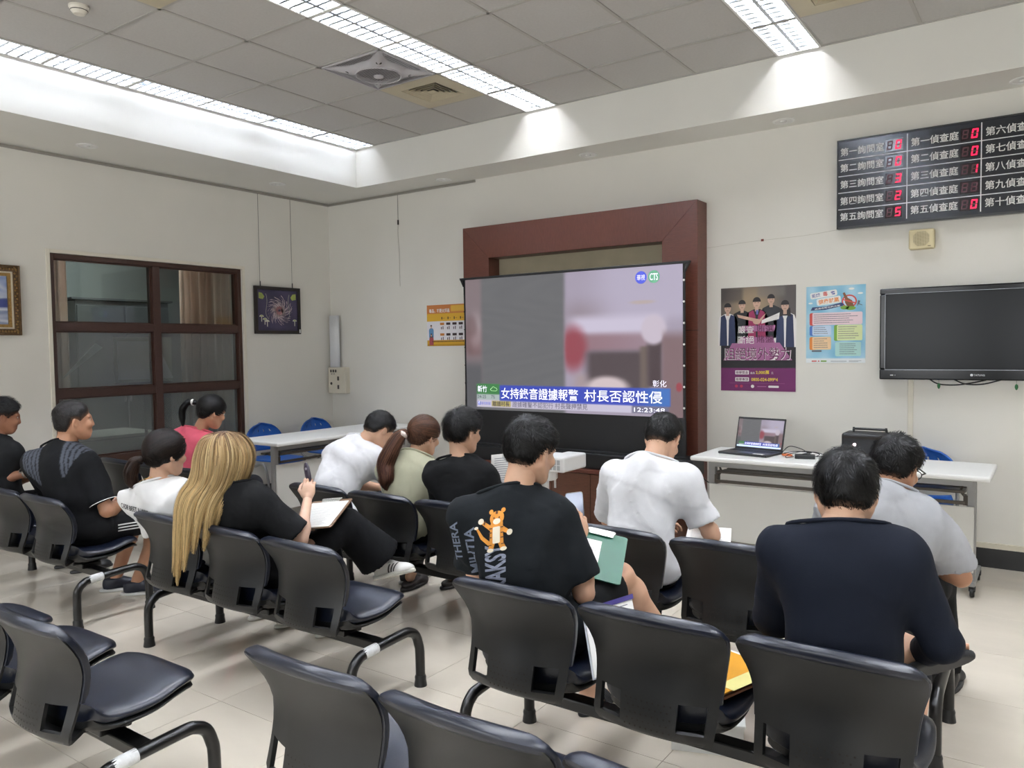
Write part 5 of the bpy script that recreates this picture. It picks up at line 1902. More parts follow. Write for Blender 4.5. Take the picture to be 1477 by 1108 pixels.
def cone(a, b, ra, rb, k=0.02, cut=False, cutn=None, op='u'):
    a, b = np.asarray(a, float), np.asarray(b, float)
    ba = b - a
    L2 = ba @ ba + 1e-12
    n = nrm(ba if cutn is None else cutn)

    def fn(P):
        pa = P - a
        t = np.clip((pa @ ba) / L2, 0, 1)
        d = np.linalg.norm(pa - t[..., None] * ba, axis=-1) - (ra + (rb - ra) * t)
        if cut:
            d = np.maximum(d, (P - b) @ n)
        return d
    m = max(ra, rb)
    return Prim(fn, np.minimum(a, b) - m, np.maximum(a, b) + m, k, op)


def ell(c, r, R=None, k=0.02, op='u'):
    c, r = np.asarray(c, float), np.asarray(r, float)
    R = np.eye(3) if R is None else np.asarray(R, float)       # columns = axes

    def fn(P):
        q = (P - c) @ R
        k0 = np.linalg.norm(q / r, axis=-1)
        k1 = np.linalg.norm(q / (r * r), axis=-1) + 1e-9
        return k0 * (k0 - 1) / k1
    m = np.abs(R) @ r
    return Prim(fn, c - m, c + m, k, op)


def plane_cut(p, n, lo, hi, k=0.004):
    """removes everything on the +n side"""
    p, n = np.asarray(p, float), nrm(n)
    return Prim(lambda P: (P - p) @ n, lo, hi, k, 'i')


def evaluate(prims, h, extra=None, pad=0.03):
    us = [p for p in prims if p.op == 'u']
    lo = np.min([p.lo for p in us], 0) - pad
    hi = np.max([p.hi for p in us], 0) + pad
    n = np.ceil((hi - lo) / h).astype(int) + 1
    F = np.full(n, 0.15, dtype=np.float32)
    ax = [lo[i] + h * np.arange(n[i]) for i in range(3)]
    for p in prims:
        m = p.k + 2.5 * h + 0.012
        i0 = np.maximum(np.floor((p.lo - m - lo) / h).astype(int), 0)
        i1 = np.minimum(np.ceil((p.hi + m - lo) / h).astype(int) + 1, n)
        if np.any(i1 <= i0):
            continue
        sl = tuple(slice(i0[i], i1[i]) for i in range(3))
        P = np.stack(np.meshgrid(*[ax[i][sl[i]] for i in range(3)], indexing='ij'), -1)
        d = p.fn(P)
        A = F[sl]
        k = max(p.k, 1e-5)
        if p.op == 'u':
            t = np.clip(0.5 + 0.5 * (A - d) / k, 0, 1)
            F[sl] = A * (1 - t) + d * t - k * t * (1 - t)
        else:
            if p.op == 's':
                d = -d
            t = np.clip(0.5 - 0.5 * (A - d) / k, 0, 1)
            F[sl] = A * (1 - t) + d * t + k * t * (1 - t)
    if extra is not None:
        near = np.abs(F) < 0.05
        idx = np.argwhere(near)
        F[near] += extra(lo + idx * h).astype(np.float32)
    return F, lo


def surface_nets(F, lo, h):
    s = F < 0
    nx, ny, nz = F.shape
    cnt = np.zeros((nx - 1, ny - 1, nz - 1), np.int8)
    for dx in (0, 1):
        for dy in (0, 1):
            for dz in (0, 1):
                cnt += s[dx:nx - 1 + dx, dy:ny - 1 + dy, dz:nz - 1 + dz]
    act = (cnt > 0) & (cnt < 8)
    cells = np.argwhere(act)
    ids = np.full(act.shape, -1, np.int64)
    ids[act] = np.arange(len(cells))
    acc = np.zeros((len(cells), 3))
    num = np.zeros(len(cells))
    c = [(dx, dy, dz) for dx in (0, 1) for dy in (0, 1) for dz in (0, 1)]
    val = {k: F[cells[:, 0] + k[0], cells[:, 1] + k[1], cells[:, 2] + k[2]].astype(float) for k in c}
    for a in c:
        for ax in range(3):
            if a[ax]:
                continue
            b = list(a)
            b[ax] = 1
            b = tuple(b)
            fa, fb = val[a], val[b]
            cr = (fa < 0) != (fb < 0)
            t = np.where(cr, fa / np.where(cr, fa - fb, 1), 0)
            p = np.array(a, float)[None] + t[:, None] * (np.array(b, float) - np.array(a, float))[None]
            acc += p * cr[:, None]
            num += cr
    verts = (cells + acc / num[:, None]) * h + lo
    quads = []
    for ax in range(3):
        o = [0, 1, 2]
        o.remove(ax)
        sa = [slice(1, -1)] * 3
        sa[ax] = slice(0, -1)
        sb = list(sa)
        sb[ax] = slice(1, None)
        A, B = s[tuple(sa)], s[tuple(sb)]
        for flip, mask in ((0, A & ~B), (1, ~A & B)):
            e = np.argwhere(mask)
            if not len(e):
                continue
            for i in o:
                e[:, i] += 1
            u, v = np.zeros(3, int), np.zeros(3, int)
            u[o[0]] = 1
            v[o[1]] = 1
            g = lambda q: ids[q[:, 0], q[:, 1], q[:, 2]]
            q4 = np.stack([g(e - u - v), g(e - v), g(e), g(e - u)], 1)
            if (ax == 1) != bool(flip):
                q4 = q4[:, ::-1]
            quads.append(q4)
    return verts, np.concatenate(quads) if quads else np.zeros((0, 4), int)


def relax(v, q, it=1, f=0.5):
    for _ in range(it):
        acc = np.zeros_like(v)
        n = np.zeros(len(v))
        for a, b in ((0, 1), (1, 2), (2, 3), (3, 0)):
            np.add.at(acc, q[:, a], v[q[:, b]])
            np.add.at(acc, q[:, b], v[q[:, a]])
            np.add.at(n, q[:, a], 1)
            np.add.at(n, q[:, b], 1)
        v = v * (1 - f) + f * acc / np.maximum(n, 1)[:, None]
    return v


def sculpt(prims, h, extra=None, smooth=1):
    F, lo = evaluate(prims, h, extra)
    v, q = surface_nets(F, lo, h)
    return relax(v, q, smooth), q


def mesh_obj(name, parts, material, parent, origin, color=None, smooth=True):
    """parts: list of (verts, faces) joined into one mesh; origin subtracted"""
    vs_, fs, off = [], [], 0
    for v, q in parts:
        vs_.append(v - origin)
        fs.append(q + off)
        off += len(v)
    v = np.concatenate(vs_)
    me = bpy.data.meshes.new(name)
    me.vertices.add(len(v))
    me.vertices.foreach_set('co', v.ravel())
    loops = np.concatenate([f.ravel() for f in fs])
    sizes = np.concatenate([np.full(len(f), f.shape[1]) for f in fs])
    me.loops.add(len(loops))
    me.loops.foreach_set('vertex_index', loops.astype(np.int32))
    me.polygons.add(len(sizes))
    me.polygons.foreach_set('loop_start', np.concatenate([[0], np.cumsum(sizes)[:-1]]).astype(np.int32))
    me.polygons.foreach_set('loop_total', sizes.astype(np.int32))
    me.update(calc_edges=True)
    if smooth:
        me.polygons.foreach_set('use_smooth', [True] * len(sizes))
    if color is not None:
        at = me.color_attributes.new('Col', 'FLOAT_COLOR', 'POINT')
        at.data.foreach_set('color', np.concatenate([color, np.ones((len(v), 1))], 1).ravel())
    o = bpy.data.objects.new(name, me)
    me.materials.append(material)
    COL.objects.link(o)
    o.parent = parent
    return o


def frame_of(fwd, up=(0, 0, 1)):
    """columns right, forward, up"""
    f = nrm(fwd)
    r = nrm(np.cross(f, up))
    u = np.cross(r, f)
    return np.stack([r, f, u], 1)


def hand_prims(w, d, palm, s, side, curl=0.5, spread=0.0):
    """w wrist, d direction along the hand, palm = palm normal, side = +1 thumb on the +x side of (d x palm)"""
    d = nrm(d)
    palm = nrm(np.asarray(palm, float) - d * np.dot(palm, d))
    lat = np.cross(d, palm) * side          # towards the thumb
    pr = [cone(w - d * 0.04 * s, w + d * 0.012 * s, 0.027 * s, 0.024 * s, 0.01)]
    R = np.stack([d, lat, palm], 1)
    pr.append(ell(w + d * 0.047 * s, V(0.05, 0.040, 0.0165) * s, R, 0.012))
    for i, (off, L) in enumerate(((0.028, 0.068), (0.009, 0.077), (-0.010, 0.071), (-0.028, 0.056))):
        base = w + (d * (0.086 - 0.006 * abs(i - 1)) + lat * off) * s
        a = 0.35 * curl + 0.06 * i
        p0 = base - d * 0.012 * s
        r = 0.0088 - 0.0007 * (i == 3)
        dirn = nrm(d + lat * spread * (1.5 - i) * 0.3)
        for sgi, frac in enumerate((0.45, 0.3, 0.25)):
            dd = nrm(dirn * math.cos(a) + palm * math.sin(a))
            p1 = p0 + dd * (L * frac + (0.012 if sgi == 0 else 0)) * s
            pr.append(cone(p0, p1, r * s, r * 0.9 * s, 0.0035))
            r *= 0.92
            p0 = p1
            a += curl * (0.95 - 0.15 * sgi)
    # thumb leaves the side of the palm near its base
    t0 = w + (d * 0.022 + lat * 0.026 + palm * 0.004) * s
    t1 = t0 + nrm(d * 0.7 + lat * 0.62 + palm * 0.25) * 0.040 * s
    t2 = t1 + nrm(d * 0.9 + lat * (0.25 - 0.4 * curl) + palm * (0.2 + 0.6 * curl)) * 0.032 * s
    t3 = t2 + nrm(d * 0.85 + lat * (0.1 - 0.5 * curl) + palm * (0.2 + 0.8 * curl)) * 0.024 * s
    pr += [cone(t0, t1, 0.0145 * s, 0.011 * s, 0.008), cone(t1, t2, 0.0108 * s, 0.0098 * s, 0.004), cone(t2, t3, 0.0098 * s, 0.0085 * s, 0.003)]
    return pr


def head_prims(c, R, s, female=False):
    """R columns right, forward, up; c centre of the head at ear level"""
    g = lambda x, y, z: c + R @ (V(x, y, z) * s)
    e = lambda x, y, z, a, b, cc, k=0.02, op='u': ell(g(x, y, z), V(a, b, cc) * s, R, k * s, op)
    jw = 0.9 if female else 1.0
    pr = [e(0, -0.014, 0.034, 0.077, 0.095, 0.086), e(0, -0.038, -0.02, 0.062, 0.058, 0.055, 0.03), e(0, 0.028, -0.03, 0.063 * jw, 0.066, 0.08, 0.03),
          e(0, 0.05, -0.083, 0.036 * jw, 0.034, 0.028, 0.03)]
    for sx in (-1, 1):
        pr.append(cone(g(sx * 0.058 * jw, 0.0, -0.045), g(sx * 0.028 * jw, 0.055, -0.09), 0.02 * s, 0.02 * s, 0.025 * s))      # jaw line
        pr.append(e(sx * 0.038, 0.074, -0.022, 0.022, 0.018, 0.02, 0.02))                                                   # cheek
        pr.append(e(sx * 0.031, 0.097, 0.008, 0.016, 0.0125, 0.009, 0.012, 's'))                                               # eye socket
        pr.append(cone(g(sx * 0.013, 0.086, 0.024), g(sx * 0.048, 0.074, 0.024), 0.0085 * s, 0.007 * s, 0.012 * s))          # brow
        # ear
        pr.append(Prim(*_ear(g(sx * 0.079, -0.006, -0.008), R, s, sx)))
    pr.append(cone(g(0, 0.088, 0.014), g(0, 0.0985, -0.027), 0.0075 * s, 0.0115 * s, 0.012 * s))
    for sx in (-1, 1):
        pr.append(e(sx * 0.010, 0.092, -0.032, 0.0085, 0.009, 0.007, 0.008))
    pr.append(cone(g(-0.02, 0.084, -0.059), g(0.02, 0.084, -0.059), 0.0068 * s, 0.0068 * s, 0.006 * s))
    pr.append(cone(g(-0.016, 0.085, -0.069), g(0.016, 0.085, -0.069), 0.0075 * s, 0.0075 * s, 0.006 * s))
    pr.append(Prim(*_slit(g(0, 0.094, -0.064), R, s)))
    return pr


def _ear(c, R, s, sx):
    Rt = R @ np.array([[math.cos(0.35), sx * -0.35, 0], [sx * 0.35, math.cos(0.35), 0], [0, 0, 1.0]])
    p = ell(c, V(0.0085, 0.021, 0.032) * s, Rt, 0.008 * s)
    q = ell(c + Rt @ V(sx * 0.008, 0.002, 0.003) * s, V(0.006, 0.012, 0.02) * s, Rt)
    return (lambda P: np.maximum(p.fn(P), -q.fn(P))), p.lo, p.hi, 0.006 * s, 'u'


def _slit(c, R, s):
    p = ell(c, V(0.021, 0.006, 0.0014) * s, R)
    return p.fn, p.lo, p.hi, 0.002, 's'


def folds(seed, amp, freq=22.0, ax=(0.3, 0.2, 1.0)):
    r = np.random.default_rng(seed)
    ks = [nrm(r.normal(size=3) * np.array([1, 1, 0.6])) * freq * r.uniform(0.6, 1.7) for _ in range(5)]
    ph = r.uniform(0, 6.28, 5)
    wk = [r.normal(size=3) * 9 for _ in range(3)]

    def fn(P):
        w = np.stack([np.sin(P @ k_ + i) for i, k_ in enumerate(wk)], -1) * 0.035
        Q = P + w
        t = np.zeros(len(P))
        for k_, p_ in zip(ks, ph):
            v = np.sin(Q @ k_ + p_)
            t += np.sign(v) * (1 - np.abs(v)) ** 2 * 0.22 + 0.6 * v
        return 2.7 * amp * t / 2.2
    return fn


# ------------------------------------------------------------------ hair
def strands(paths, width, col, outward):
    """paths n,k,3 ; ribbons of tapering width"""
    n, k, _ = paths.shape
    tan = np.gradient(paths, axis=1)
    side = np.cross(tan, outward)
    side /= np.linalg.norm(side, axis=-1, keepdims=True) + 1e-9
    tp = np.linspace(1, 0.25, k)[None, :, None]
    wd = np.asarray(width).reshape(-1, 1, 1) * tp
    L, Rr = paths - side * wd, paths + side * wd
    v = np.stack([L, Rr], 2).reshape(-1, 3)
    base = (np.arange(n) * k * 2)[:, None] + (np.arange(k - 1) * 2)[None]
    q = np.stack([base, base + 1, base + 3, base + 2], -1).reshape(-1, 4)
    c = np.repeat(col.reshape(n, k, 3), 2, axis=1).reshape(-1, 3)
    return v, q, c


def scalp_points(n, rng):
    d = rng.normal(size=(n * 3, 3))
    d /= np.linalg.norm(d, axis=1, keepdims=True)
    return d


SK_C, SK_R = V(0, -0.014, 0.034), V(0.077, 0.095, 0.086)


def hair_line(x, y, fem):
    """height of the hairline in the head frame"""
    back = -0.085 if not fem else -0.095
    front = 0.004 + 0.85 * (y - 0.035) + 0.4 * np.maximum(0, y - 0.065)
    side = np.where(y > 0.018, -0.022 + 1.5 * np.maximum(0, y - 0.018), -0.004)
    rear = np.maximum(back, -0.004 + (y + 0.026) * 2.6)
    return np.where(y > 0.035, front, np.where(y > -0.026, side, rear))


def head_hair(spec, c, R, s, rng):
    style = spec.get('style', 'short')
    base = np.array(lin(*spec.get('col', (24, 21, 20))))
    tip = np.array(lin(*spec.get('tip', spec.get('col', (30, 26, 24)))))
    thick = spec.get('thick', 0.012)
    W = lambda Q: c + (Q * s) @ R.T
    fem = style != 'short'
    cp = ell(W(SK_C), (SK_R + thick) * s, R, 0.001)
    oc = ell(W(V(0, -0.038, -0.02)), (V(0.062, 0.058, 0.055) + thick * 0.8) * s, R, 0.001)
    ph = rng.uniform(0, 6.28, 4)

    def capfn(P):
        q = ((P - c) @ R) / s
        A_, B_ = cp.fn(P), oc.fn(P)
        t = np.clip(0.5 + 0.5 * (A_ - B_) / 0.03, 0, 1)
        d = A_ * (1 - t) + B_ * t - 0.03 * t * (1 - t)
        x, y, z = q[..., 0], q[..., 1], q[..., 2]
        line = hair_line(x, y, fem)
        fade = spec.get('fade', 0.045)
        edge = np.clip((z - line) / fade, 0, 1)
        lump = 0.003 * np.sin(60 * x + 3 * np.sin(40 * y + ph[0]) + ph[1]) * np.sin(55 * y + 2 * np.sin(50 * z + ph[2]))
        d = d + (1 - edge) * (thick - 0.0015) * s + (lump * s * edge if not fem else 0)
        return np.maximum(d, (line - z) * s * 0.7)
    lo, hi = np.minimum(cp.lo, oc.lo), np.maximum(cp.hi, oc.hi)
    capv, capq = sculpt([Prim(capfn, lo, hi, 0.001)], 0.005, None, 1)
    parts = [(capv, capq)]
    cols = [np.tile(base, (len(capv), 1)) * rng.uniform(0.7, 1.1, (len(capv), 1))]
    if not fem and 'skin' in spec:
        lc = ((capv - c) @ R) / s
        e_ = np.clip((lc[:, 2] - hair_line(lc[:, 0], lc[:, 1], fem)) / spec.get('fade', 0.045) * 1.1, 0, 1)[:, None]
        cols[0] = cols[0] * e_ + np.array(lin(*spec['skin'])) * 0.55 * (1 - e_)
    N = spec.get('n', 2600)
    loc = ((capv - c) @ R) / s
    skull = np.minimum(np.linalg.norm((loc - SK_C) / (SK_R + 0.0005), axis=1), 9)
    ok = np.where((skull > 1.0) | (loc[:, 2] < -0.02))[0]
    pick = rng.choice(ok, N)
    surf = loc[pick] + rng.normal(size=(N, 3)) * 0.0025
    nloc = nrm_rows((surf - SK_C) / (SK_R ** 2))
    n = N
    k = 5
    t = np.linspace(0, 1, k)
    if style == 'short':
        crown = V(*spec.get('crown', (0.0, -0.07, 0.095)))
        flow = surf - crown
        sw = np.cross(nloc, flow)
        flow = flow + 0.35 * sw                                    # whorl
        clump = np.stack([np.sin(95 * surf[:, 0] + 40 * surf[:, 1] + ph[0]), np.sin(85 * surf[:, 1] + 50 * surf[:, 2] + ph[1]), np.sin(90 * surf[:, 2] + 45 * surf[:, 0] + ph[2])], 1)
        flow = nrm_rows(flow) + 0.35 * clump + rng.normal(size=flow.shape) * 0.08
        flow = nrm_rows(flow - nloc * np.sum(flow * nloc, 1, keepdims=True))
        low = np.clip((surf[:, 2] - hair_line(surf[:, 0], surf[:, 1], fem)) / 0.06, 0.12, 1.0)
        L = spec.get('len', 0.03) * rng.uniform(0.6, 1.15, n) * low
        lift = spec.get('lift', 0.3) * rng.uniform(0.3, 1.2, n)
        P0 = surf[:, None] + L[:, None, None] * t[None, :, None] * (flow[:, None] * (1 - 0.2 * t[None, :, None]) + nloc[:, None] * lift[:, None, None] * (1 - 0.75 * t[None, :, None]))
        outw = np.repeat(nloc[:, None], k, 1)
        wdt = np.full(n, 0.0013) * rng.uniform(0.6, 1.4, n)
    else:
        tie = V(*spec['tie'])      # head frame point where the hair is gathered
        k = 9
        t = np.linspace(0, 1, k)
        path = surf[:, None] * (1 - t[None, :, None]) + tie[None, None] * t[None, :, None]
        rel = path - SK_C
        rad = np.linalg.norm(rel / (SK_R + thick + 0.002), axis=-1, keepdims=True)
        path = np.where((rad < 1) & (path[..., 2:3] > -0.03), SK_C + rel / np.maximum(rad, 0.15), path)
        P0 = path + rng.normal(size=(n, 1, 3)) * 0.0012
        outw = nrm_rows3(P0 - SK_C)
        P0 = P0 + outw * 0.0035
        wdt = np.full(n, 0.002) * rng.uniform(0.6, 1.4, n)
    k = P0.shape[1]
    tc = np.linspace(0, 1, k)[None, :, None]
    cl = base * (1 - tc * 0.4) + tip * tc * 0.4
    cl = cl * rng.uniform(0.4, 1.8, (n, 1, 1))
    Pw = W(P0.reshape(-1, 3)).reshape(n, k, 3)
    Ow = (outw.reshape(-1, 3) @ R.T).reshape(n, k, 3)
    v, q, cc = strands(Pw, wdt * s, cl, Ow)
    parts.append((v, q))
    cols.append(cc)
    return parts, cols


def nrm_rows(a):
    return a / (np.linalg.norm(a, axis=1, keepdims=True) + 1e-9)


def nrm_rows3(a):
    return a / (np.linalg.norm(a, axis=-1, keepdims=True) + 1e-9)


def tail_hair(guide, radii, n, rng, c0, c1, streak=None, wave=0.006, wn=5.0, width=0.0022):
    """bundle of strands along a guide curve (world space)"""
    G = np.array([list(p) for p in smoothpath([Vector(p) for p in guide], 6)])
    K = len(G)
    rr = np.interp(np.linspace(0, 1, K), np.linspace(0, 1, len(radii)), radii)
    tan = nrm_rows(np.gradient(G, axis=0))
    ref = nrm_rows(np.cross(tan, np.array([0.3, 1.0, 0.1])))
    ref2 = np.cross(tan, ref)
    a = rng.uniform(0, 6.28, n)
    r = np.sqrt(rng.uniform(0.35, 1, n))
    ph = rng.uniform(0, 6.28, n)
    t = np.linspace(0, 1, K)
    off = (np.cos(a)[:, None, None] * ref[None] + np.sin(a)[:, None, None] * ref2[None]) * (r[:, None, None] * rr[None, :, None])
    wv = wave * np.sin(wn * 6.28 * t[None] * 0.5 + ph[:, None] * 0.25)[..., None] * ref[None] * t[None, :, None]
    P = G[None] + off + wv + rng.normal(size=(n, 1, 3)) * 0.002
    # uneven ends
    cutk = rng.uniform(0.82, 1.0, n)
    ti = np.minimum(t[None] * cutk[:, None], 1) * (K - 1)
    i0 = np.clip(np.floor(ti).astype(int), 0, K - 2)
    fr = (ti - i0)[..., None]
    rows = np.arange(n)[:, None]
    P = P[rows, i0] * (1 - fr) + P[rows, i0 + 1] * fr
    col = c0[None, None] * (1 - t[None, :, None]) + c1[None, None] * t[None, :, None]
    col = np.repeat(col, n, 0) * rng.uniform(0.45, 1.7, (n, 1, 1))
    if streak is not None:
        m = rng.random(n) < 0.3
        col[m] = col[m] * 0.4 + streak * 0.6
    out = nrm_rows3(off + 1e-6)
    v, q, cc = strands(P, np.full(n, width), col, out)
    # solid core
    core = [cone(G[i], G[min(i + 2, K - 1)], max(rr[i] * 0.62, 0.003), max(rr[min(i + 2, K - 1)] * 0.62, 0.003), 0.006) for i in range(0, K - 2, 2)]
    cv, cq = sculpt(core, 0.006)
    tt = np.array([np.argmin(np.sum((G - p) ** 2, 1)) for p in cv]) / (K - 1)
    ccol = (c0[None] * (1 - tt[:, None]) + c1[None] * tt[:, None]) * 0.75
    return [(v, q), (cv, cq)], [cc, ccol]


# ------------------------------------------------------------------ the person builder
M_hair = mat('hair', attr='Col', rough=0.45, var=0.0, spec=0.22)
M_eye = mat('eye_white', (225, 222, 215), 0.2)
M_iris = mat('dark_iris', (30, 20, 16), 0.15)
M_lip = None


def skin(name, rgb):
    m = mat('skin_' + name, rgb, 0.5, var=0.05, scale=25, bump=0.08, bscale=300)
    b = m.node_tree.nodes['Principled BSDF']
    b.inputs['Subsurface Weight'].default_value = 0.08
    b.inputs['Subsurface Radius'].default_value = (0.02, 0.008, 0.004)
    b.inputs['Subsurface Scale'].default_value = 0.3
    return m


def cloth(name, rgb, var=0.05, rough=0.85, attr=None):
    return mat('cloth_' + name, rgb, rough, var=var, scale=14, bump=0.25, bscale=420, spec=0.2, attr=attr)


def person(S):
    s = S.get('s', 0.94)
    rng = np.random.default_rng(S['seed'])
    hip, neck, head = V(*S['hip']), V(*S['neck']), V(*S['head'])
    shL, shR = V(*S['shL']), V(*S['shR'])
    org = V(hip[0], hip[1], 0)
    root = thing('person', S['label'], 'person', tuple(org))
    X = nrm(shR - shL)
    A = neck - hip
    up = nrm(A)
    X = nrm(X - up * (X @ up))
    Fw = np.cross(up, X)                       # forward
    Rt = np.stack([X, Fw, up], 1)
    back = V(*S['bend']) if 'bend' in S else -Fw * 0.02
    girth = S.get('girth', 1.0)

    def torso(g, k, lower=True):
        """g = how much the surface is grown"""
        mid = hip + A * 0.36 + back
        ch = hip + A * 0.70 + back * 0.6
        # belly offset to the front
        pr = [ell(ch, V(0.150, 0.108, 0.17) * s * V(girth, girth, 1) + g, Rt, k), ell(mid, V(0.142, 0.108 * girth, 0.16) * s * V(girth, 1, 1) + g, Rt, k)]
        if lower:
            Rp = frame_of(Fw * V(1, 1, 0))
            pr.append(ell(hip + V(0, 0, 0.01), V(0.165 * girth, 0.125, 0.115) * s + g, Rp, k))
        if S.get('belly'):
            pr.append(ell(mid + Fw * 0.05 - up * 0.04, V(0.13, 0.12, 0.13) * s + g, Rt, k))
        pr.append(cone(shL + X * 0.012, shR - X * 0.012, 0.056 * s + g, 0.056 * s + g, k))
        for sh in (shL, shR):
            pr.append(cone(neck + up * 0.012, sh + (neck - sh) * 0.18, 0.047 * s + g, 0.046 * s + g, k * 1.2))
            pr.append(ell(sh - up * 0.06 * s + (neck - sh) * 0.3, V(0.05, 0.085, 0.1) * s + g, Rt, k))
        return pr
    hf = nrm(V(math.sin(S['yaw']) * math.cos(S['pitch']), math.cos(S['yaw']) * math.cos(S['pitch']), -math.sin(S['pitch'])))
    HR = frame_of(hf)
    if S.get('tilt'):
        cr, sr = math.cos(S['tilt']), math.sin(S['tilt'])
        HR = HR @ np.array([[cr, 0, sr], [0, 1, 0], [-sr, 0, cr]])
    hs = s * S.get('hs', 1.0)
    hb = head + HR @ V(0, -0.028, -0.05) * hs
    female = S.get('female', False)
    nr = 0.046 if female else 0.053
    neckp = [cone(neck - up * 0.05, hb, (nr + 0.006) * s, nr * s, 0.03)]
    arms, legs = {}, {}
    for sd, sh in (('L', shL), ('R', shR)):
        arms[sd] = (sh, V(*S['el' + sd]), V(*S['wr' + sd]))
    Rp = frame_of(Fw * V(1, 1, 0))
    for sd, sx in (('L', -1), ('R', 1)):
        hj = hip + Rp @ V(sx * 0.088 * s, 0.03, -0.005)
        legs[sd] = (hj, V(*S['kn' + sd]), V(*S['an' + sd]))
    ar = 0.9 if female else 1.0
    body = torso(-0.006, 0.04) + neckp
    for sd in 'LR':
        a, b, c = arms[sd]
        body += [cone(a, b, 0.047 * s * ar, 0.039 * s * ar, 0.025), cone(b, c, 0.040 * s * ar, 0.0265 * s * ar, 0.015), ell(b + (c - b) * 0.25, V(0.041, 0.041, 0.041) * s * ar, None, 0.03)]
        a, b, c = legs[sd]
        body += [cone(a, b, 0.078 * s, 0.056 * s, 0.03), cone(b, c, 0.054 * s, 0.036 * s, 0.02), ell(b + (c - b) * 0.3 - nrm(V(*S['toe' + sd])) * 0.012, V(0.052, 0.052, 0.075) * s, frame_of(nrm(V(*S['toe' + sd])), nrm(b - c)), 0.03)]
        if S.get('barefoot' + sd):
            t = nrm(V(*S['toe' + sd]))
            body += foot_prims(c, t, s, S.get('footup' + sd))
    bv = sculpt(body, 0.0105)
    hv = sculpt(head_prims(head, HR, hs, female) + [cone(hb + (neck - hb) * 0.5, hb, nr * s * 1.02, nr * s, 0.02)], 0.0048)
    parts = [bv, hv]
    for sd in 'LR':
        a, b, c = arms[sd]
        hd = S.get('hd' + sd) or tuple(nrm(c - b))
        pm = S.get('pm' + sd) or (0, 0, -1)
        side = 1.0
        hp = hand_prims(c, V(*hd), V(*pm), s * ar, S.get('th' + sd, -1.0 if sd == 'L' else 1.0), S.get('cu' + sd, 0.5))
        parts.append(sculpt(hp, 0.0042))
    sk = skin(S.get('skin', ('fair', (206, 164, 136)))[0], S.get('skin', ('fair', (206, 164, 136)))[1])
    bo = mesh_obj('body', parts, sk, root, org)
    # eyes
    for sx in (-1, 1):
        ec = head + HR @ V(sx * 0.031, 0.0725, 0.008) * hs - org
        me = MB()
        Mx = Matrix(HR.tolist()).to_4x4()
        Mx.translation = Vector(ec)
        prof = [(0.0125 * math.sin(a) * hs, -0.0125 * math.cos(a) * hs) for a in np.linspace(0.001, math.pi - 0.001, 9)]
        ey = MB().lathe(prof, Mx @ Matrix.Rotation(-math.pi / 2, 4, 'X'), 12).build('eye', M_eye, root, smooth=True)
        MB().lathe([(0.0, 0.0128 * hs), (0.005 * hs, 0.0119 * hs)], Mx @ Matrix.Rotation(-math.pi / 2, 4, 'X'), 12).build('iris', M_iris, ey)
    # shirt
    sh = S['shirt']
    g = sh.get('g', 0.012)
    sp = torso(g, 0.05)
    for sd in 'LR':
        a, b, c = arms[sd]
        r0 = sh.get('sr', 0.062) * s
        if sh['sleeve'] == 'long':
            sp += [cone(a, b, r0, 0.058 * s, 0.035), cone(b, b + (c - b) * 0.92, 0.058 * s, 0.044 * s, 0.015, cut=True)]
        else:
            f = sh.get('sl', 0.72)
            e = a + (b - a) * f
            sp += [cone(a, e, r0, sh.get('se', 0.07) * s, 0.035, cut=True)]
    lo, hi = hip - 0.6, hip + 0.9
    # collar: removes what sits above the neck line, leaves the neck hole
    cn = nrm(up * 0.9 + Fw * sh.get('vneck', 0.42))
    sp.append(plane_cut(neck + up * sh.get('collar', 0.035) - Fw * 0.0, cn, neck - V(.16, .16, .1), neck + V(.16, .16, .2), 0.006))
    hem = hip + V(0, 0, sh.get('hem', -0.06))
    sp.append(plane_cut(hem, (0, 0, -1), hip - V(.35, .35, .35), hip + V(.35, .35, .02), 0.006))
    sv = sculpt(sp, 0.0085, folds(S['seed'] + 5, sh.get('fold', 0.0035), sh.get('freq', 24.0)))
    col = None
    if 'paint' in sh:
        col = sh['paint'](sv[0], dict(hip=hip, neck=neck, X=X, F=Fw, up=up, s=s, shL=shL, shR=shR))
        mt = cloth(sh['name'], sh['rgb'], attr='Col')
    else:
        mt = cloth(sh['name'], sh['rgb'])
    so = mesh_obj(sh.get('part', 'shirt'), [sv], mt, root, org, color=col)
    # neckband
    ring = []
    nc = neck + up * (sh.get('collar', 0.035) + 0.001)
    cx2 = nrm(X)
    cy2 = np.cross(cn, cx2)
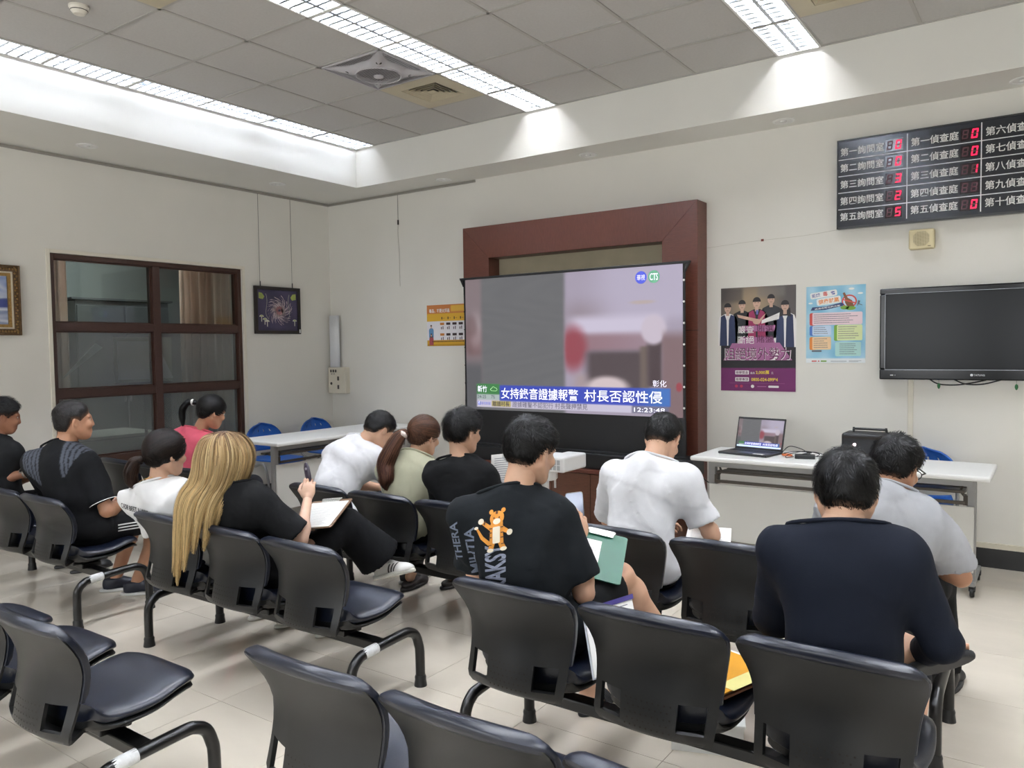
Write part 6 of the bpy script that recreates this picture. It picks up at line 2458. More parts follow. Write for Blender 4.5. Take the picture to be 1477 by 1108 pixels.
    if sh.get('band', True):
        # follow the cut edge of the shirt: rows of vertices close to the cut plane
        dd = np.abs((sv[0] - (neck + up * sh.get('collar', 0.035))) @ cn)
        near = sv[0][(dd < 0.012) & (np.linalg.norm(sv[0] - neck, axis=1) < 0.17)]
        if len(near) > 20:
            ang = np.arctan2((near - nc) @ cy2, (near - nc) @ cx2)
            rad = np.hypot((near - nc) @ cy2, (near - nc) @ cx2)
            pts = []
            for a in np.linspace(-math.pi, math.pi, 28, endpoint=False):
                w = np.exp(-(np.angle(np.exp(1j * (ang - a))) / 0.22) ** 2)
                if w.sum() < 0.5:
                    continue
                # outermost ring of the cut
                r_ = np.quantile(rad[np.abs(np.angle(np.exp(1j * (ang - a)))) < 0.3], 0.8) if np.any(np.abs(np.angle(np.exp(1j * (ang - a)))) < 0.3) else 0.06
                pts.append(tuple(nc + cx2 * math.cos(a) * r_ + cy2 * math.sin(a) * r_ - org - cn * 0.002))
            if len(pts) > 12:
                P = np.array(pts)
                for _ in range(3):
                    P = 0.5 * P + 0.25 * (np.roll(P, 1, 0) + np.roll(P, -1, 0))
                MB().tube([tuple(p) for p in P], 0.0065, 6, closed=True).build('neckband', sh.get('bandmat') or mt, so, smooth=True) if col is None or sh.get('bandmat') else None
    # trousers
    tr = S['legs']
    tp = [ell(hip + V(0, 0, 0.0), V(0.168 * girth, 0.13, 0.115) * s + 0.006, Rp, 0.04)]
    for sd in 'LR':
        a, b, c = legs[sd]
        if tr['len'] == 'short':
            e = a + (b - a) * tr.get('f', 0.9)
            tp.append(cone(a, e, 0.094 * s, 0.084 * s, 0.05, cut=True))
        else:
            tp += [cone(a, b, 0.092 * s, 0.07 * s, 0.045), cone(b, b + (c - b) * tr.get('f', 0.96), tr.get('r0', 0.068) * s, tr.get('r1', 0.056) * s, 0.03, cut=True)]
    tp.append(plane_cut(hip + V(0, 0, 0.09), (0, 0, 1), hip - V(.22, .16, 0), hip + V(.22, .10, .4), 0.01))
    tv = sculpt(tp, 0.0095, folds(S['seed'] + 9, 0.003, 20.0))
    to = mesh_obj(tr.get('part', 'trousers'), [tv], cloth(tr['name'], tr['rgb']), root, org)
    # shoes
    for sd in 'LR':
        if 'shoe' in S and not S.get('barefoot' + sd):
            build_shoe(S['shoe'], legs[sd][2], nrm(V(*S['toe' + sd])), s, root, org, S.get('footup' + sd))
        elif S.get('sandal' + sd):
            build_shoe(S['sandal' + sd], legs[sd][2], nrm(V(*S['toe' + sd])), s, root, org, S.get('footup' + sd))
    # hair
    H = dict(S['hair'])
    H.setdefault('skin', S.get('skin', ('fair', (206, 164, 136)))[1])
    hp, hc = head_hair(H, head, HR, hs, rng)
    if 'tail' in H:
        for T in H['tail']:
            p2, c2 = tail_hair(T['g'], T['r'], T.get('n', 500), rng, np.array(lin(*T['c0'])), np.array(lin(*T['c1'])), np.array(lin(*T['streak'])) if 'streak' in T else None, T.get('wave', 0.006), T.get('wn', 5), T.get('w', 0.0022))
            hp += p2
            hc += c2
    ho = mesh_obj('hair', hp, M_hair, root, org, color=np.concatenate(hc))
    return dict(root=root, org=org, shirt=so, shirt_v=sv, head=head, HR=HR, s=s, hair=ho, legs=legs, arms=arms, X=X, F=Fw, up=up, neck=neck, hip=hip, trousers=to, tv=tv)


def foot_prims(an, t, s, upv=None):
    u = nrm(V(*upv)) if upv is not None else V(0, 0, 1)
    t = nrm(t - u * (t @ u))
    r = np.cross(t, u)
    sole = -0.062 * s
    pr = [ell(an - t * 0.03 * s + u * (-0.035) * s, V(0.034, 0.034, 0.034) * s, None, 0.02), cone(an + u * -0.025 * s, an + t * 0.12 * s + u * -0.045 * s, 0.036 * s, 0.022 * s, 0.02),
          ell(an + t * 0.10 * s + u * -0.044 * s, V(0.05, 0.042, 0.02) * s, np.stack([t, r, u], 1), 0.02)]
    for i, (o, L) in enumerate(((-0.03, 0.05), (-0.012, 0.05), (0.003, 0.046), (0.017, 0.04), (0.03, 0.032))):
        pr.append(cone(an + t * 0.13 * s + r * o * s + u * -0.048 * s, an + t * (0.13 + L * 0.85) * s + r * o * s + u * -0.052 * s, 0.011 * s, 0.009 * s, 0.004))
    return pr


def build_shoe(style, an, t, s, root, org, upv=None):
    u = nrm(V(*upv)) if upv is not None else V(0, 0, 1)
    t = nrm(t - u * (t @ u))
    r = np.cross(t, u)
    Rr = np.stack([t, r, u], 1)
    kind, rgb, sole_rgb = style
    zs = -0.078 * s           # sole bottom below the ankle
    g = lambda x, y, z: an + Rr @ (V(x, y, z) * s)
    if kind == 'slipper':
        so = [ell(g(0.055, 0, -0.068), V(0.122, 0.045, 0.05) * s, Rr, 0.01)]
        so.append(plane_cut(g(0, 0, -0.062), u, an - 0.3, an + 0.3, 0.003))
        so.append(plane_cut(g(0, 0, -0.085), -u, an - 0.3, an + 0.3, 0.003))
        v = sculpt(so, 0.005)
        o = mesh_obj('slipper', [v], mat('shoe_rubber_black', rgb, 0.6), root, org)
        pts = [tuple(g(0.085, 0.05 * math.cos(a), -0.062 + 0.05 * math.sin(a)) - org) for a in np.linspace(0, math.pi, 12)]
        m = MB()
        for dx in np.linspace(-0.02, 0.02, 5):
            m.tube([tuple(np.array(p) + t * dx * s) for p in pts], 0.0055, 6)
        m.build('strap', mat('shoe_rubber_black', rgb, 0.6), o, smooth=True)
        return o
    h = 0.03 if kind != 'flat' else 0.0
    pr = [ell(g(-0.03, 0, -0.03 - (0.01 if kind == 'flat' else 0)), V(0.05, 0.04, 0.05 + h * 0.4) * s, Rr, 0.02), cone(g(0.0, 0, -0.03 + h * 0.6), g(0.13, 0, -0.055), 0.042 * s, 0.03 * s, 0.03),
          ell(g(0.13, 0, -0.055), V(0.06, 0.046, 0.03) * s, Rr, 0.03), plane_cut(g(0, 0, -0.066), -u, an - 0.3, an + 0.3, 0.003),
          plane_cut(g(-0.0, 0, 0.012 if kind != 'flat' else -0.03), nrm(u + t * -0.1), an - V(.06, .06, .06), an + V(.06, .06, .2), 0.006)]
    v = sculpt(pr, 0.005)
    o = mesh_obj('shoe', [v], mat('shoe_%s_%d' % (kind, rgb[0]), rgb, 0.5, var=0.06), root, org)
    so = [ell(g(0.05, 0, -0.07), V(0.15, 0.05, 0.05) * s, Rr, 0.01), plane_cut(g(0, 0, -0.058), u, an - 0.3, an + 0.3, 0.003), plane_cut(g(0, 0, -0.078), -u, an - 0.3, an + 0.3, 0.003)]
    v2 = sculpt(so, 0.005)
    mesh_obj('sole', [v2], mat('sole_%d' % sole_rgb[0], sole_rgb, 0.6), o, org * 0 + org)
    o.children[0].location = (0, 0, 0)
    if kind == 'stripes':
        dk = mat('shoe_stripe_black', (22, 22, 24), 0.5)
        tree = BVHTree.FromPolygons([tuple(p) for p in v[0]], [tuple(int(i) for i in f) for f in v[1]])
        for sd in (-1, 1):
            for k in range(3):
                x0 = 0.035 + k * 0.022
                a, b = g(x0, 0, -0.055), g(x0 + 0.022, 0, -0.012)
                vs_, fs = [], []
                for tt in np.linspace(0, 1, 8):
                    for dx in (-0.005, 0.005):
                        p = a + (b - a) * tt + t * dx * s
                        st = p + r * sd * 0.12
                        hit = tree.ray_cast(Vector(st), Vector(-r * sd), 0.2)
                        q = np.array(hit[0]) + np.array(hit[1]) * 0.0012 if hit[0] is not None else p + r * sd * 0.04 * s
                        vs_.append(tuple(q - org))
                for i in range(7):
                    fs.append((2 * i, 2 * i + 1, 2 * i + 3, 2 * i + 2))
                m = MB().add(vs_, fs)
                m.build('stripe', dk, o)
        m = MB()
        for k in range(5):
            xx = 0.05 + k * 0.014
            p = [tuple(g(xx, y, 0.0 - 0.2 * xx * 1.2 + 0.002 - y * y * 6) - org) for y in np.linspace(-0.02, 0.02, 5)]
            m.tube(p, 0.003, 5)
        m.build('laces', M_white, o)
    return o


def project_shapes(P, name, polys_or_mesh, centre, ux, uy, material, parent, off=0.0025, ray=None):
    """flat print laid onto the back of a shirt: 2-D verts (metres) -> nearest point of the shirt along ray"""
    v, q = P['shirt_v']
    if 'tree' not in P:
        P['tree'] = BVHTree.FromPolygons([tuple(p) for p in v], [tuple(int(i) for i in f) for f in q])
    tree = P['tree']
    ray = nrm(ray if ray is not None else np.cross(uy, ux))
    bm = bmesh.new()
    for poly in polys_or_mesh:
        vs_ = [bm.verts.new((x, y, 0)) for x, y in poly]
        try:
            bm.faces.new(vs_)
        except ValueError:
            pass
    bmesh.ops.triangulate(bm, faces=bm.faces[:])
    for _ in range(4):
        ed = [e for e in bm.edges if e.calc_length() > 0.014]
        if not ed:
            break
        bmesh.ops.subdivide_edges(bm, edges=ed, cuts=1, use_grid_fill=False)
        bmesh.ops.triangulate(bm, faces=[f for f in bm.faces if len(f.verts) > 3])
    for vt in bm.verts:
        p = centre + ux * vt.co.x + uy * vt.co.y
        h = tree.ray_cast(Vector(p - ray * 0.3), Vector(ray), 0.7)
        if h[0] is None:
            vt.co = Vector(p - P['org'])
        else:
            nn = np.array(h[1])
            if nn @ ray > 0:
                nn = -nn
            vt.co = Vector(np.array(h[0]) + nn * off - P['org'])
    me = bpy.data.meshes.new(name)
    bm.to_mesh(me)
    bm.free()
    o = bpy.data.objects.new(name, me)
    me.materials.append(material)
    COL.objects.link(o)
    o.parent = parent
    return o


def text_polys(body, w, h, bold=0.0):
    me = text_mesh(body, 1.0, bold)
    co = np.empty(len(me.vertices) * 3)
    me.vertices.foreach_get('co', co)
    co = co.reshape(-1, 3)
    lo, hi = co.min(0), co.max(0)
    co = (co - (lo + hi) / 2) / np.maximum(hi - lo, 1e-6) * V(w, h, 1)
    return [[(co[i][0], co[i][1]) for i in p.vertices] for p in me.polygons]
# ------------------------------------------------------------------ the people
PEOPLE = {}
BLACK_T = dict(toeL=(0, 1, 0), toeR=(0, 1, 0))


def sit(cx, y0, **kw):
    """default seated pose on a chair at cx, y0; everything can be overridden"""
    d = dict(hip=(cx, y0 + 0.26, 0.50), knL=(cx - 0.12, y0 + 0.68, 0.50), knR=(cx + 0.12, y0 + 0.68, 0.50), anL=(cx - 0.12, y0 + 0.68, 0.075), anR=(cx + 0.12, y0 + 0.68, 0.075),
             toeL=(-0.1, 1, 0), toeR=(0.1, 1, 0), pitch=0.15, yaw=0.0)
    d.update(kw)
    return d


FAIR, TAN, DARK = ('fair', (208, 166, 140)), ('tan', (186, 138, 110)), ('brown', (150, 104, 80))


def paint_tiger(v, f):
    return np.tile(np.array(lin(28, 32, 38)), (len(v), 1))


PEOPLE['tiger'] = person(sit(5.24, -4.0, seed=11, label='man in black tiger-print T-shirt holding a phone and green clipboard', hip=(5.22, -3.74, 0.50), neck=(5.115, -3.765, 0.955), head=(5.155, -3.70, 1.13),
    yaw=0.18, pitch=0.32, shL=(4.965, -3.835, 0.885), shR=(5.265, -3.69, 0.90), elL=(4.89, -3.70, 0.64), wrL=(5.05, -3.50, 0.72), elR=(5.345, -3.655, 0.625), wrR=(5.235, -3.50, 0.765),
    hdR=(-0.1, 0.3, 0.9), pmR=(-0.75, 0.6, -0.2), cuR=0.75, hdL=(0.6, 0.5, 0.4), pmL=(0.3, -0.1, 0.9), cuL=0.6, bend=(0, -0.035, 0), girth=1.04, s=0.96,
    knL=(5.12, -3.34, 0.50), anL=(5.16, -3.30, 0.075), knR=(5.33, -3.34, 0.605), anR=(5.45, -3.14, 0.30), toeL=(0.1, 1, 0), toeR=(0.4, 0.8, -0.3), barefootL=True, barefootR=True,
    sandalL=('slipper', (26, 28, 34), None), sandalR=('slipper', (26, 28, 34), None), footupR=(0.2, 0.4, 0.85), skin=FAIR,
    shirt=dict(name='washed_black', rgb=(20, 24, 28), sleeve='short', g=0.016, sr=0.074, se=0.082, sl=0.80, fold=0.004, collar=0.042), legs=dict(name='black_shorts', rgb=(18, 19, 21), len='short', f=0.82, part='shorts'),
    hair=dict(col=(11, 10, 10), len=0.034, lift=0.55, thick=0.016, n=4200)))

PEOPLE['white2'] = person(sit(5.145, -3.08, seed=12, label='man in white T-shirt and thin necklace bowing his head before the screen', hip=(5.17, -2.80, 0.50), neck=(5.165, -2.715, 0.935), head=(5.185, -2.60, 1.065),
    yaw=-0.05, pitch=0.7, shL=(5.0, -2.735, 0.875), shR=(5.325, -2.69, 0.875), elL=(4.90, -2.62, 0.64), wrL=(5.07, -2.44, 0.62), elR=(5.44, -2.64, 0.64), wrR=(5.33, -2.44, 0.66), cuR=0.6,
    bend=(0, -0.045, 0), s=0.96, skin=FAIR, shoe=('plain', (30, 30, 32), (200, 200, 196)),
    shirt=dict(name='white_cotton', rgb=(214, 215, 219), sleeve='short', g=0.02, sr=0.082, se=0.09, sl=0.78, fold=0.0055, freq=26.0, collar=0.045), legs=dict(name='black_track', rgb=(17, 18, 21), len='long'),
    hair=dict(col=(13, 12, 12), len=0.02, lift=0.5, thick=0.012, n=3600)))

PEOPLE['navy'] = person(sit(6.25, -4.0, seed=13, label='man in navy long-sleeved shirt holding his slippered crossed foot', hip=(6.265, -3.74, 0.50), neck=(6.235, -3.765, 0.965), head=(6.235, -3.685, 1.078),
    yaw=-0.2, pitch=0.42, shL=(6.085, -3.80, 0.915), shR=(6.39, -3.74, 0.915), elL=(6.02, -3.66, 0.67), wrL=(6.21, -3.50, 0.66), elR=(6.49, -3.72, 0.70), wrR=(6.42, -3.555, 0.605), hdR=(-0.35, 0.6, -0.5), pmR=(-0.5, -0.2, -0.8), cuR=0.75,
    hdL=(0.8, 0.2, -0.1), pmL=(0, 0.1, -1), cuL=0.6, bend=(0, -0.05, 0), s=0.96, knL=(6.08, -3.38, 0.62), anL=(6.385, -3.575, 0.625), toeL=(0.66, 0.62, 0.12), footupL=(-0.6, 0.5, 0.6), barefootL=True, sandalL=('slipper', (28, 29, 32), None),
    knR=(6.36, -3.34, 0.50), anR=(6.36, -3.30, 0.075), barefootR=True, sandalR=('slipper', (28, 29, 32), None), toeR=(0.1, 1, 0), skin=FAIR,
    shirt=dict(name='navy_knit', rgb=(17, 22, 34), sleeve='long', g=0.018, sr=0.072, fold=0.003, freq=17.0, collar=0.04), legs=dict(name='dark_shorts', rgb=(20, 23, 30), len='short', f=0.7, part='shorts'),
    hair=dict(col=(10, 9, 9), len=0.034, lift=0.45, thick=0.014, n=4600, crown=(0.01, -0.075, 0.09))))

PEOPLE['grey'] = person(sit(6.155, -3.08, seed=14, label='man in light grey T-shirt and glasses sitting before the laptop table', hip=(6.18, -2.80, 0.50), neck=(6.165, -2.72, 0.89), head=(6.205, -2.62, 1.008),
    yaw=0.30, pitch=0.45, shL=(5.985, -2.74, 0.825), shR=(6.325, -2.69, 0.81), elL=(5.93, -2.62, 0.63), wrL=(6.10, -2.45, 0.62), elR=(6.435, -2.63, 0.60), wrR=(6.27, -2.46, 0.625), bend=(0, -0.045, 0), s=0.97, girth=1.05, skin=TAN,
    knR=(6.33, -2.36, 0.50), anR=(6.36, -2.26, 0.075), shoe=('plain', (24, 24, 26), (40, 40, 42)),
    shirt=dict(name='heather_grey', rgb=(164, 166, 171), sleeve='short', g=0.018, sr=0.078, se=0.084, sl=0.82, fold=0.006, freq=26.0, collar=0.045), legs=dict(name='black_jeans', rgb=(17, 17, 19), len='long'),
    hair=dict(col=(12, 11, 11), len=0.036, lift=0.6, thick=0.018, n=4200)))

PEOPLE['black3'] = person(sit(4.185, -3.03, seed=15, label='man in plain black T-shirt reading a printed sheet', hip=(4.17, -2.77, 0.49), neck=(4.09, -2.80, 0.885), head=(4.105, -2.78, 1.06),
    yaw=0.25, pitch=0.2, shL=(3.93, -2.82, 0.82), shR=(4.24, -2.77, 0.825), elL=(3.88, -2.70, 0.60), wrL=(4.05, -2.52, 0.68), elR=(4.32, -2.70, 0.60), wrR=(4.30, -2.48, 0.70), hdL=(0.5, 0.4, 0.5), hdR=(-0.3, 0.4, 0.6), s=0.94,
    anL=(3.95, -2.40, 0.075), knL=(4.03, -2.40, 0.48), toeL=(-0.1, 1, 0), shoe=('plain', (120, 118, 114), (190, 186, 178)), skin=FAIR,
    shirt=dict(name='plain_black', rgb=(18, 19, 21), sleeve='short', g=0.014, sr=0.07, collar=0.04), legs=dict(name='black_trousers', rgb=(16, 17, 19), len='long'),
    hair=dict(col=(10, 9, 9), len=0.045, lift=0.75, thick=0.02, n=4200)))

hd = V(3.70, -2.64, 1.0)
PEOPLE['pony'] = person(sit(3.68, -3.03, seed=16, female=True, label='woman in sage shirt with long brown ponytail and white scrunchie', hip=(3.66, -2.77, 0.49), neck=(3.66, -2.70, 0.865), head=tuple(hd),
    yaw=0.1, pitch=0.3, shL=(3.51, -2.75, 0.80), shR=(3.80, -2.68, 0.80), elL=(3.46, -2.62, 0.58), wrL=(3.62, -2.46, 0.60), elR=(3.86, -2.56, 0.58), wrR=(3.76, -2.42, 0.62), s=0.92,
    anL=(3.40, -2.46, 0.075), knL=(3.52, -2.40, 0.47), anR=(3.60, -2.30, 0.075), knR=(3.74, -2.38, 0.48), shoe=('flat', (34, 30, 30), (30, 28, 28)), skin=FAIR,
    shirt=dict(name='sage_cotton', rgb=(176, 176, 154), sleeve='short', g=0.016, sr=0.068, se=0.074, sl=0.9, collar=0.038, fold=0.0045), legs=dict(name='black_slacks', rgb=(19, 19, 21), len='long', f=0.85),
    hair=dict(style='pony', col=(74, 50, 38), tip=(96, 66, 50), tie=(-0.005, -0.115, 0.03), thick=0.013, n=2600,
              tail=[dict(g=[(3.665, -2.755, 1.035), (3.645, -2.79, 1.01), (3.61, -2.83, 0.93), (3.585, -2.845, 0.84), (3.60, -2.86, 0.76), (3.585, -2.85, 0.71)], r=[0.018, 0.036, 0.048, 0.054, 0.046, 0.012], n=1300, streak=(132, 94, 72), c0=(84, 56, 44), c1=(74, 46, 40), wave=0.012, wn=6)])))

PEOPLE['white1'] = person(sit(3.175, -3.03, seed=17, label='man in white T-shirt hunched low over his lap', hip=(3.09, -2.77, 0.49), neck=(3.07, -2.57, 0.895), head=(3.175, -2.475, 0.995),
    yaw=0.3, pitch=0.7, shL=(2.90, -2.62, 0.83), shR=(3.23, -2.58, 0.82), elL=(2.90, -2.45, 0.62), wrL=(3.05, -2.30, 0.58), elR=(3.35, -2.44, 0.60), wrR=(3.22, -2.28, 0.58), bend=(-0.02, -0.07, 0.01), s=0.95, skin=FAIR, shoe=('plain', (60, 60, 62), (200, 198, 192)),
    shirt=dict(name='bright_white_cotton', rgb=(216, 217, 222), sleeve='short', g=0.018, sr=0.076, se=0.084, sl=0.85, fold=0.0045, collar=0.042), legs=dict(name='dark_trousers', rgb=(34, 35, 40), len='long'),
    hair=dict(col=(11, 10, 10), len=0.022, lift=0.35, thick=0.013, n=3400)))

# blonde woman: long hair falling behind the chair back
bh = V(3.60, -3.905, 1.015)
bl_tail = []
_cd, _rd = V(0.82, -0.57, 0), V(0.57, 0.82, 0)
for i_, phi in enumerate(np.radians([-115, -85, -60, -35, -10, 15, 40, 65, 95, 120])):
    dr = math.cos(phi) * _cd + math.sin(phi) * _rd
    f_ = (math.sin(phi) + 1) / 2
    drop = V(-0.035, -0.055, 0)
    lf = -_rd * (0.07 * (1 - f_) + 0.02)
    ez = 0.47 + 0.27 * f_ + 0.03 * math.sin(i_ * 2.1)
    bl_tail.append(dict(g=[tuple(bh + V(0, 0, 0.118) + dr * 0.015), tuple(bh + V(0, 0, 0.085) + dr * 0.075), tuple(bh + V(0, 0, 0.02) + dr * 0.104), tuple(bh + V(0, 0, -0.09) + dr * 0.098 + drop * 0.4),
                           tuple(bh + V(0, 0, -0.20) + dr * 0.085 + drop + lf * 0.5), tuple(np.array([*(bh + dr * 0.07 + drop * 1.1 + lf)[:2], ez]))],
                        r=[0.012, 0.03, 0.036, 0.036, 0.03, 0.008], n=420, c0=(104, 76, 56), c1=(200, 172, 122), streak=(214, 190, 140), wave=0.012, wn=5, w=0.0019))
PEOPLE['blonde'] = person(sit(3.66, -3.99, seed=18, female=True, label='woman in black with long blonde hair writing on a clipboard', hip=(3.68, -3.72, 0.49), neck=(3.635, -3.875, 0.875), head=tuple(bh), yaw=-0.55, pitch=0.2,
    shL=(3.50, -3.895, 0.81), shR=(3.79, -3.855, 0.82), elL=(3.47, -3.74, 0.60), wrL=(3.62, -3.56, 0.66), elR=(3.925, -3.75, 0.655), wrR=(3.80, -3.60, 0.80), hdR=(-0.12, 0.25, 0.9), pmR=(-0.6, 0.7, 0.1), cuR=0.8, hdL=(0.5, 0.6, -0.1), s=0.92,
    knL=(3.58, -3.32, 0.50), anL=(3.56, -3.28, 0.075), knR=(3.78, -3.33, 0.615), anR=(3.885, -3.17, 0.40), toeR=(0.95, 0.12, 0.25), footupR=(-0.3, 0.15, 0.9), skin=('pale', (220, 182, 160)), shoe=('stripes', (232, 232, 230), (222, 222, 216)),
    shirt=dict(name='soft_black', rgb=(15, 16, 18), sleeve='short', g=0.02, sr=0.076, se=0.084, sl=0.88, collar=0.04, fold=0.0045), legs=dict(name='black_wide_trousers', rgb=(14, 15, 18), len='long', f=0.86, r0=0.095, r1=0.135),
    hair=dict(style='long', col=(92, 68, 52), tip=(150, 120, 84), tie=(-0.01, -0.12, 0.0), thick=0.016, n=2600, tail=bl_tail)))

PEOPLE['whitelady'] = person(sit(3.155, -3.99, seed=19, female=True, label='woman in white T-shirt with short dark ponytail beside the blonde woman', hip=(3.14, -3.72, 0.49), neck=(3.015, -3.895, 0.835), head=(3.065, -3.87, 1.0), yaw=0.05, pitch=0.12,
    shL=(2.88, -3.92, 0.775), shR=(3.17, -3.86, 0.785), elL=(2.84, -3.78, 0.56), wrL=(3.0, -3.60, 0.60), elR=(3.29, -3.76, 0.58), wrR=(3.2, -3.56, 0.60), s=0.93, skin=FAIR, shoe=('plain', (210, 208, 204), (220, 220, 214)),
    shirt=dict(name='loose_white_tee', rgb=(216, 216, 217), sleeve='short', g=0.022, sr=0.078, se=0.088, sl=0.9, collar=0.03, fold=0.006, freq=22.0), legs=dict(name='navy_jeans', rgb=(30, 34, 46), len='long'),
    hair=dict(style='pony', col=(24, 19, 17), tip=(60, 46, 44), tie=(-0.015, -0.112, -0.015), thick=0.014, n=2800,
              tail=[dict(g=[(3.01, -3.965, 0.985), (2.985, -3.99, 0.965), (2.965, -4.0, 0.92), (2.96, -3.995, 0.87), (2.965, -3.985, 0.835)], r=[0.014, 0.03, 0.036, 0.03, 0.012], n=600, c0=(44, 32, 27), c1=(52, 36, 30), wave=0.006)])))


def paint_polo(v, f):
    """black polo with grey pin-striped shoulder panels and front, thin white piping"""
    c = np.tile(np.array(lin(16, 17, 20)), (len(v), 1))
    rel = v - f['neck']
    x, y, z = rel @ f['X'], rel @ f['F'], rel @ f['up']
    ax = np.abs(x)
    panel = (ax > 0.075) & (ax < 0.20) & (z > -0.04 - 1.3 * (0.20 - ax)) & (y < 0.10) & (z < 0.1)
    panel &= z > -0.17
    front = (y > 0.065) & (z < -0.05)
    st = np.where(panel, np.sin(ax * 260), np.sin(z * 240))
    g = np.where((st > 0.55)[:, None], np.array(lin(30, 32, 37)), np.array(lin(76, 80, 90)))
    m = panel | front
    c[m] = g[m]
    return c


PEOPLE['polo'] = person(sit(2.105, -4.07, seed=20, label='stocky man in black polo with grey striped shoulders looking right', hip=(2.09, -3.81, 0.50), neck=(1.955, -3.85, 0.945), head=(2.0, -3.80, 1.115), yaw=0.3, pitch=-0.02,
    shL=(1.77, -3.93, 0.86), shR=(2.13, -3.80, 0.86), elL=(1.70, -3.76, 0.60), wrL=(1.90, -3.58, 0.60), elR=(2.255, -3.76, 0.605), wrR=(2.09, -3.57, 0.60), cuR=0.7, hdR=(-0.75, 0.5, 0.0), cuL=0.7, s=0.97, girth=1.12, belly=True, skin=TAN,
    knL=(1.93, -3.40, 0.49), knR=(2.22, -3.40, 0.49), anL=(1.83, -3.50, 0.075), anR=(2.02, -3.47, 0.075), toeL=(0.5, 0.8, 0), toeR=(0.6, 0.75, 0), shoe=('plain', (28, 32, 46), (206, 206, 204)),
    shirt=dict(name='polo_print', rgb=(26, 27, 31), sleeve='short', g=0.015, sr=0.074, se=0.08, sl=0.84, collar=0.045, paint=paint_polo, fold=0.003, bandmat=cloth('polo_collar', (17, 17, 20))), legs=dict(name='black_sport_shorts', rgb=(16, 17, 20), len='short', f=0.86, part='shorts'),
    hair=dict(col=(30, 27, 27), tip=(84, 80, 80), len=0.014, lift=0.35, thick=0.009, n=3000)))

PEOPLE['pink'] = person(sit(1.60, -3.05, seed=21, female=True, label='woman in pink T-shirt with black ponytail by the brown window', hip=(1.58, -2.79, 0.49), neck=(1.625, -2.77, 0.915), head=(1.735, -2.71, 1.075), yaw=0.2, pitch=0.35,
    shL=(1.46, -2.82, 0.86), shR=(1.76, -2.73, 0.85), elL=(1.42, -2.68, 0.62), wrL=(1.62, -2.52, 0.62), elR=(1.86, -2.66, 0.62), wrR=(1.74, -2.48, 0.62), s=0.94, skin=TAN, shoe=('plain', (40, 40, 44), (210, 210, 206)), bend=(-0.02, -0.045, 0),
    shirt=dict(name='coral_pink', rgb=(214, 96, 116), sleeve='short', g=0.018, sr=0.074, se=0.08, sl=0.85, collar=0.036, fold=0.0045), legs=dict(name='dark_leggings', rgb=(30, 30, 35), len='long'),
    hair=dict(style='pony', col=(11, 10, 10), tip=(22, 19, 19), tie=(-0.01, -0.108, 0.055), thick=0.012, n=2600,
              tail=[dict(g=[(1.655, -2.78, 1.145), (1.61, -2.81, 1.15), (1.575, -2.835, 1.11), (1.57, -2.84, 1.04), (1.585, -2.845, 0.98)], r=[0.012, 0.022, 0.026, 0.022, 0.008], n=500, c0=(12, 11, 11), c1=(12, 11, 11), wave=0.004)])))

PEOPLE['leftman'] = person(sit(1.09, -4.07, seed=22, label='man in dark shirt with wristwatch cut off by the left edge', hip=(1.08, -3.81, 0.50), neck=(1.0, -3.82, 0.93), head=(1.02, -3.78, 1.10), yaw=0.35, pitch=0.2,
    shL=(0.83, -3.84, 0.86), shR=(1.16, -3.80, 0.86), elL=(0.78, -3.68, 0.62), wrL=(0.96, -3.52, 0.68), elR=(1.10, -3.86, 0.695), wrR=(1.265, -3.74, 0.745), hdR=(0.85, 0.1, -0.25), pmR=(0, 0.2, -1), cuR=0.55, s=0.95, skin=DARK, shoe=('plain', (30, 30, 32), (60, 60, 62)),
    shirt=dict(name='charcoal_tee', rgb=(24, 25, 27), sleeve='short', g=0.014, sr=0.07, sl=0.6, collar=0.042), legs=dict(name='charcoal_trousers', rgb=(30, 31, 34), len='long'),
    hair=dict(col=(11, 10, 10), len=0.04, lift=0.8, thick=0.018, n=3200)))

# ------------------------------------------------------------------ prints and small wear
P = PEOPLE['tiger']
ux, uz = nrm(P['X'] + V(0, 0.0, 0)), V(0, 0, 1.0)
rayd = nrm(V(-0.5, 1.0, -0.1))
M_tx1 = mat('print_slate_letters', (110, 120, 140), 0.7, var=0.1, scale=40)
M_tx2 = mat('print_zebra_letters', (128, 134, 152), 0.7, var=0.55, scale=42, stretch=(0.6, 1, 3.0))
rot = lambda polys: [[(-y, x) for x, y in p] for p in polys]         # reads bottom to top
project_shapes(P, 'lettering', rot(text_polys('THERA', 0.155, 0.036, 0.02)), V(4.985, -3.97, 0.815), ux, uz, M_tx1, P['shirt'], ray=rayd)
project_shapes(P, 'lettering', rot(text_polys('MILITIA', 0.185, 0.044, 0.02)), V(5.045, -3.95, 0.785), ux, uz, M_tx1, P['shirt'], ray=rayd)
project_shapes(P, 'lettering', rot(text_polys('KAKSY', 0.16, 0.08, 0.03)), V(5.145, -3.92, 0.75), ux, uz, M_tx2, P['shirt'], ray=rayd)
M_or, M_cr, M_st = mat('embroidered_orange', (214, 142, 56), 0.8, var=0.1, scale=60), mat('embroidered_cream', (226, 216, 196), 0.8, var=0.06), mat('embroidered_brown', (92, 58, 34), 0.8)
tg = V(5.15, -3.92, 0.885)
sc_ = 1.0
shp = lambda pts: [[(x * sc_, y * sc_) for x, y in p] for p in pts]
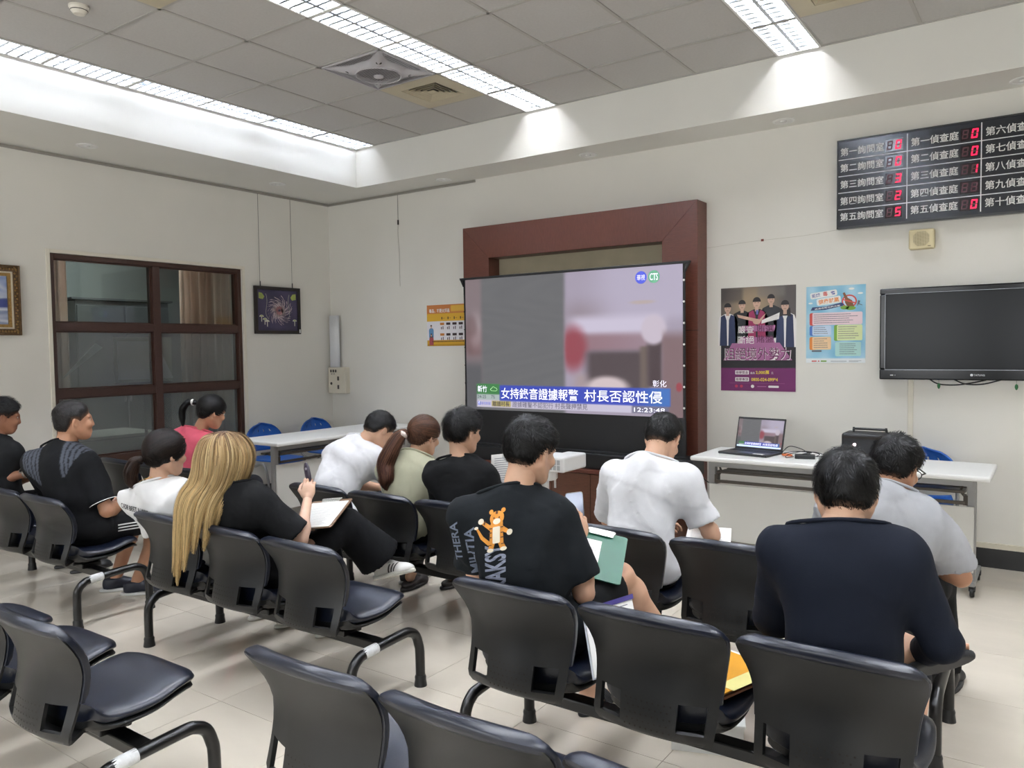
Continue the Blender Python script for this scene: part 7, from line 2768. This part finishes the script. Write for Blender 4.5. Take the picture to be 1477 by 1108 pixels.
project_shapes(P, 'tiger_patch', shp([disc(0.0, 0.035, 0.026, 0.024), [(-0.026, -0.05), (0.026, -0.05), (0.022, 0.02), (-0.022, 0.02)], disc(-0.022, 0.058, 0.008), disc(0.022, 0.058, 0.008),
               [(-0.02, 0.012), (-0.056, 0.035), (-0.062, 0.026), (-0.022, -0.006)], [(0.02, 0.008), (0.048, -0.014), (0.042, -0.024), (0.016, -0.01)],
               [(-0.02, -0.04), (-0.032, -0.07), (-0.012, -0.07), (-0.004, -0.045)], [(0.02, -0.04), (0.036, -0.07), (0.014, -0.07), (0.004, -0.045)],
               [(-0.02, -0.045), (-0.05, -0.02), (-0.072, 0.01), (-0.08, 0.01), (-0.06, -0.028), (-0.024, -0.06)]]), tg, ux, uz, M_or, P['shirt'], off=0.003, ray=rayd)
for _p in shp([rrect(-0.013, -0.05, 0.013, 0.006, 0.004), disc(0, 0.024, 0.013, 0.01), disc(-0.06, 0.032, 0.011, 0.01), disc(0.047, -0.02, 0.01), disc(-0.022, -0.072, 0.012, 0.007), disc(0.026, -0.072, 0.012, 0.007), disc(-0.078, 0.012, 0.008, 0.005)]):
    project_shapes(P, 'tiger_fur_patch', [_p], tg, ux, uz, M_cr, P['shirt'], off=0.0042, ray=rayd)
for _p in shp([rect(-0.026, 0.0, -0.015, 0.004), rect(-0.026, -0.014, -0.016, -0.01), rect(-0.026, -0.03, -0.016, -0.026), rect(0.015, 0.0, 0.025, 0.004), rect(0.016, -0.018, 0.026, -0.014), rect(0.016, -0.034, 0.026, -0.03),
               rect(-0.004, 0.048, 0.004, 0.058), disc(-0.009, 0.036, 0.003, n=8), disc(0.009, 0.036, 0.003, n=8), rect(0.018, -0.056, 0.03, -0.053), rect(-0.03, -0.056, -0.016, -0.053), [(-0.05, 0.02), (-0.044, 0.016), (-0.04, 0.03), (-0.045, 0.032)]]):
    project_shapes(P, 'tiger_stripe', [_p], tg, ux, uz, M_st, P['shirt'], off=0.0054, ray=rayd)

P = PEOPLE['whitelady']
ux = nrm(P['X'])
project_shapes(P, 'lettering', [[(x, y) for x, y in p] for p in text_polys('C FOR BEET A WAYS', 0.19, 0.026, 0.02)], V(2.985, -4.0, 0.735), nrm(V(0.94, 0.16, -0.14)), V(0.1, 0, 0.99), mat('print_black_letters', (36, 36, 40), 0.7), P['shirt'], ray=nrm(V(-0.25, 1, -0.15)))

# hair ties
def torus(name, c, axis, R_, r, material, parent, org, lump=0.0):
    axis = nrm(axis)
    a = nrm(np.cross(axis, V(0.2, 0.3, 0.9)))
    b = np.cross(axis, a)
    pts = [tuple(V(*c) + (a * math.cos(t) + b * math.sin(t)) * R_ - org) for t in np.linspace(0, 2 * math.pi, 20, endpoint=False)]
    rs = [r * (1 + lump * math.sin(7 * i)) for i in range(20)]
    return MB().tube(pts, rs, 8, closed=True).build(name, material, parent, smooth=True)


torus('scrunchie', (3.655, -2.775, 1.022), (-0.35, -0.6, -0.7), 0.022, 0.013, cloth('scrunchie', (220, 206, 200)), PEOPLE['pony']['hair'], PEOPLE['pony']['org'], 0.25)
torus('hair_tie', (1.632, -2.795, 1.150), (-0.9, -0.5, 0.1), 0.016, 0.008, cloth('white_tie', (226, 226, 224)), PEOPLE['pink']['hair'], PEOPLE['pink']['org'], 0.2)
torus('hair_tie', (2.998, -3.978, 0.975), (-0.4, -0.5, -0.6), 0.018, 0.006, cloth('dark_tie', (30, 26, 26)), PEOPLE['whitelady']['hair'], PEOPLE['whitelady']['org'], 0.1)
# necklaces
M_gold2 = mat('gold_chain', (206, 168, 84), 0.3, 0.9)
P = PEOPLE['white2']
torus('necklace', tuple(P['neck'] + P['up'] * 0.052), nrm(P['up'] * 0.9 + P['F'] * 0.35), 0.062, 0.0022, M_gold2, P['root'], P['org'])
P = PEOPLE['whitelady']
torus('necklace', tuple(P['neck'] + P['up'] * 0.045), nrm(P['up'] * 0.9 + P['F'] * 0.45), 0.058, 0.0014, M_gold2, P['root'], P['org'])
# glasses of the man in grey
P = PEOPLE['grey']
g = lambda x, y, z: tuple(P['head'] + P['HR'] @ (V(x, y, z) * P['s']) - P['org'])
m = MB()
for sx in (-1, 1):
    m.tube([g(sx * 0.033 + 0.025 * math.cos(a), 0.104, 0.006 + 0.02 * math.sin(a)) for a in np.linspace(0, 6.28, 16, endpoint=False)], 0.002, 6, closed=True)
    m.tube([g(sx * 0.058, 0.104, 0.012), g(sx * 0.082, 0.08, 0.012), g(sx * 0.086, 0.0, 0.008), g(sx * 0.084, -0.02, -0.01)], 0.003, 6)
m.tube([g(-0.008, 0.106, 0.01), g(0.008, 0.106, 0.01)], 0.002, 6)
m.build('glasses', M_black, P['root'], smooth=True)
# white stripes on two pairs of trousers
for key, sd, n0 in (('white2', 'R', 'side_stripe'), ('polo', 'R', 'side_stripe')):
    P = PEOPLE[key]
    a, b, c = P['legs'][sd]
    v, q = P['tv']
    tree = BVHTree.FromPolygons([tuple(p) for p in v], [tuple(int(i) for i in f) for f in q])
    for k in range(3):
        vs_, fs = [], []
        for i, tt in enumerate(np.linspace(0.2, 0.92, 14)):
            p = a + (b - a) * tt
            for dz in (0.0, 0.007):
                st = p + V(0.25, -0.02, 0.012 - k * 0.017 + dz)
                h = tree.ray_cast(Vector(st), Vector((-1, 0, 0)), 0.4)
                qv = np.array(h[0]) + np.array(h[1]) * 0.0018 if h[0] is not None else p + V(0.09, 0, -k * 0.017 + dz)
                vs_.append(tuple(qv - P['org']))
            if i:
                fs.append((2 * i - 2, 2 * i - 1, 2 * i + 1, 2 * i))
        MB().add(vs_, fs).build(n0, mat('white_stripe', (228, 228, 228), 0.7), P['trousers'])
# white piping on the polo sleeve and collar
P = PEOPLE['polo']
for sd in 'LR':
    a, b, c = P['arms'][sd]
    e = a + (b - a) * 0.825
    torus('piping', tuple(e), b - a, 0.080 * P['s'] * 0.99, 0.0022, mat('white_stripe', (228, 228, 228), 0.7), P['shirt'], P['org'])
# wristwatch of the man at the left edge
P = PEOPLE['leftman']
a, b, c = P['arms']['R']
o = thing('wristwatch', 'silver wristwatch on the forearm at the left edge', 'watch', tuple(c - nrm(c - b) * 0.03))
ax = nrm(c - b)
torus('band', (0, 0, 0), ax, 0.0285, 0.006, mat('watch_steel', (176, 170, 156), 0.3, 0.8), o, V(0, 0, 0), 0.08)
ca = nrm(V(0.2, -0.75, 0.6) - ax * (V(0.2, -0.75, 0.6) @ ax))
fm = Matrix(np.stack([ax, np.cross(ca, ax), ca], 1).tolist()).to_4x4()
fm.translation = Vector(ca * 0.03)
MB().lathe([(0.0, 0.0), (0.019, 0.0), (0.02, 0.004), (0.017, 0.009), (0.0, 0.009)], fm, 20).build('case', mat('watch_steel', (176, 170, 156), 0.3, 0.8), o, auto=True)
MB().lathe([(0.0, 0.0), (0.0145, 0.0)], fm @ Matrix.Translation((0, 0, 0.0095)), 20).build('dial', mat('watch_dial', (60, 58, 54), 0.2), o)

# cream bag strap over the sage shirt
P = PEOPLE['pony']
pts = []
project_shapes(P, 'bag_strap', [[(-0.008, -0.16), (0.008, -0.16), (0.004, 0.0), (0.0, 0.12), (-0.014, 0.12), (-0.012, 0.0)]], V(3.54, -2.86, 0.70), V(1, 0, 0), V(0, 0, 1.0), mat('cream_strap', (226, 220, 204), 0.6), P['shirt'], off=0.004, ray=V(0, 1, 0))

# ------------------------------------------------------------------ things held or lying about
def sheet(name, label, cat, c, X, Y, w, h, material, th=0.0015, group=None, text_lines=0, parent_mat=None):
    o = thing(name, label, cat, tuple(c), group=group)
    M = basis((0, 0, 0), X, Y)
    MB().prism(rect(-w / 2, -h / 2, w / 2, h / 2), M, th).build('sheet', material, o)
    if text_lines:
        ls = []
        rr = random.Random(len(label))
        for i in range(text_lines):
            y = h / 2 - 0.025 - i * (h - 0.05) / text_lines
            ls.append(rect(-w / 2 + 0.02, y - 0.0018, -w / 2 + 0.02 + (w - 0.04) * rr.uniform(0.5, 1), y + 0.0018))
        flat('printed_lines', M, ls, mat('print_grey_ink', (140, 142, 152), 0.6), o, z=th + 0.0006)
    return o, M


def clipboard(label, c, X, Y, w, h, mboard, papers=True, pw=1.0):
    o = thing('clipboard', label, 'clipboard', tuple(c), group='clipboards held on laps')
    M = basis((0, 0, 0), X, Y)
    MB().prism(rrect(-w / 2, -h / 2, w / 2, h / 2, 0.012), M, 0.004).build('board', mboard, o)
    if papers:
        pp = MB().prism(rect(-w / 2 + 0.012, -h / 2 + 0.008, -w / 2 + 0.012 + (w - 0.024) * pw, h / 2 - 0.03 - (1 - pw) * 0.08), M @ Matrix.Translation((0, 0, 0.0045)), 0.003).build('papers', M_paper, o)
        ls = [rect(-w / 2 + 0.03, -h / 2 + 0.03 + i * 0.014, -w / 2 + 0.03 + (w - 0.06) * pw - 0.02 * (i % 3), -h / 2 + 0.032 + i * 0.014) for i in range(int((h - 0.09 - (1 - pw) * 0.08) / 0.014))]
        flat('printed_lines', M, ls, mat('print_grey_ink', (140, 142, 152), 0.6), pp, z=0.0082)
    cl = MB()
    cl.prism(rrect(-0.05, h / 2 - 0.03, 0.05, h / 2 - 0.004, 0.006), M @ Matrix.Translation((0, 0, 0.008)), 0.003)
    cl.prism(rrect(-0.055, h / 2 - 0.012, 0.055, h / 2 + 0.006, 0.006), M @ Matrix.Translation((0, 0, 0.004)), 0.008)
    cl.build('clip', mat('clip_chrome', (214, 214, 210), 0.25, 0.8), o)
    return o


M_green = mat('translucent_green_plastic', (8, 88, 64), 0.4, var=0.05)
clipboard('green plastic clipboard on the tiger-shirt man\'s lap', (5.27, -3.42, 0.70), (0.9, 0.38, -0.2), (-0.32, 0.86, 0.38), 0.215, 0.29, M_green, pw=0.55)
M_brd = mat('brown_hardboard', (112, 84, 62), 0.5)
clipboard('brown clipboard with forms on the blonde woman\'s lap', (3.76, -3.48, 0.70), (0.85, 0.35, 0.1), (-0.42, 0.85, 0.25), 0.225, 0.31, M_brd)


def phone(label, c, X, Y, rgb=(40, 42, 50)):
    o = thing('phone', label, 'phone', tuple(c))
    M = basis((0, 0, 0), X, Y)
    MB().prism(rrect(-0.036, -0.075, 0.036, 0.075, 0.01), M, 0.009).build('phone_body', mat('phone_shell_%d' % rgb[0], rgb, 0.3), o, bevel=0.002)
    flat('phone_screen', M, [rrect(-0.033, -0.071, 0.033, 0.071, 0.008)], mat('phone_glass', (90, 96, 120), 0.08), o, z=0.0096)
    return o


phone('dark phone held in the tiger-shirt man\'s right hand', (5.185, -3.44, 0.865), (0.8, 0.55, 0.1), (-0.25, 0.3, 0.92))
o = thing('handheld_device', 'dark purple oval device held up by the blonde woman', 'device', (3.765, -3.565, 0.915))
MB().lathe([(0.0, -0.06), (0.013, -0.05), (0.019, -0.01), (0.018, 0.03), (0.01, 0.052), (0.0, 0.056)], Matrix(((1, 0, 0), (0, 0.55, 0), (0, 0, 1))).to_4x4() @ Matrix.Rotation(-0.25, 4, 'Y'), 20).build('shell', mat('dark_plum_plastic', (52, 44, 60), 0.3), o, smooth=True)
MB().lathe([(0.0, 0.002), (0.006, 0.002), (0.007, 0.0)], basis((0.0, -0.0105, 0.025), (1, 0, 0), (0, 0, 1)), 12).build('button', mat('pale_button', (160, 156, 170), 0.3), o)

sheet('paper_sheet', 'printed sheet held up by the man in plain black', 'paper', (4.20, -2.45, 0.815), (0.93, 0.3, 0.12), (-0.15, 0.25, 0.95), 0.27, 0.20, M_paper, text_lines=12, group='loose sheets of paper')
sheet('paper_sheet', 'white sheet lying on the lap at the left edge', 'paper', (1.06, -3.60, 0.775), (0.9, 0.35, 0.15), (-0.3, 0.85, 0.2), 0.30, 0.22, M_paper, text_lines=10, group='loose sheets of paper')
sheet('paper_sheet', 'white form on the bowed man\'s knee beside the empty chair', 'paper', (5.36, -2.47, 0.585), (0.9, 0.3, 0), (-0.3, 0.9, 0.1), 0.21, 0.28, M_paper, text_lines=12, group='loose sheets of paper')
# folders between the tiger-shirt man and the next chair
o, M = sheet('file_folder', 'clear folder of papers wedged beside the tiger-shirt man', 'folder', (5.49, -3.71, 0.515), (0.45, 0.86, 0.1), (-0.35, 0.30, 0.88), 0.2, 0.22, M_paper, th=0.006, text_lines=6)
MB().prism(rect(-0.105, -0.115, 0.105, 0.115), M @ Matrix.Translation((0, 0, -0.003)), 0.002).build('cover', mat('milky_plastic', (206, 210, 220), 0.2), o)
MB().prism(rect(-0.105, 0.098, 0.105, 0.115), M @ Matrix.Translation((0, 0, 0.008)), 0.002).build('zip_strip', mat('violet_strip', (70, 62, 130), 0.4), o)
o = thing('file_folder', 'orange and yellow document folder lying on the middle chair', 'folder', (5.86, -3.62, 0.43), math.radians(-18))
MB().box((-0.11, -0.155, 0.002), (0.11, 0.155, 0.010)).build('back_cover', mat('brown_card', (128, 84, 58), 0.6), o)
MB().box((-0.105, -0.15, 0.0105), (0.10, 0.15, 0.018)).build('papers', M_paper, o)
MB().box((-0.09, -0.16, 0.0185), (0.11, 0.13, 0.022)).build('front_cover', mat('orange_card', (222, 158, 40), 0.5), o)
MB().box((0.06, -0.12, 0.0225), (0.118, 0.12, 0.024)).build('yellow_sheet', mat('pale_yellow_paper', (236, 228, 150), 0.6), o)
sheet('paper_sheet', 'white paper lying on the empty chair left of the grey-shirt man', 'paper', (5.58, -2.72, 0.432), (0.95, 0.25, 0), (-0.25, 0.95, 0.0), 0.21, 0.29, M_paper, text_lines=10, group='loose sheets of paper')
o = thing('storage_box', 'white translucent plastic box on the floor under the middle chairs', 'box', (5.66, -3.27, 0), math.radians(20))
M_mp = mat('milky_box_plastic', (222, 224, 224), 0.3)
b = MB()
b.box((-0.13, -0.09, 0), (0.13, 0.09, 0.004)).box((-0.13, -0.09, 0.004), (-0.126, 0.09, 0.11)).box((0.126, -0.09, 0.004), (0.13, 0.09, 0.11)).box((-0.126, -0.09, 0.004), (0.126, -0.086, 0.11)).box((-0.126, 0.086, 0.004), (0.126, 0.09, 0.11))
b.build('tray', M_mp, o)
MB().box((-0.137, -0.097, 0.111), (0.137, 0.097, 0.121)).build('lid', M_mp, o, bevel=0.003)
